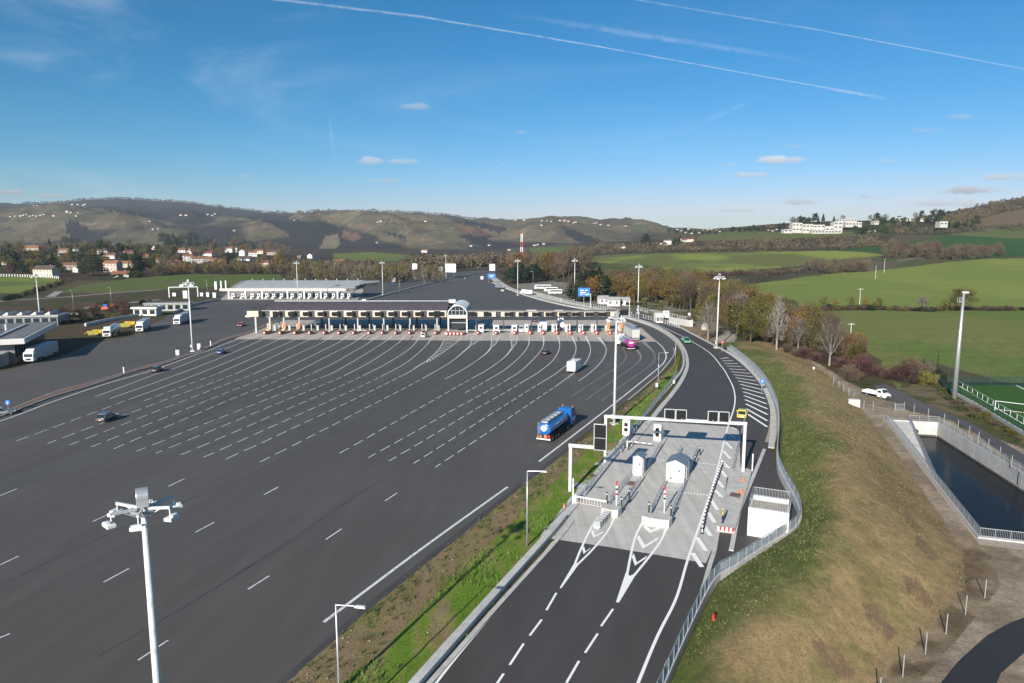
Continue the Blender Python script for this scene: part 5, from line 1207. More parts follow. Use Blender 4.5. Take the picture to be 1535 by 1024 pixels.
# road lamps with one arm
def lamp(h=8.8, arm=1.9):
    root = empty('street_lamp', (0, 0, 0), 0, None, 'street lamp')
    m = MB(); m.tube((0, 0, 0), (0, 0, h), .09, .055, 10); m.build('pole', 'steel_galv', root, 0, True)
    m = MB(); m.tube((0, 0, h-.05), (arm*.7, 0, h+.02), .04, .035, 8); m.build('arm', 'steel_galv', root)
    m = MB(); m.box((arm*.7+.4, 0, h+.02), (.8, .3, .12), 0, None, None, (.8, .7)); m.build('lamp_head', 'steel_white', root, .02)
    m = MB(); m.box((0, 0, .04), (.5, .5, .08)); m.build('foot', 'kerb', root)
    return root
lp = lamp(); LG = 'slim street lamps along the roads'
for i, (p, rz, s, lb_) in enumerate(((P(790, 822), -.15, 1, 'slim street lamp on the grass strip, left of the chevrons'), (P(511, 1100), -.2, 1.07, 'slim street lamp at the bottom edge, its head just in view over the weeds'),
        (P(986, 587), .05, 1, 'slim street lamp with a box on its pole where the verge narrows'), (P(1012, 546), .05, .8, 'slim street lamp on the tip of the verge by the white barrier'),
        (P(167, 455), 2.6, 1, 'slim street lamp by the slip road, straight below the village'), (P(110, 461), 2.6, 1, 'slim street lamp by the slip road, left of its neighbour'),
        (P(311, 441), 2.6, 1, 'slim street lamp by the slip road near the farther canopy'), (P(799, 427), 2.9, 1.2, 'slim street lamp beside the row of white buses'), (P(599, 438), .3, .9, 'slim street lamp on the far median'))):
    place(lp if i == 0 else copy_tree(lp), p, rz, lb_, LG, (1, 1, s))
bx = P(986, 587); m = MB(); m.box((bx[0]-.3, bx[1], 1.5), (.5, .35, .9)); tag(m.build('control_box', 'steel_white'), 'small pale control box on the pole of the verge lamp', 'control box')
# power poles in the fields
def ppole(u, v, hpx, cross, label):
    p = ground_at(u, v); h = hpx*px2m(p); root = empty('power_pole', p, 0, label, 'power pole')
    m = MB(); m.tube((0, 0, 0), (0, 0, h), .16, .10, 8); m.build('pole', 'offwhite', root)
    if cross: m = MB(); m.box((0, 0, h*.95), (h*.3, .15, .15)); m.build('crossarm', 'offwhite', root)
ppole(1288, 462, 30, True, 'pale power pole with crossarm in the hedge line between the two right-hand fields')
ppole(1274, 518, 34, True, 'pale power pole with crossarm behind the thicket near the flatbed truck')
ppole(1312, 418, 20, False, 'thin pale power pole at the lower edge of the upper field, left of its neighbour'); ppole(1325, 409, 21, False, 'thin pale power pole near the bramble patch in the upper fields'); ppole(1337, 377, 19, False, 'thin pale power pole before the dark green field')
# ------------------------------------------------------------ main toll plaza
YT = P(500, 502)[1]                                   # front of the islands
def xat(u, Y=YT): return (u-767.5)/F*(Y*CT+H*ST)
cols_u = [396, 419, 441, 463, 485, 507, 529, 552, 572, 592, 613, 632, 652]
right_u = [794, 813.5, 834, 854, 874, 894, 914, 934]
wide_u = [743, 771]
# islands (setting) with their equipment
ti = 0
def toll_island(u, kind, label):
    x = xat(u); w = 1.7; L = 26.0; y0 = YT
    root = empty('toll_island', (x, y0, 0), 0, label, 'toll island', 'toll islands of the main plaza')
    w2 = 3.2 if kind == 'wide' else w; y1 = 1.2
    m = MB(); m.prism([(-w2/2, y1+.6), (-w2/4, y1), (w2/4, y1), (w2/2, y1+.6), (w2/2, L), (-w2/2, L)], 0, .22); m.build('kerb', 'toll_concrete', root)
    m = MB(); m.tube((0, .1, .75), (0, 2.4, .7), .62, .62, 14); b_ = m.build('bumper', 'dark_red' if x < 0 else 'red', root, 0)
    m = MB(); m.tube((0, -.02, .75), (0, .12, .75), .27, .27, 14); m.build('bumper_cap', 'white_paint', b_)
    m = MB(); m.box((0, 2.9, .6), (w*.8, 1.3, 1.1)); m.build('concrete_block', 'old_concrete', root, .08)
    if kind == 'orange':
        m = MB(); m.box((.05, 4.0, .95), (1.3, .9, 1.0)); m.build('yellow_cabinet', 'yellow', root, .05)
        m = MB(); m.box((.1, 5.3, 2.7), (1.15, .4, 2.0)); m.build('orange_panel', 'orange', root, .03); m = MB(); m.box((.1, 5.3, 1.2), (.3, .3, 1.2)); m.build('post', 'steel_white', root)
    for (dx, dy, h, r) in ((-.5, 5.2, 3.3, .16), (.35, 7.2, 3.0, .12)) if kind != 'wide' else ((-.9, 4.4, 2.8, .1), (1.1, 6.2, 2.8, .1)):
        m = MB(); m.box((dx, dy, h/2), (r*2, r*2, h)); m.build('post', 'column_grey', root)
    m = MB(); m.box((.1, 11.5, 1.1), (.8, 1.0, 2.0)); m.build('coin_machine', 'trailer_grey', root, .03)
    for k in range(2): m = MB(); m.box((-.6, 9+k*5, .75), (.08, 4.0, .08)); m.box((-.6, 7.2+k*5, .5), (.06, .06, .6)); m.box((-.6, 10.8+k*5, .5), (.06, .06, .6)); m.build('handrail', 'steel_galv', root)
    return root
for i, u in enumerate(cols_u): toll_island(u, 'orange' if i < 3 else 'plain', '%s toll island from the left end of the main plaza' % ordw(i+1)+(', with orange panel' if i < 3 else ''))
for i, u in enumerate(wide_u): toll_island(u, 'wide', 'broad toll island with a hatched nose, %s one right of the glass vault' % ('second' if i == 0 else 'third'))
toll_island(716, 'wide', 'broad toll island just right of the glass vault')
for i, u in enumerate(right_u): toll_island(u, 'orange' if i > 5 else 'plain', '%s toll island from the right end of the main plaza' % ordw(len(right_u)-i)+(', with orange panel' if i > 5 else ''))
# row of five bumpers before the vault
x0, x1 = xat(670), xat(692); yb = P(680, 503)[1]
for k in range(5):
    x = x0+(x1-x0)*k/4; r_ = empty('bumper_drum', (x, yb, 0), 0, 'red bumper drum below the glass vault, %s from left of five' % ordw(k+1), 'bumper', 'row of five bumper drums')
    m = MB(); m.tube((0, 0, .7), (0, 1.6, .7), .58, .58, 14); m.build('drum', 'red', r_); m = MB(); m.tube((0, -.12, .7), (0, .02, .7), .36, .36, 12); m.build('cap', 'white_paint', r_)
m = MB(); m.box(((x0+x1)/2, yb+4.6, .5), (x1-x0+2, 5.0, 1.0)); structure(m.build('vault_platform', 'toll_concrete', bevel=.05))
# booths on the right-hand islands
def booth(u, y, label):
    x = xat(u, y); root = empty('toll_booth', (x, y, .22), 0, label, 'toll booth', 'white toll booths of the main plaza')
    m = MB(); m.box((0, 2.0, 1.35), (1.9, 3.6, 2.7)); bd = m.build('cabin', 'white_paint', root, .06)
    m = MB(); m.box((0, .18, 1.75), (1.1, .06, .75)); m.build('window', 'glass', root); m = MB(); m.box((-.96, 1.6, 1.7), (.06, 1.8, .9)); m.box((.96, 1.6, 1.7), (.06, 1.8, .9)); m.build('side_window', 'glass', root)
    m = MB(); m.box((0, 2.0, 2.78), (2.3, 4.0, .14)); m.build('roof', 'offwhite', root)
for u, y, lb_ in ((683, YT+6.5, 'white toll booth inside the glass vault'), (721, YT+4.5, 'white toll booth just right of the glass vault'), (744, YT+4, 'white toll booth on the second hatched island right of the vault'), (771, YT+4, 'white toll booth left of the white van at the lanes'),
                (790, YT+6, 'white toll booth behind the white van'), (810, YT+6, 'white toll booth left of the white lorry at the lanes'), (831, YT+6, 'white toll booth left of the white tanker in the lane'), (851, YT+6, 'white toll booth right of the white tanker in the lane'), (870, YT+6, 'white toll booth, third from the right end of the plaza'), (890, YT+6, 'white toll booth, second from the right end, left of the orange panels')):
    booth(u, y, lb_)
m = MB(); tr = []
# the long canopy: fascia, sign boxes, roof, columns
canopy = empty('toll_canopy', (xat(373, 250), 249, 0), 0, 'long main toll canopy, cream fascia with dark lane signs and purple-grey curved roof', 'toll canopy'); oc = np.array([xat(373, 250), 249.0, 0])
def CX(u): return xat(u, 250)-oc[0]+ (250-249)*0
zb_, zt_ = 6.05, 8.3; xL, xM, xV0, xV1, xR = CX(397), CX(670), CX(672), CX(702), CX(925)
m = MB(); m.box(((CX(373)+CX(390))/2, 1.0, 7.15), (CX(390)-CX(373), 1.6, 2.1)); m.build('end_fascia', 'cream', canopy, .05)
m = MB(); m.tube((CX(370), .8, 6.2), (CX(377), .8, 6.2), .45, .45, 10); m.build('end_lamp', 'offwhite', canopy)
m = MB(); xs = [398, 421, 443, 465, 487, 508, 530, 551, 572, 592, 612, 632, 652, 670]
for a, b_ in zip(xs, xs[1:]): m.box(((CX(a)+CX(b_))/2+1.1, .4, (zb_+zt_)/2), ((CX(b_)-CX(a))-2.3, .6, zt_-zb_))
m.build('fascia', 'cream', canopy, .03)
m = MB(); m.box(((xL+xM)/2, .9, (zb_+zt_)/2), (xM-xL, .5, zt_-zb_-.2)); m.box(((xV1+xR)/2, .9, (zb_+zt_)/2+.1), (xR-xV1, .5, 1.6)); m.build('beam', 'steel_dark', canopy)
m = MB(); xs2 = [706, 726, 744, 766, 785, 808, 828, 849, 868, 889, 907, 925]
for a, b_ in zip(xs2, xs2[1:]): m.box(((CX(a)+CX(b_))/2+.8, .4, 7.05), ((CX(b_)-CX(a))-1.9, .6, 1.7))
m.build('right_fascia', 'cream', canopy, .03)
for i, u in enumerate(xs[1:-1]+[664]):
    m = MB(); m.box((CX(u), -.1, 7.2), (1.35, .7, 1.55)); m.box((CX(u)-1.45, -.1, 7.2), (1.3, .7, 1.4)); m.build('lane_signal', 'screen', canopy, .12)
for u in (710, 731, 762, 783, 803, 823, 843, 862, 882, 901): 
    m = MB(); m.box((CX(u)-.75, -.1, 7.1), (1.35, .6, 1.35)); m.box((CX(u)+.75, -.1, 7.1), (1.35, .6, 1.35)); m.build('lane_signal', 'screen', canopy, .1)
for u in (392, 413, 438): m = MB(); m.box((CX(u)+.6, -.3, 7.0), (1.5, .9, 2.3)); m.build('message_sign', 'screen', canopy, .05)
# curved roof
m = MB(); n = 10; w_r = 12.5; prev = None
prof = [(1.6+w_r*k/n, 8.25+2.5*math.sin(math.pi/2*k/n*1.0)) for k in range(n+1)]
prof2 = prof+[(1.6+w_r*(1+k/n), 10.75-2.5*(1-math.cos(math.pi/2*k/n))) for k in range(1, n+1)]
for (ya, za), (yb2, zb2) in zip(prof2, prof2[1:]): m.add([(xL, ya, za), (xM, ya, za), (xM, yb2, zb2), (xL, yb2, zb2), (xL, ya, za-.25), (xM, ya, za-.25), (xM, yb2, zb2-.25), (xL, yb2, zb2-.25)], [(0, 1, 2, 3), (4, 7, 6, 5), (0, 3, 7, 4), (1, 5, 6, 2)])
rf = m.build('curved_roof', 'roof_purple', canopy)
m = MB(); q = int((xM-xL)/1.15)
for k in range(q+1):
    x = xL+(xM-xL)*k/q
    for (ya, za), (yb2, zb2) in zip(prof2[:10], prof2[1:11]): m.bar((x, ya, za+.03), (x, yb2, zb2+.03), .11, .10, )
m.build('roof_ribs', 'roof_purple_light', rf)
m = MB(); m.box(((xL+xM)/2, 13.6, 10.85), (xM-xL, .8, .2)); m.box(((xL+xM)/2, .95, 8.33), (xM-xL+1, 1.5, .12)); m.build('roof_ridge', 'steel_galv', canopy)
m = MB(); m.box(((xV1+xR)/2, 3.3, 8.05), (xR-xV1, 5.4, .22)); m.build('flat_roof', 'roof_flat', canopy)
m = MB(); m.box(((xV1+xR)/2, .5, 8.12), (xR-xV1+.3, .5, .24)); m.build('roof_edge', 'old_concrete', canopy)
# truss at the left end
m = MB(); m.bar((CX(377), 2, 8.3), (CX(398), 9, 9.4), .12, .12); m.bar((CX(377), 2, 8.9), (CX(398), 9, 10.2), .1, .1)
for k in range(9): t = k/8; x = CX(377)+(CX(398)-CX(377))*t; m.bar((x, 2+7*t, 8.3+1.1*t), (x, 2+7*t, 8.9+1.3*t), .07, .07)
m.build('truss', 'steel_dark', canopy)
for (u, y, h, r) in ((384.5, 1.0, 6.1, .5), (381, 4, 6.0, .4), (391, 9, 6.0, .35), (405, 1.4, 6.05, .45), (411, 7, 6, .25), (426, 1.4, 6.05, .4), (449, 1.4, 6.05, .4), (493, 2, 6.05, .35), (536, 2, 6.05, .38), (575, 2, 6.05, .35), (614.5, 2, 6.05, .35), (655, 2, 6.05, .38),
                     (714, 1.5, 6.05, .3), (755, 1.5, 6.05, .28), (797, 1.5, 6.05, .3), (839, 1.5, 6.05, .28), (865, 1.5, 6.05, .3), (895, 1.5, 6.05, .3)):
    mm_ = 'column_grey' if u < 700 else 'steel_dark'; m = MB(); m.box((CX(u), y, h/2), (r*1.25, r*1.25, h)); m.build('column', mm_, canopy)
m = MB()
for k in range(13): x = xL+(xM-xL)*(k+.5)/13; m.box((x, 14, 6.2), (.4, 25, .5))
m.box(((xL+xM)/2, 26.5, 6.6), (xM-xL, .6, 1.8)); m.build('under_beams', 'steel_dark', canopy)
for k in range(7): m = MB(); m.box((xL+(xM-xL)*(k+.5)/7, 25.5, 3), (.5, .5, 6.1)); m.build('back_column', 'steel_dark', canopy)
for k in range(14): m = MB(); m.box((xL+(xM-xL)*(k+.5)/14, 3.0, 5.75), (1.3, .14, .16)); m.build('ceiling_lamp', 'white_paint', canopy)
m = MB(); m.box((CX(675), 12, 10.9), (2.6, 3, 1.3)); m.build('plant_box', 'offwhite', canopy, .05); m = MB(); m.box((CX(536), 14, 10.9), (1.6, 1.2, 1.1)); m.build('vent_box', 'offwhite', canopy, .05)
m = MB(); m.box((CX(797), 3.5, 8.25), (3.6, 2.4, .15)); m.box((CX(838), 3.5, 8.25), (3.2, 1.6, .12)); m.build('roof_hatch', 'offwhite', canopy)
# glass vault over the central building
xv = CX(686.5)+oc[0]; vault = empty('glass_vault', (xv, 248.4, 0), 0, 'teal barrel-vaulted glass hall crossing the middle of the toll canopy', 'entrance hall'); R = 3.55; zs = 6.9
m = MB(); mt = MB(); n = 14; Lv = 24; skew = .25
for k in range(n):
    a, b_ = math.pi*k/n, math.pi*(k+1)/n
    A = (R*math.cos(a), zs+R*.95*math.sin(a)); B = (R*math.cos(b_), zs+R*.95*math.sin(b_)); r2 = R-.12
    m.add([(A[0], .4, A[1]), (B[0], .4, B[1]), (B[0]+.0, Lv, B[1]), (A[0], Lv, A[1])], [(0, 1, 2, 3)])
    mt.bar((A[0], .2, A[1]), (B[0], .2, B[1]), .35, .32)
for j in range(1, 9):
    for k in range(n):
        a, b_ = math.pi*k/n, math.pi*(k+1)/n; mt.bar((R*math.cos(a)*1.01, .4+Lv*j/8-.4, zs+R*.96*math.sin(a)), (R*math.cos(b_)*1.01, .4+Lv*j/8-.4, zs+R*.96*math.sin(b_)), .1, .08)
m.build('vault_glass', 'teal_metal', vault, 0, True); mt.build('arch_ribs', 'steel_white', vault)
m = MB()
for x in (-2.1, -.7, .7, 2.1): m.box((x, .5, zs+1.2), (.1, .1, 2.6))
m.box((0, .5, zs+1.5), (6.2, .1, .1)); m.build('glazing_bars', 'steel_white', vault)
m = MB(); m.prism([(-R, .8), (R, .8), (R, 1.0), (-R, 1.0)], zs, zs+.02); c_ = [(R*.96*math.cos(math.pi*k/n), zs+R*.9*math.sin(math.pi*k/n)) for k in range(n+1)]; m.add([(x, .7, z) for x, z in c_], [tuple(range(n+1))]); m.build('end_glass', 'glass', vault)
m = MB(); m.box((0, .2, 6.25), (7.3, .9, 1.25)); m.build('sign_band', 'cream_light', vault, .04)
for x in (-3.4, 3.4): m = MB(); m.box((x, .4, 2.8), (.5, .5, 5.6)); m.build('column', 'steel_white', vault)
m = MB(); m.box((0, 9, 3.6), (6.2, 14, 4.2)); m.build('glazed_hall', 'glass', vault); m = MB(); m.box((0, 8.5, 5.75), (6.6, 15, .3)); m.box((0, 1.9, 3.8), (6.3, .15, .15)); m.build('floor_slab', 'offwhite', vault)
# right end portal frames
for i, (u, h, lb_) in enumerate(((911, 6.5, 'white portal frame over the first orange-panelled lane at the right end'), (931, 6.5, 'white portal frame over the outermost lane at the right end'))):
    x = xat(u, 252); r_ = empty('lane_portal', (x, 252, 0), 0, lb_, 'portal'); m = MB(); m.box((0, 0, h/2), (.4, .4, h)); m.build('post', 'steel_white', r_); m = MB(); m.box((1.0, 0, h+.9), (3.2, 1.0, 1.9)); m.build('message_sign', 'screen', r_, .05); m = MB(); m.box((.2, 6, h-.3), (.35, 12, .35)); m.build('beam', 'steel_white', r_)
for i, (u, lb_) in enumerate(((943, 'small dark overhead signal pair above the lorry lane'), (957, 'small dark overhead signal pair right of the toll row'))):
    p = P(u, 478); r_ = empty('lane_signal_post', p, 0, lb_, 'signal'); m = MB(); m.box((0, 0, 3), (.2, .2, 6)); m.build('post', 'steel_white', r_)
    for k in (-.9, .9): m = MB(); m.box((k, -.15, 6.6), (1.5, .2, 1.2)); m.build('sign_face', 'screen', r_)
# closed-lane booms
for u0, u1, lb_ in ((699, 714, 'white boom closing the lane beside the glass vault'), (724, 740, 'white boom closing the lane between two hatched islands'), (749, 766, 'white boom closing the lane left of the white van'), (536, 549, 'white boom closing a lane in the middle of the left half')):
    y = YT+4; x, x_ = xat(u0, y), xat(u1, y); r_ = empty('boom_barrier', (x, y, .1), 0, lb_, 'barrier'); m = MB(); m.box(((x_-x)/2, 0, 1.1), (x_-x, .12, .16)); m.build('boom', 'white_paint', r_); m = MB(); m.box((0, 0, .6), (.35, .4, 1.2)); m.build('housing', 'offwhite', r_, .03)
# ---- farther canopy for the opposite direction
Y2 = P(430, 448)[1]; X2 = lambda u: (u-767.5)/F*(Y2*CT+H*ST)
oc2 = (X2(330), Y2, 0); c2 = empty('far_toll_canopy', oc2, 0, 'farther toll canopy with smooth grey curved roof and pale pink fascia', 'toll canopy')
x0, x1, xr = 0, X2(519)-X2(330), X2(535)-X2(330); xk = X2(351)-X2(330)
m = MB(); m.box(((x0+x1)/2, 0, 5.4), (x1-x0, .6, 1.5)); m.build('fascia', 'cream_light', c2, .05)
m = MB(); w_r = 24
pr2 = [(1+w_r*t, 6.1+3.6*(t**.8)) for t in [k/10 for k in range(11)]]
for (ya, za), (yb2, zb2) in zip(pr2, pr2[1:]):
    xa = xk*(.4+.06*ya/1); m.add([(xk*.55, ya, za), (xr-1, ya, za), (xr, yb2, zb2), (xk, yb2, zb2), (xk*.55, ya, za-.3), (xr-1, ya, za-.3), (xr, yb2, zb2-.3), (xk, yb2, zb2-.3)], [(0, 1, 2, 3), (4, 7, 6, 5), (0, 3, 7, 4), (1, 5, 6, 2)])
m.build('roof', 'roof_grey', c2); m = MB(); q = 46
for k in range(q+1):
    t = k/q; xa = xk*.55+(xr-1-xk*.55)*t; xb = xk+(xr-xk)*t; m.bar((xa, 1, 6.16), (xb, 25, 9.78), .12, .1)
m.build('roof_seams', 'steel_galv', c2)
m = MB(); m.box((xr-1, 13, 6.3), (1.2, 22, 2.2)); m.box(((x0+xr)/2, 20, 4.9), (xr-x0-4, 8, .5)); m.box(((x0+xr)/2, 2.5, 4.85), (xr-x0-2, .3, .4)); m.build('end_beam', 'steel_dark', c2)
for k, u in enumerate((343, 368, 393, 431, 456, 481, 506)): m = MB(); m.box((X2(u)-X2(330), .5, 2.5), (.9, .9, 5)); m.build('column', 'steel_white', c2)
for k in range(9): m = MB(); m.box((8+k*8.4, 20, 2.6), (.4, .4, 5.2)); m.build('back_column', 'steel_dark', c2)
for k in range(11): m = MB(); m.box((xk+(xr-xk)*(k+.3)/11, 25, 10.2), (.3, .3, .9)); m.build('roof_vent', 'offwhite', c2)
proto = None; k = 0
for u in (348, 362, 377, 387, 399, 409, 421, 437, 449, 463, 474, 487, 499, 512, 522):
    x = X2(u); 
    if proto is None:
        proto = empty('far_toll_booth', (x, Y2, 0), 0, None, 'toll booth'); m = MB(); m.prism([(-.9, -1.5), (.9, -1.5), (.9, 14), (-.9, 14)], 0, .25); m.build('island_kerb', 'kerb', proto)
        m = MB(); m.box((0, 3, 1.6), (1.7, 3.2, 2.7)); m.build('cabin', 'white_paint', proto, .05); m = MB(); m.box((0, 1.37, 2.0), (1.1, .05, .9)); m.build('window', 'glass', proto); m = MB(); m.box((0, 0, .75), (1.2, 1.2, 1.0)); m.build('bumper', 'offwhite', proto, .1); m = MB(); m.box((.7, .6, 1.6), (.15, .15, 3)); m.build('post', 'steel_white', proto); o = proto
    else: o = copy_tree(proto)
    k += 1; place(o, (x, Y2+random.uniform(-.4, .4), 0), 0, 'white toll booth under the farther canopy, %s from its left end' % ordw(k), 'booths of the farther canopy')
fp = poly('far_toll_apron', [P(*q) for q in [(330, 449.5), (336, 444), (345, 436), (540, 428), (545, 436), (536, 449.5)]], .006, 'toll_concrete')
# gantry by the slip road and clutter of white cabinets left of the farther canopy
def portal(u0, u1, v, h, label):
    p, q = P(u0, v), P(u1, v-1); r_ = empty('road_portal', p, 0, label, 'gantry'); d = (q[0]-p[0], q[1]-p[1], 0)
    for c in ((0, 0, 0), d): m = MB(); m.box((c[0], c[1], h/2), (.5, .5, h)); m.build('leg', 'steel_white', r_)
    m = MB(); m.bar((0, 0, h), (d[0], d[1], h), .5, .6); m.build('beam', 'steel_white', r_)
    for t in (.45, .8): m = MB(); m.box((d[0]*t, d[1]*t-.2, h+.9), (2.4, .4, 1.2)); m.build('sign_face', 'white_paint', r_)
portal(254, 297, 446, 6.2, 'white gantry over the slip road left of the farther canopy')
for i, (u, v, w_, h, lb_) in enumerate(((262, 444, 2, 2, 'small white cabinet left under the slip road gantry'), (279, 447, 2.6, 4.4, 'tall white cabin under the slip road gantry'), (303, 444, 1.8, 2.0, 'white cabinet just right of the slip road gantry'), (312, 445, 1.6, 2.6, 'white cabinet midway between gantry and farther canopy'), (322, 446, 1.8, 2.8, 'white cabinet next to the left end of the farther canopy'), (324, 434, 1.6, 5.5, 'tall white tower box behind the left end of the farther canopy'), (332, 436, .8, 6.8, 'slim white chimney at the left end of the farther canopy'), (339, 436, .8, 7.0, 'second slim white chimney at the left end of the farther canopy'))):
    p = P(u, v); m = MB(); m.box((p[0], p[1], h/2), (w_, w_*.8, h)); m.box((p[0], p[1], h+.06), (w_+.2, w_*.8+.2, .12)); tag(m.build('white_cabinet', 'white_paint', bevel=.04), lb_, 'cabinet')
# low parapet along the left lane and far median barriers
for l, w_, h, lb_, mm_ in (([(262, 470), (290, 458), (330, 450)], .5, 1.2, 'low pale parapet curving along the asphalt left of the farther canopy', 'kerb'), ([(545, 452), (600, 437), (650, 424), (700, 413), (756, 404)], .7, .8, 'long low white median barrier running up the motorway', 'kerb'),
                       ([(540, 421), (600, 411), (650, 407), (700, 403.5), (752, 400.5)], .5, .8, 'distant low barrier on the left side of the motorway', 'kerb'), ([(738, 424), (770, 437), (800, 447), (845, 458), (880, 464.5), (922, 473)], 1.1, .6, 'long pale concrete barrier curving along the right side of the motorway', 'kerb')):
    barrier('concrete_barrier', [P(*q) for q in l], w_, h, lb_, mm_, 'barrier')
rb = MB(); ribbon(rb, smooth_line([P(*q) for q in [(738, 416), (760, 431), (800, 443), (850, 454), (900, 464), (945, 473)]], 4), 6.5, -.005); structure(rb.build('service_lane', 'kerb', org=1))
for l, lb_ in (([(840, 452), (870, 458), (905, 464), (945, 473), (985, 482), (1018, 492)], 'pale post fence between motorway and the white site huts'), ([(800, 441), (820, 446), (842, 452)], 'pale post fence beside the parking area'), ([(960, 466), (1000, 474), (1035, 482)], 'pale post fence beside the white tourist sign')):
    rail3('site_fence', [P(*q) for q in l], 1.7, 2.4, lb_, 'fence', 2, .6, 'offwhite', None, .07)
m = MB(); solid_wall(m, smooth_line([P(*q) for q in [(1003, 484), (1035, 490), (1037, 488)]], 2), .3, 0, 2.6); tag(m.build('panel_wall', 'wall_concrete'), 'short pale panel wall at the end of the site fence', 'wall')
# median island brown pavers, kerbs, chevron posts, signs
Mu = [P(*q) for q in [(-160, 668)]]+pts(z1, (30, 600), (400, 458), (700, 378), (960, 300), (1150, 243), (1250, 222), (1420, 165), (1535, 128))+pts(z2, (480, 150), (620, 108), (720, 78), (820, 30), (900, 0))
Ml = [P(*q) for q in [(-160, 684)]]+pts(z1, (30, 632), (400, 492), (700, 403), (960, 318), (1150, 262), (1250, 240), (1420, 180), (1535, 146))+pts(z2, (480, 164), (620, 122), (720, 90), (830, 40), (920, 0))
a_, b_2 = smooth_line(Mu, 1.5), smooth_line(Ml, 1.5); n = min(len(a_), len(b_2)); rs = lambda L: np.stack([np.interp(np.linspace(0, 1, n), np.linspace(0, 1, len(L)), L[:, k]) for k in (0, 1)], 1)
a_, b_2 = rs(a_), rs(b_2); m = MB(); m.add([(*p, .17) for p in b_2]+[(*p, .17) for p in a_], [(i, i+1, n+i+1, n+i) for i in range(n-1)]); structure(m.build('median_pavers', 'brown_pavers', org=1))
barrier('kerb', [tuple(p) for p in a_[::2]], .3, .2, None, 'old_concrete', kind='structure'); barrier('kerb', [tuple(p) for p in b_2[::2]], .3, .26, None, 'old_concrete', kind='structure')  # darker concrete on both kerbs paints in the shadow side of the median
# right end of the median runs on beside the first lane
for i, (u, v, lb_) in enumerate(((186, 560, 'black and white marker post on the median, leftmost of three'), (265, 533, 'black and white marker post on the median near the floodlight mast'), (316, 519, 'black and white marker post on the median, right of the floodlight mast'))):
    p = P(u, v); r_ = empty('marker_post', (p[0], p[1], .17), 0, lb_, 'marker post'); m = MB(); m.box((0, 0, .8), (.3, .2, 1.6)); m.build('post', 'offwhite', r_); m = MB(); m.box((0, 0, 2.0), (.36, .26, .9)); m.build('signal_head', 'black', r_)
for u, v, w_, h, lb_ in ((267, 533, 1.0, 1.4, 'small white cabinet beside a median marker post'), (299, 524.5, 1.0, 1.7, 'white electrical cabinet right of the median floodlight mast')):
    p = P(u, v); m = MB(); m.box((p[0], p[1], .17+h/2), (w_, .7, h)); m.box((p[0], p[1], .17+h+.04), (w_+.1, .8, .08)); tag(m.build('electrical_cabinet', 'white_paint', bevel=.03), lb_, 'cabinet')
p = P(13, 617); sign((p[0], p[1], .17), 1.2, .9, 1.0, 'blue_sign', 'round blue arrow sign at the left tip of the median', 0, 'sign', 'round', [(0.08, -.05, .12, .5), (.0, -.25, .4, .1)])
p = P(875, 462); sign((p[0], p[1], 0), 6.0, 6.0, 4.4, 'blue_sign', 'big blue direction sign with two lines of white lettering', 0, 'sign', 'square', [(-1.0, .9, 1.8, .45), (1.2, .9, 1.3, .45), (-.6, -.2, 2.6, .5), (1.6, -1.3, 1.6, .4), (-1.4, -1.3, .8, .4)], posts=1, pole='steel_galv')
p = P(885, 462); r_ = empty('sign_portal', p, 0, 'grey portal carrying the big blue sign', 'portal'); m = MB(); m.box((0, 0, 3.6), (.45, .45, 7.2)); m.build('post', 'steel_galv', r_); m = MB(); m.box((-2.4, 0, 7.2), (5.2, .4, .45)); m.build('beam', 'steel_galv', r_)
p = P(737, 424); sign((p[0], p[1], 0), 3.6, 6.5, 4.0, 'blue_sign', 'small distant blue motorway sign at the fork', 0, 'sign', 'square', [(0, .6, 3.6, .4), (0, -.5, 3.0, .4)], posts=2)
p = P(738, 419); sign((p[0], p[1], 0), 8.0, 5.0, 6, 'white_paint', 'distant white panel above the blue motorway sign', 0, 'sign', 'square', posts=2)
p = P(675.5, 417); sign((p[0], p[1], 0), 5.5, 10.0, 8.0, 'white_paint', 'large white blank sign on the far median beside the last mast', 0, 'sign', 'square', posts=2)
p = P(622, 418); sign((p[0], p[1], 0), 8.5, 4.5, 5.5, 'white_paint', 'white overhead sign on a bent post by the far woods', 0, 'sign', 'square', [(0, .8, 3.4, .5), (0, -.8, 3.0, .5)], 'steel_galv', posts=1)
p = P(660.5, 411); sign((p[0], p[1], 0), 3.5, 5, 4, 'white_paint', 'small white sign by the far woods, beside the red lorry', 0, 'sign', 'square', posts=2)
p = P(998, 482); sign((p[0], p[1], 0), 1.6, 2.6, 3.0, 'white_paint', 'white rectangular information sign with blue writing by the site fence', 0, 'sign', 'square', [(0, .7, 1.4, .35), (0, .1, 1.8, .18), (0, -.4, 1.8, .18)], 'blue_sign', posts=2)
p = P(1033, 478); sign((p[0], p[1], 0), 1.4, 1.3, 1.3, 'offwhite', 'small pale round sign near the gravel track', 0, 'sign', 'round')
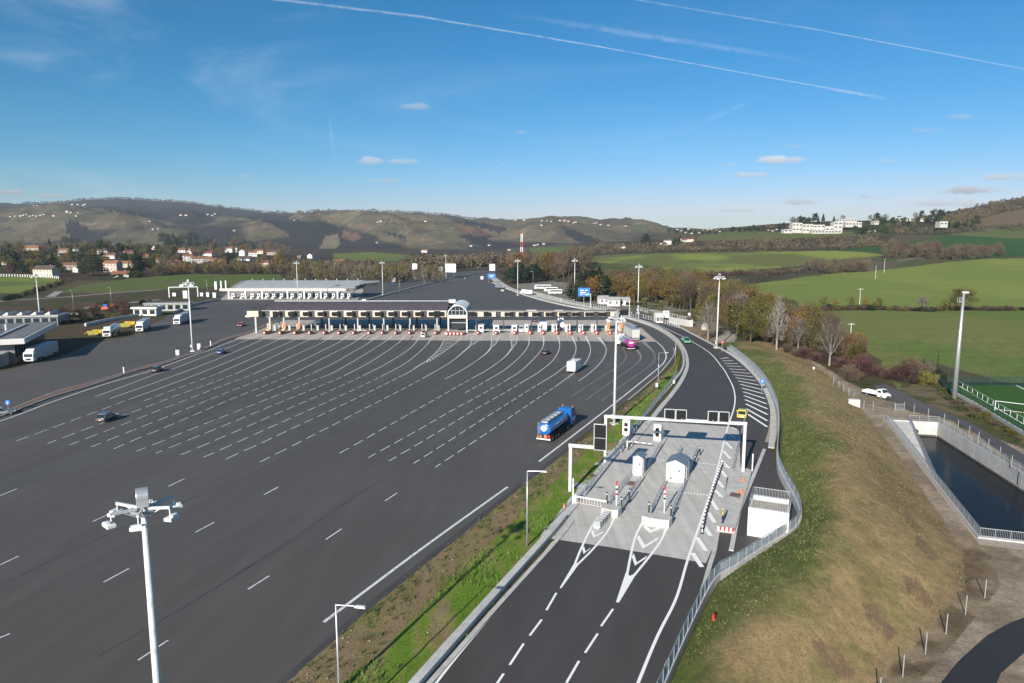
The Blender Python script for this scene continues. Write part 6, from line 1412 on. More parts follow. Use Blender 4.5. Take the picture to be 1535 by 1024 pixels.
# lattice tower
tp = at(782, 850); r_ = empty('lattice_tower', (tp[0], tp[1], 0), 0, 'red and white banded lattice tower rising above the far trees', 'tower'); s = 1.35; hT = 46
def lat(z0, z1, w0, w1, mt_, nm):
    m = MB(); nn_ = max(1, int((z1-z0)/2.4))
    for k in range(nn_):
        za, zb3 = z0+(z1-z0)*k/nn_, z0+(z1-z0)*(k+1)/nn_; wa, wb = w0+(w1-w0)*k/nn_, w0+(w1-w0)*(k+1)/nn_
        for sx, sy, tx, ty in ((-1, -1, 1, -1), (1, -1, 1, 1), (1, 1, -1, 1), (-1, 1, -1, -1)):
            m.bar((sx*wa, sy*wa, za), (sx*wb, sy*wb, zb3), .5, .5); m.bar((sx*wa, sy*wa, za), (tx*wb, ty*wb, zb3), .22, .22); m.bar((tx*wa, ty*wa, za), (sx*wb, sy*wb, zb3), .22, .22)
    m.build(nm, mt_, r_)
zs_ = [0, 10, 17, 22, 28, 34, 39, 44, 47]
for k in range(8): lat(zs_[k], zs_[k+1], 1.6-.10*k, 1.5-.10*k, ('steel_galv', 'red', 'red', 'white_paint', 'red', 'white_paint', 'white_paint', 'red')[k], 'lattice_section')
# ------------------------------------------------------------ vehicles (forward = +x)
def wheels(root, spots, r=.33, w=.24, rim='silver_car'):
    a = MB(); a.tube((0, -w/2, 0), (0, w/2, 0), r, r, 14); b_ = MB(); b_.tube((0, -w/2-.01, 0), (0, w/2+.01, 0), r*.55, r*.55, 10); w0 = r0 = None
    for (x, y) in spots:
        if w0 is None: w0 = a.build('wheel', 'rubber', root, .02); r0 = b_.build('rim', rim, w0); q = w0
        else: q = w0.copy(); C.objects.link(q); q.parent = root; z = r0.copy(); C.objects.link(z); z.parent = q
        q.location = (x, y, r)
def lights(root, xf, xr, y, z, w=.35, h=.16, zr=None):
    for s in (-1, 1):
        m = MB(); m.box((xf, s*y, z), (.06, w, h)); m.build('headlight', 'lens', root); m = MB(); m.box((xr, s*y, zr or z+.1), (.06, w*.8, h*1.2)); m.build('tail_light', 'red', root)
def car(loc, rz, paint_, label, name='car', L=4.3, W=1.78, Hh=1.5, kind='hatch', cat='car', sc_=1):
    root = empty(name, loc, rz, label, cat, None, sc_); h = L/2; hw = W/2; zs = Hh*.58; zb = .28
    if kind == 'hatch': st = [(-h, .55, zs*.98, .86), (-h+.12, zb, zs*1.02, .95), (-h*.4, zb, zs*1.04, 1), (h*.35, zb, zs*.98, 1), (h*.75, zb, zs*.86, .96), (h, .45, zs*.62, .84)]; cab = [(-h+.18, -h+.7), (h*.42, h*.05)]
    elif kind == 'sedan': st = [(-h, .55, zs*.95, .86), (-h+.15, zb, zs, .95), (-h*.4, zb, zs*1.02, 1), (h*.3, zb, zs*.96, 1), (h*.75, zb, zs*.85, .96), (h, .45, zs*.62, .84)]; cab = [(-h+.75, -h+1.3), (h*.38, 0)]
    else: st = [(-h, .4, zs*1.02, .92), (-h+.1, zb, zs*1.05, .98), (0, zb, zs*1.05, 1), (h*.5, zb, zs*1.0, 1), (h*.85, zb, zs*.9, .96), (h, .45, zs*.6, .86)]; cab = [(-h+.08, -h+.25), (h*.66, h*.35)]
    m = MB(); vs = []
    for x, z0, z1, k in st:
        w_ = hw*k; vs += [(x, -w_*.92, z0), (x, -w_, z0+(z1-z0)*.45), (x, -w_*.93, z1), (x, w_*.93, z1), (x, w_, z0+(z1-z0)*.45), (x, w_*.92, z0)]
    n = len(st); fs = [tuple(range(6)), tuple(range(6*n-1, 6*n-7, -1))]
    for i in range(n-1):
        for k in range(6): fs.append((i*6+k, i*6+(k+1) % 6, (i+1)*6+(k+1) % 6, (i+1)*6+k)[::-1])
    m.add(vs, fs); m.build('body', paint_, root, .05, True)
    (b0, b1), (f0, f1) = cab; zt = Hh; wl, wt = hw*.9, hw*.72
    m = MB(); m.add([(b0, -wl, zs*.98), (f0, -wl, zs*.94), (f0, wl, zs*.94), (b0, wl, zs*.98), (b1, -wt, zt-.06), (f1, -wt, zt-.06), (f1, wt, zt-.06), (b1, wt, zt-.06)], [(3, 2, 1, 0), (4, 5, 6, 7), (0, 1, 5, 4), (1, 2, 6, 5), (2, 3, 7, 6), (3, 0, 4, 7)]); m.build('windows', 'glass', root)
    m = MB(); m.box(((b1+f1)/2, 0, zt-.03), (f1-b1+.12, wt*2+.06, .09))
    for sx, sy in ((1, 1), (1, -1)):
        m.bar((f0, sy*wl, zs*.95), (f1, sy*wt, zt-.05), .07, .07); m.bar((b0, sy*wl, zs*.98), (b1, sy*wt, zt-.05), .12, .1); m.bar(((b0+f0)/2, sy*wl*1.0, zs), ((b1+f1)/2, sy*wt*1.01, zt-.05), .09, .05)
    m.build('roof', paint_, root, .03)
    wheels(root, [(h*.62, hw-.1), (h*.62, -hw+.1), (-h*.6, hw-.1), (-h*.6, -hw+.1)], .32, .22)
    lights(root, h-.03, -h+.0, hw*.68, zs*.68, .34, .15, zs*.82)
    m = MB(); m.box((-h-.01, 0, .62), (.04, .5, .12)); m.build('number_plate', 'white_paint', root)
    for s in (-1, 1): m = MB(); m.box((f0-.15, s*(hw+.08), zs+.08), (.14, .18, .12)); m.build('mirror', paint_, root)
    return root
def hd(a, b_, z=0): return heading(a, b_, z)
def cab(root, xf, col_, W=2.5, Hc=3.1, L=2.2, defl=True):
    m = MB(); m.side([(xf-L, .6), (xf-.05, .6), (xf, 1.0), (xf-.02, 1.75), (xf-.28, Hc-.25), (xf-.5, Hc), (xf-L, Hc)], -W/2, W/2); cb = m.build('cab', col_, root, .06)
    m = MB(); m.add([(xf+.0, -W*.44, 1.78), (xf+.0, W*.44, 1.78), (xf-.26, W*.42, Hc-.35), (xf-.26, -W*.42, Hc-.35), (xf-.2, -W*.44, 1.78), (xf-.2, W*.44, 1.78), (xf-.46, W*.42, Hc-.35), (xf-.46, -W*.42, Hc-.35)], [(0, 1, 2, 3), (4, 7, 6, 5), (0, 4, 5, 1), (1, 5, 6, 2), (2, 6, 7, 3), (3, 7, 4, 0)]); m.build('windscreen', 'glass', cb)
    for s in (-1, 1):
        m = MB(); m.box((xf-.85, s*(W/2+.005), 2.1), (.85, .03, .75)); m.build('side_window', 'glass', cb); m = MB(); m.box((xf-.25, s*(W/2+.16), 2.25), (.14, .2, .65)); m.build('mirror', 'black', cb)
        m = MB(); m.box((xf+.01, s*W*.36, .85), (.06, .4, .22)); m.build('headlight', 'lens', cb)
    m = MB(); m.box((xf+.01, 0, 1.15), (.05, W*.5, .5)); m.build('grille', 'black', cb)
    if defl: m = MB(); m.side([(xf-L, Hc), (xf-.6, Hc), (xf-L+.3, 3.85), (xf-L, 3.85)], -W*.42, W*.42); m.build('roof_deflector', col_, cb, .05)
def semi(loc, rz, label, trailer='box', tcol='trailer_grey', ccol='white_paint', L=16.2, name='articulated_lorry', tank='white_paint', side=None):
    """origin at the front axle line; rear at -L"""
    root = empty(name, loc, rz, label, 'lorry'); cab(root, 0, ccol)
    m = MB(); m.box((-3.2, 0, .75), (4.8, .9, .3)); m.build('chassis', 'black', root)
    wheels(root, [(-1.3, 1.05), (-1.3, -1.05), (-4.6, 1.0), (-4.6, -1.0), (-L+1.6, 1.05), (-L+1.6, -1.05), (-L+2.9, 1.05), (-L+2.9, -1.05), (-L+4.2, 1.05), (-L+4.2, -1.05)], .5, .32)
    a, b_ = -2.7, -L
    if trailer == 'box':
        m = MB(); m.box(((a+b_)/2, 0, 2.58), (a-b_, 2.55, 2.75)); tb = m.build('trailer_box', tcol, root, .04)
        m = MB(); m.box((b_-.02, -.62, 2.55), (.05, 1.18, 2.55)); m.box((b_-.02, .62, 2.55), (.05, 1.18, 2.55)); dr = m.build('rear_door', tcol, tb, .01)
        m = MB()
        for s in (-.9, -.3, .3, .9): m.box((b_-.06, s, 2.5), (.03, .04, 2.4))
        m.build('door_bars', 'steel_galv', dr)
        m = MB(); m.box(((a+b_)/2, 0, 1.12), (a-b_+.02, 2.58, .14)); m.box(((a+b_)/2, 0, 3.97), (a-b_+.04, 2.6, .08)); m.build('frame_rail', 'steel_galv', tb)
        m = MB(); m.box(((a+b_)/2, 1.2, .85), ((a-b_)*.45, .06, .45)); m.box(((a+b_)/2, -1.2, .85), ((a-b_)*.45, .06, .45)); m.build('side_guard', 'steel_galv', root)
        if side: 
            m = MB()
            for k in range(6): m.box((a-3-k*1.1, -1.29, 2.7), (.8, .02, .55)); 
            m.build('lettering', side, tb)
    elif trailer == 'tank':
        m = MB(); m.tube((a, 0, 2.35), (b_+.1, 0, 2.35), 1.2, 1.2, 22); tb = m.build('tank', tank, root, .12, True)
        m = MB(); m.box(((a+b_)/2, 0, 3.56), ((a-b_)*.9, .6, .08))
        for k in range(5): m.tube((a-1.4-k*2.4, 0, 3.5), (a-1.4-k*2.4, 0, 3.72), .3, .3, 12)
        m.build('walkway', 'steel_galv', tb); m = MB(); m.box(((a+b_)/2, 0, 1.1), (a-b_, 1.0, .2)); m.build('frame_rail', 'black', root)
    lights(root, -.5, b_-.02, 1.0, .95, .3, .14, .95); m = MB(); m.box((b_+.05, 0, .72), (.1, 2.4, .14)); m.build('rear_bumper', 'white_paint', root)
    return root
def boxtruck(loc, rz, label, L=9, col_='white_paint', body='white_paint', name='box_lorry'):
    root = empty(name, loc, rz, label, 'lorry'); cab(root, 0, col_, 2.3, 2.6, 1.8, False); m = MB(); m.box((-(L+1.9)/2, 0, 2.1), (L-1.9, 2.4, 2.6)); tb = m.build('cargo_box', body, root, .04)
    m = MB(); m.box((-L-.02, -.58, 2.1), (.04, 1.1, 2.4)); m.box((-L-.02, .58, 2.1), (.04, 1.1, 2.4)); m.build('rear_door', body, tb)
    m = MB(); m.box((-(L+1.9)/2, 0, .7), (L-2, .9, .25)); m.build('chassis', 'black', root); wheels(root, [(-1.2, 1.0), (-1.2, -1.0), (-L+1.8, 1.0), (-L+1.8, -1.0)], .45, .3); lights(root, -.5, -L-.03, .95, .9, .28, .14, .85); return root
def bus(loc, rz, label, L=12, col_='white_paint'):
    root = empty('coach', loc, rz, label, 'coach'); m = MB(); m.side([(-L, .4), (0, .4), (0, 1.6), (-.35, 3.2), (-L, 3.2)], -1.25, 1.25); m.build('body', col_, root, .1)
    for s in (-1, 1): m = MB(); m.box((-L/2-.4, s*1.26, 2.2), (L-1.6, .03, .9)); m.build('side_windows', 'glass', root)
    m = MB(); m.add([(.02, -1.1, 1.6), (.02, 1.1, 1.6), (-.3, 1.05, 3.0), (-.3, -1.05, 3.0)], [(0, 1, 2, 3)]); m.build('windscreen', 'glass', root); wheels(root, [(-2.4, 1.1), (-2.4, -1.1), (-L+3, 1.1), (-L+3, -1.1)], .48, .3); lights(root, .02, -L-.02, .95, .8); return root
# --- blue tanker
rz = hd((808, 692), (925, 606)); p0 = P(815, 663.5)
root = empty('blue_tanker', p0, rz+.02, 'bright blue tanker lorry driving up the plaza beside the verge', 'lorry')
LT = 12.8
m = MB(); n = 22; vs = []; rings = [(0, .82), (.12, .97), (.3, 1), (LT-4.2, 1), (LT-4.0, .95), (LT-3.9, .8)]
for x, k in rings:
    for i in range(n): a = 2*math.pi*i/n; vs.append((x, 1.24*k*math.cos(a), 2.25+1.08*k*math.sin(a)))
fs = [(r*n+i, r*n+(i+1) % n, (r+1)*n+(i+1) % n, (r+1)*n+i)[::-1] for r in range(len(rings)-1) for i in range(n)]+[tuple(range(n)), tuple(range(n*len(rings)-1, n*(len(rings)-1)-1, -1))]
m.add(vs, fs); tk = m.build('tank', 'blue_truck', root, 0, True)
m = MB(); m.box(((LT-4)/2, .05, 3.36), (LT-4.8, 1.1, .08)); m.build('walkway', 'offwhite', tk); m = MB(); m.box(((LT-4)/2, .66, 3.5), (LT-4.8, .05, .3)); m.box(((LT-4)/2, -.56, 3.5), (LT-4.8, .05, .3))
for k in range(5): m.tube((1.0+k*1.65, .05, 3.38), (1.0+k*1.65, .05, 3.56), .34, .34, 12)
m.build('hatches', 'steel_shiny', tk)
vs = [(-.015-.0, .55*math.cos(a), 2.42+.42*math.sin(a)) for a in [2*math.pi*i/20 for i in range(20)]]; m = MB(); m.add(vs, [tuple(range(20))[::-1]]); m.tube((-.03, 0, 2.42), (.02, 0, 2.42), .5, .5, 20); em = m.build('rear_emblem', 'white_paint', tk)
m = MB(); m.box((-.05, 0, 2.5), (.02, .6, .10)); m.box((-.05, 0, 2.3), (.02, .7, .12)); m.build('emblem_lettering', 'blue_sign', em)
m = MB()
for k in range(3): m.bar((3.2+k*1.0, -1.18, 2.62), (3.9+k*1.0, -1.18, 2.62), .02, .35)
m.build('side_lettering', 'white_paint', tk)
m = MB()
for x in (-.12,): 
    for y in (.62, 1.02): m.tube((x, y, .7), (x, y, 3.45), .025)
    for k in range(8): m.tube((x, .62, .9+k*.34), (x, 1.02, .9+k*.34), .02)
m.build('ladder', 'steel_galv', root)
m = MB(); m.box((LT/2-1.5, 0, .95), (LT-3, 1.0, .3)); m.box((LT/2-2, 0, 1.2), (LT-4.5, 2.2, .12)); m.build('chassis', 'black', root)
m = MB(); m.box((-.1, 0, .62), (.14, 2.5, .22)); m.build('rear_bumper', 'white_paint', root, .02); m = MB(); m.box((.1, -.3, 1.05), (.3, .5, .5)); m.box((.05, .5, 1.0), (.2, .3, .35)); m.build('valve_box', 'orange', root, .03); m = MB(); m.box((.15, -.9, 1.05), (.3, .35, .5)); m.build('hose_locker', 'red', root)
cabr = empty('x', (0, 0, 0)); bpy.data.objects.remove(cabr)
m = MB(); xf = LT; m.side([(xf-2.6, .6), (xf-.05, .6), (xf, 1.0), (xf-.02, 1.8), (xf-.25, 3.0), (xf-.5, 3.35), (xf-1.3, 3.6), (xf-2.6, 3.55)], -1.24, 1.24); cb = m.build('cab', 'blue_truck', root, .07)
for s in (-1, 1):
    m = MB(); m.box((xf-.9, s*1.245, 2.25), (.8, .03, .7)); m.build('side_window', 'glass', cb); m = MB(); m.box((xf-.2, s*1.42, 2.4), (.16, .2, .8)); m.build('mirror', 'black', cb); m = MB(); m.tube((xf-1.0, s*.95, 3.6), (xf-1.0, s*.95, 3.8), .1); m.build('beacon', 'orange', cb)
m = MB(); m.box((xf-.12, 0, 2.35), (.06, 2.1, .9)); m.build('windscreen', 'glass', cb)
wheels(root, [(1.2, 1.05), (1.2, -1.05), (2.5, 1.05), (2.5, -1.05), (3.8, 1.05), (3.8, -1.05), (LT-4.2, 1.05), (LT-4.2, -1.05), (LT-1.3, 1.1), (LT-1.3, -1.1)], .5, .32)
for s in (-1, 1): m = MB(); m.box((-.05, s*1.0, .95), (.1, .35, .2)); m.build('tail_light', 'red', root); m = MB(); m.box((2.5, s*1.12, 1.12), (3.8, .3, .06)); m.build('mudguard', 'black', root)
# --- white motorhome seen from behind
p = P(855.5, 560); rz = hd((855, 560), (866, 548)); root = empty('motorhome', p, math.radians(68), 'white box motorhome seen from behind in the middle of the plaza', 'motorhome')
m = MB(); m.box((3.0, 0, 1.75), (5.6, 2.3, 2.5)); m.build('living_box', 'white_paint', root, .08); m = MB(); m.side([(5.6, .5), (7.0, .5), (7.1, 1.1), (6.6, 1.3), (6.2, 2.1), (5.6, 2.1)], -1.0, 1.0); m.build('cab', 'white_paint', root, .05)
m = MB(); m.box((.19, 0, 2.0), (.05, 1.3, .5)); m.build('rear_window', 'trailer_grey', root); m = MB(); m.box((3, .2, 3.05), (.7, .6, .12)); m.box((1.5, -.3, 3.05), (.5, .5, .1)); m.build('roof_vent', 'offwhite', root); m = MB(); m.box((.15, 0, .75), (.14, 2.3, .3)); m.build('rear_bumper', 'offwhite', root)
wheels(root, [(1.5, 1.0), (1.5, -1.0), (6.0, .95), (6.0, -.95)], .34); lights(root, 7.05, .12, .98, .85, .2, .2, .95); m = MB(); m.box((5.9, -1.3, 1.9), (.15, .3, .3)); m.build('mirror', 'black', root)
# --- cars on the plaza
car(P(818.5, 531), math.radians(72), 'black_car', 'black car seen from behind on the right half of the plaza')
car(P(161, 630), hd((146, 633), (178, 619)), 'grey_car', 'dark grey estate car driving up the plaza at left', 'car', 4.6, 1.85, 1.6)
car(P(236, 557), hd((225, 560), (247, 550)), 'dark_car', 'dark teal hatchback driving beside the brown median', 'car')
car(P(332, 530), hd((322, 532), (342, 524)), 'blue_car', 'bright blue small car near the floodlight mast on the median', 'car', 4.0)
car(P(362, 489), hd((372, 484), (352, 490)), 'red_car', 'red car coming down the left lanes beyond the median')
car(P(637, 505.5), math.radians(75), 'white_paint', 'white car just entering the toll lane left of the glass vault')
car(P(781, 497.5), math.radians(90), 'white_paint', 'white van waiting in the toll lane beside a hatched nose', 'van', 5.4, 1.95, 2.4, 'van', 'van')
car(P(801, 482), math.radians(90), 'dark_car', 'dark car in the shade of the toll lane left of the white lorry')
car(P(613, 439), math.radians(-65), 'black_car', 'black car alone on the near carriageway beyond the canopy', 'car'); car(P(697, 418), math.radians(95), 'silver_car', 'small pale car far away near the motorway fork', 'car')
car(P(586, 428), math.radians(-60), 'blue_car', 'bright blue van beyond the far median', 'van', 5.2, 1.95, 2.2, 'van', 'van'); car(P(616, 424), math.radians(-60), 'dark_car', 'dark car following the pair of grey lorries', 'car'); car(P(645, 421), math.radians(-60), 'grey_car', 'dark grey car below the red lorry', 'car')
car(P(753, 437), math.radians(100), 'white_paint', 'white car following a blue lorry beyond the toll', 'car', 4.8, 1.9, 1.7); car(P(1028.5, 514), hd((1020, 508), (1034, 517)), 'green_car', 'pale green pickup stopped on the construction ground beside the new road', 'pickup', 5.2, 1.9, 1.8)
car(P(1112, 625), math.radians(70), 'pale_yellow', 'yellow car seen from behind at the hatched shoulder', 'car', 4.2, 1.8, 1.55); car(P(3, 622), math.radians(40), 'silver_car', 'silver car cut off by the left edge of the photo', 'car')
car(P(640, 409), math.radians(-60), 'dark_car', 'tiny dark car beside the red lorry far away', 'car')
cp = P(139, 462); car((cp[0], cp[1], 0), 2.9, 'red_car', 'red and white car parked by the slip road workshop', 'car')
car(P(115, 473), .2, 'silver_car', 'silver car parked under the trees by the left building')
# --- lorries
semi(P(813, 494), math.radians(90), 'white lorry waiting inside a toll lane in the right half', 'box', 'white_paint', 'white_paint', 9, 'lorry')
t = semi((P(843, 496)[0], P(843, 496)[1]+12, 0), math.radians(91), 'white tanker lorry standing inside a toll lane', 'tank', L=12, name='tanker_lorry')
fq, rq = P(42, 546), P(100, 527)
def semi_at(front, rear, *a, **k): return semi(P(*front), heading(rear, front), *a, **k)
semi_at((43, 545), (101, 524), 'white lorry with grey trailer, nearest of the parked lorries at left', 'box', 'trailer_grey')
semi_at((160, 507), (194, 489), 'white tanker lorry parked beside the yellow machines', 'tank')
semi_at((209, 499), (232, 485), 'white lorry with lettered white trailer, parked behind the white tanker', 'box', 'offwhite', side='navy')
semi_at((265, 488), (292, 477), 'white lorry driving alone left of the median mast', 'box', 'offwhite')
yy_ = P(965, 512); semi((P(947, 512)[0]+.6, P(947, 512)[1]+16.6, 0), math.radians(93), 'large grey trailer lorry entering the outermost lane at right', 'box', 'trailer_grey', 'trailer_dark')
pr_ = P(946, 526); semi((pr_[0]-1.6, pr_[1]+13, 0), math.radians(97), 'tanker lorry with purple rear end queueing left of the grey trailer', 'tank', tank='steel_shiny', ccol='white_paint', L=13.2, name='tanker_lorry')
rr_ = empty('tank_end_panel', (pr_[0], pr_[1], 0), math.radians(97)); bpy.data.objects.remove(rr_)
tko = [o for o in C.objects if o.get('label', '').startswith('tanker lorry with purple')][0]
m = MB(); m.tube((-13.35, 0, 2.35), (-9.6, 0, 2.35), 1.24, 1.24, 22); pt_ = m.build('rear_panel', 'purple', tko, .05, True); m = MB(); m.box((-13.38, 0, 2.7), (.03, 1.5, .28)); m.box((-13.38, .1, 2.35), (.03, 1.1, .2)); m.build('rear_lettering', 'white_paint', pt_)
boxtruck(P(782, 441), math.radians(118), 'white box lorry beyond the canopy heading away', 12, name='box_lorry'); o = boxtruck(P(743, 432), math.radians(115), 'blue lorry beyond the canopy near the right barrier', 9, 'blue_truck', 'trailer_dark')
boxtruck(P(722, 419.5), math.radians(95), 'small white box lorry near the motorway fork', 8)
semi(P(540, 428.5), math.radians(215), 'dark tanker lorry approaching the farther canopy', 'tank', tank='trailer_dark', ccol='offwhite'); semi(P(591, 423.5), math.radians(245), 'grey lorry leading a pair beyond the far median', 'box', 'trailer_dark', 'offwhite'); semi(P(601, 420), math.radians(248), 'grey lorry trailing a pair beyond the far median', 'box', 'trailer_dark', 'trailer_grey')
semi(P(634, 416), math.radians(215), 'red lorry far up the motorway', 'box', 'dark_red', 'red')
for u, v, lb_ in ((805, 433.5, 'white coach parked at the back of the parking area'), (820, 437.5, 'white coach parked in front of the first coach'), (826, 441, 'white coach nearest in the parking area')): p = P(u, v); bus((p[0]-2, p[1], -.02), math.radians(186), lb_, 12 if v < 435 else 9)
# flatbed pickup in the yard
p = P(1331, 599, -2); root = empty('flatbed_truck', (p[0], p[1], -2.0), hd((1303, 593), (1331, 599), -2), 'white flatbed truck parked in the dirt yard beside the basin', 'truck')
m = MB(); m.side([(-2.1, .35), (-.05, .35), (0, .7), (-.1, 1.15), (-.75, 1.35), (-1.15, 2.1), (-2.1, 2.1)], -.95, .95); cb = m.build('cab', 'white_paint', root, .06)
m = MB(); m.add([(-.72, -.85, 1.40), (-.72, .85, 1.40), (-1.1, .8, 2.02), (-1.1, -.8, 2.02)], [(0, 1, 2, 3)]); m.build('windscreen', 'glass', cb)
for s in (-1, 1): m = MB(); m.box((-1.55, s*.955, 1.6), (.8, .02, .5)); m.build('side_window', 'glass', cb)
m = MB(); m.box((-.0, 0, .62), (.08, 1.4, .3)); m.build('grille', 'black', cb); m = MB(); m.box((-4.0, 0, .85), (3.6, 2.0, .12)); bd2 = m.build('bed', 'white_paint', root, .02)
m = MB(); m.box((-4.0, .98, 1.1), (3.6, .05, .4)); m.box((-4.0, -.98, 1.1), (3.6, .05, .4)); m.box((-5.78, 0, 1.1), (.05, 1.9, .4)); m.box((-2.22, 0, 1.4), (.05, 1.9, 1.0)); m.build('bed_side', 'white_paint', bd2); m = MB(); m.box((-3, 0, .6), (5, .8, .2)); m.build('chassis', 'black', root)
wheels(root, [(-1.0, .85), (-1.0, -.85), (-4.6, .85), (-4.6, -.85)], .36); lights(root, .02, -5.82, .75, .75, .3, .18, .75)
# yellow-green works machines on the grass
for i, (u, v, lb_) in enumerate(((140, 504, 'yellow works machine with hopper, nearest the lorries'), (148, 502, 'yellow works machine behind the first one'), (188, 492, 'yellow works machine between two parked lorries'), (195, 489, 'yellow works machine half hidden by a lorry'))):
    p = P(u, v); root = empty('works_trailer', p, .5, lb_, 'machine', None, .75); m = MB(); m.side([(-2, .8), (2, .8), (2.6, 2.4), (-2.4, 2.6)], -1.1, 1.1); m.build('hopper', 'yellow_green' if i % 2 == 0 else 'yellow', root, .05); m = MB(); m.bar((2, 0, .9), (4.2, 0, .6), .2, .2); m.box((0, 0, .7), (4, 1.6, .2)); m.bar((-2.2, 0, 2.4), (-3.6, 0, 1.2), .9, .12); m.build('drawbar', 'yellow', root); wheels(root, [(-.8, 1.0), (-.8, -1.0), (.6, 1.0), (.6, -1.0)], .4)
p = P(158, 466); root = empty('orange_digger', p, .3, 'orange and blue construction machine by the slip road', 'machine'); m = MB(); m.box((0, 0, 1.3), (3.0, 2.2, 1.2)); m.build('engine_housing', 'orange_machine', root, .1); m = MB(); m.box((.2, 0, 2.5), (1.5, 1.6, 1.5)); m.build('cabin', 'blue_sign', root, .05); m = MB(); m.bar((1.2, .6, 1.6), (3.4, .6, 3.2), .3, .4); m.bar((3.4, .6, 3.2), (4.4, .6, 1.0), .25, .3); m.build('boom', 'orange_machine', root); m = MB(); m.box((0, 1.0, .45), (3.4, .5, .8)); m.box((0, -1.0, .45), (3.4, .5, .8)); m.build('track', 'black', root)
# ------------------------------------------------------------ people
def person(loc, rz, label, coat, legs, helmet=None, hair='black', carry=False, hgt=1.78):
    root = empty('person', loc, rz, label, 'person'); k = hgt/1.78
    def skin(name, joints, edges, m_, root_i=0, sub=1):
        me = bpy.data.meshes.new(name); me.from_pydata([tuple(c*k for c in j[:3]) for j in joints], edges, []); o = bpy.data.objects.new(name, me); C.objects.link(o); o.parent = root; me.materials.append(M[m_])
        s = o.modifiers.new('skin', 'SKIN'); s.use_smooth_shade = True
        for v, j in zip(me.skin_vertices[0].data, joints): v.radius = (j[3]*k, (j[4] if len(j) > 4 else j[3])*k)
        me.skin_vertices[0].data[root_i].use_root = True; ss = o.modifiers.new('sub', 'SUBSURF'); ss.levels = ss.render_levels = sub; return o
    J = [(0, 0, .95, .13, .10), (0, 0, 1.12, .12, .09), (0, 0, 1.36, .15, .10), (0, 0, 1.50, .055), (.01, 0, 1.58, .075, .08), (.01, 0, 1.68, .085, .095), (.0, 0, 1.75, .06),
         (0, .09, .90, .085), (.02, .10, .50, .06), (-.02, .10, .09, .045), (.10, .11, .04, .04), (0, -.09, .90, .085), (-.03, -.10, .50, .06), (-.06, -.10, .09, .045), (.06, -.11, .04, .04),
         (0, .19, 1.40, .06), (.0, .24, 1.14, .045), (.10, .22, .92, .035), (.13, .22, .84, .03), (0, -.19, 1.40, .06), (.02, -.24, 1.15, .045), (.14, -.22, .95, .035), (.17, -.22, .87, .03)]
    E_ = [(0, 1), (1, 2), (2, 3), (3, 4), (4, 5), (5, 6), (0, 7), (7, 8), (8, 9), (9, 10), (0, 11), (11, 12), (12, 13), (13, 14), (2, 15), (15, 16), (16, 17), (17, 18), (2, 19), (19, 20), (20, 21), (21, 22)]
    for hb, sy in ((18, 1), (22, -1)):
        bx_, by, bz = J[hb][:3]
        for q in range(4): J.append((bx_+.02-.015*q+.02, by+(q-1.5)*.006, bz-.08+.006*abs(q-1), .009)); E_.append((hb, len(J)-1))
        J.append((bx_+.045, by-sy*.02, bz-.02, .010)); E_.append((hb, len(J)-1))
    skin('body', J, E_, 'skin')
    skin('jacket', [(0, 0, .90, .165, .13), (0, 0, 1.12, .155, .12), (0, 0, 1.36, .19, .135), (0, 0, 1.46, .10), (0, .19, 1.40, .085), (0, .245, 1.14, .065), (.09, .225, .95, .05), (0, -.19, 1.40, .085), (.02, -.245, 1.15, .065), (.12, -.225, .98, .05)], [(0, 1), (1, 2), (2, 3), (2, 4), (4, 5), (5, 6), (2, 7), (7, 8), (8, 9)], coat)
    skin('trousers', [(0, 0, .92, .15, .12), (0, .09, .86, .11), (.02, .10, .50, .08), (-.02, .10, .10, .065), (0, -.09, .86, .11), (-.03, -.10, .50, .08), (-.06, -.10, .10, .065)], [(0, 1), (1, 2), (2, 3), (0, 4), (4, 5), (5, 6)], legs)
    m = MB(); m.sphere((.0, 0, 1.70*k), .125*k, 12, 7, None, .8); m.build('helmet' if helmet else 'hair', helmet or hair, root, 0, True)
    m = MB(); m.box((.03, .10, .05), (.28, .1, .1)); m.box((-.01, -.10, .05), (.28, .1, .1)); m.build('shoes', 'black', root, .02)
    m = MB(); m.box((.095*k, .03, 1.665*k), (.012, .02, .012)); m.box((.095*k, -.03, 1.665*k), (.012, .02, .012)); m.box((.09*k, 0, 1.60*k), (.012, .045, .01)); m.build('face_features', 'black', root)
pp = P(1083, 786.5); person((pp[0], pp[1], .22), 2.6, 'person in yellow high-visibility jacket and helmet standing on the right toll island', 'yellow_green', 'navy', 'yellow')
pp = P(1182, 783); person((pp[0]-.3, pp[1], .1), 3.4, 'person in dark clothes with white helmet standing behind the wall railing by the white block', 'navy', 'black', 'white_paint')
pp = P(1219.5, 558, -1.9); person((pp[0], pp[1], -1.95), 1.2, 'person in white top walking on the dirt path behind the mound', 'white_paint', 'offwhite')
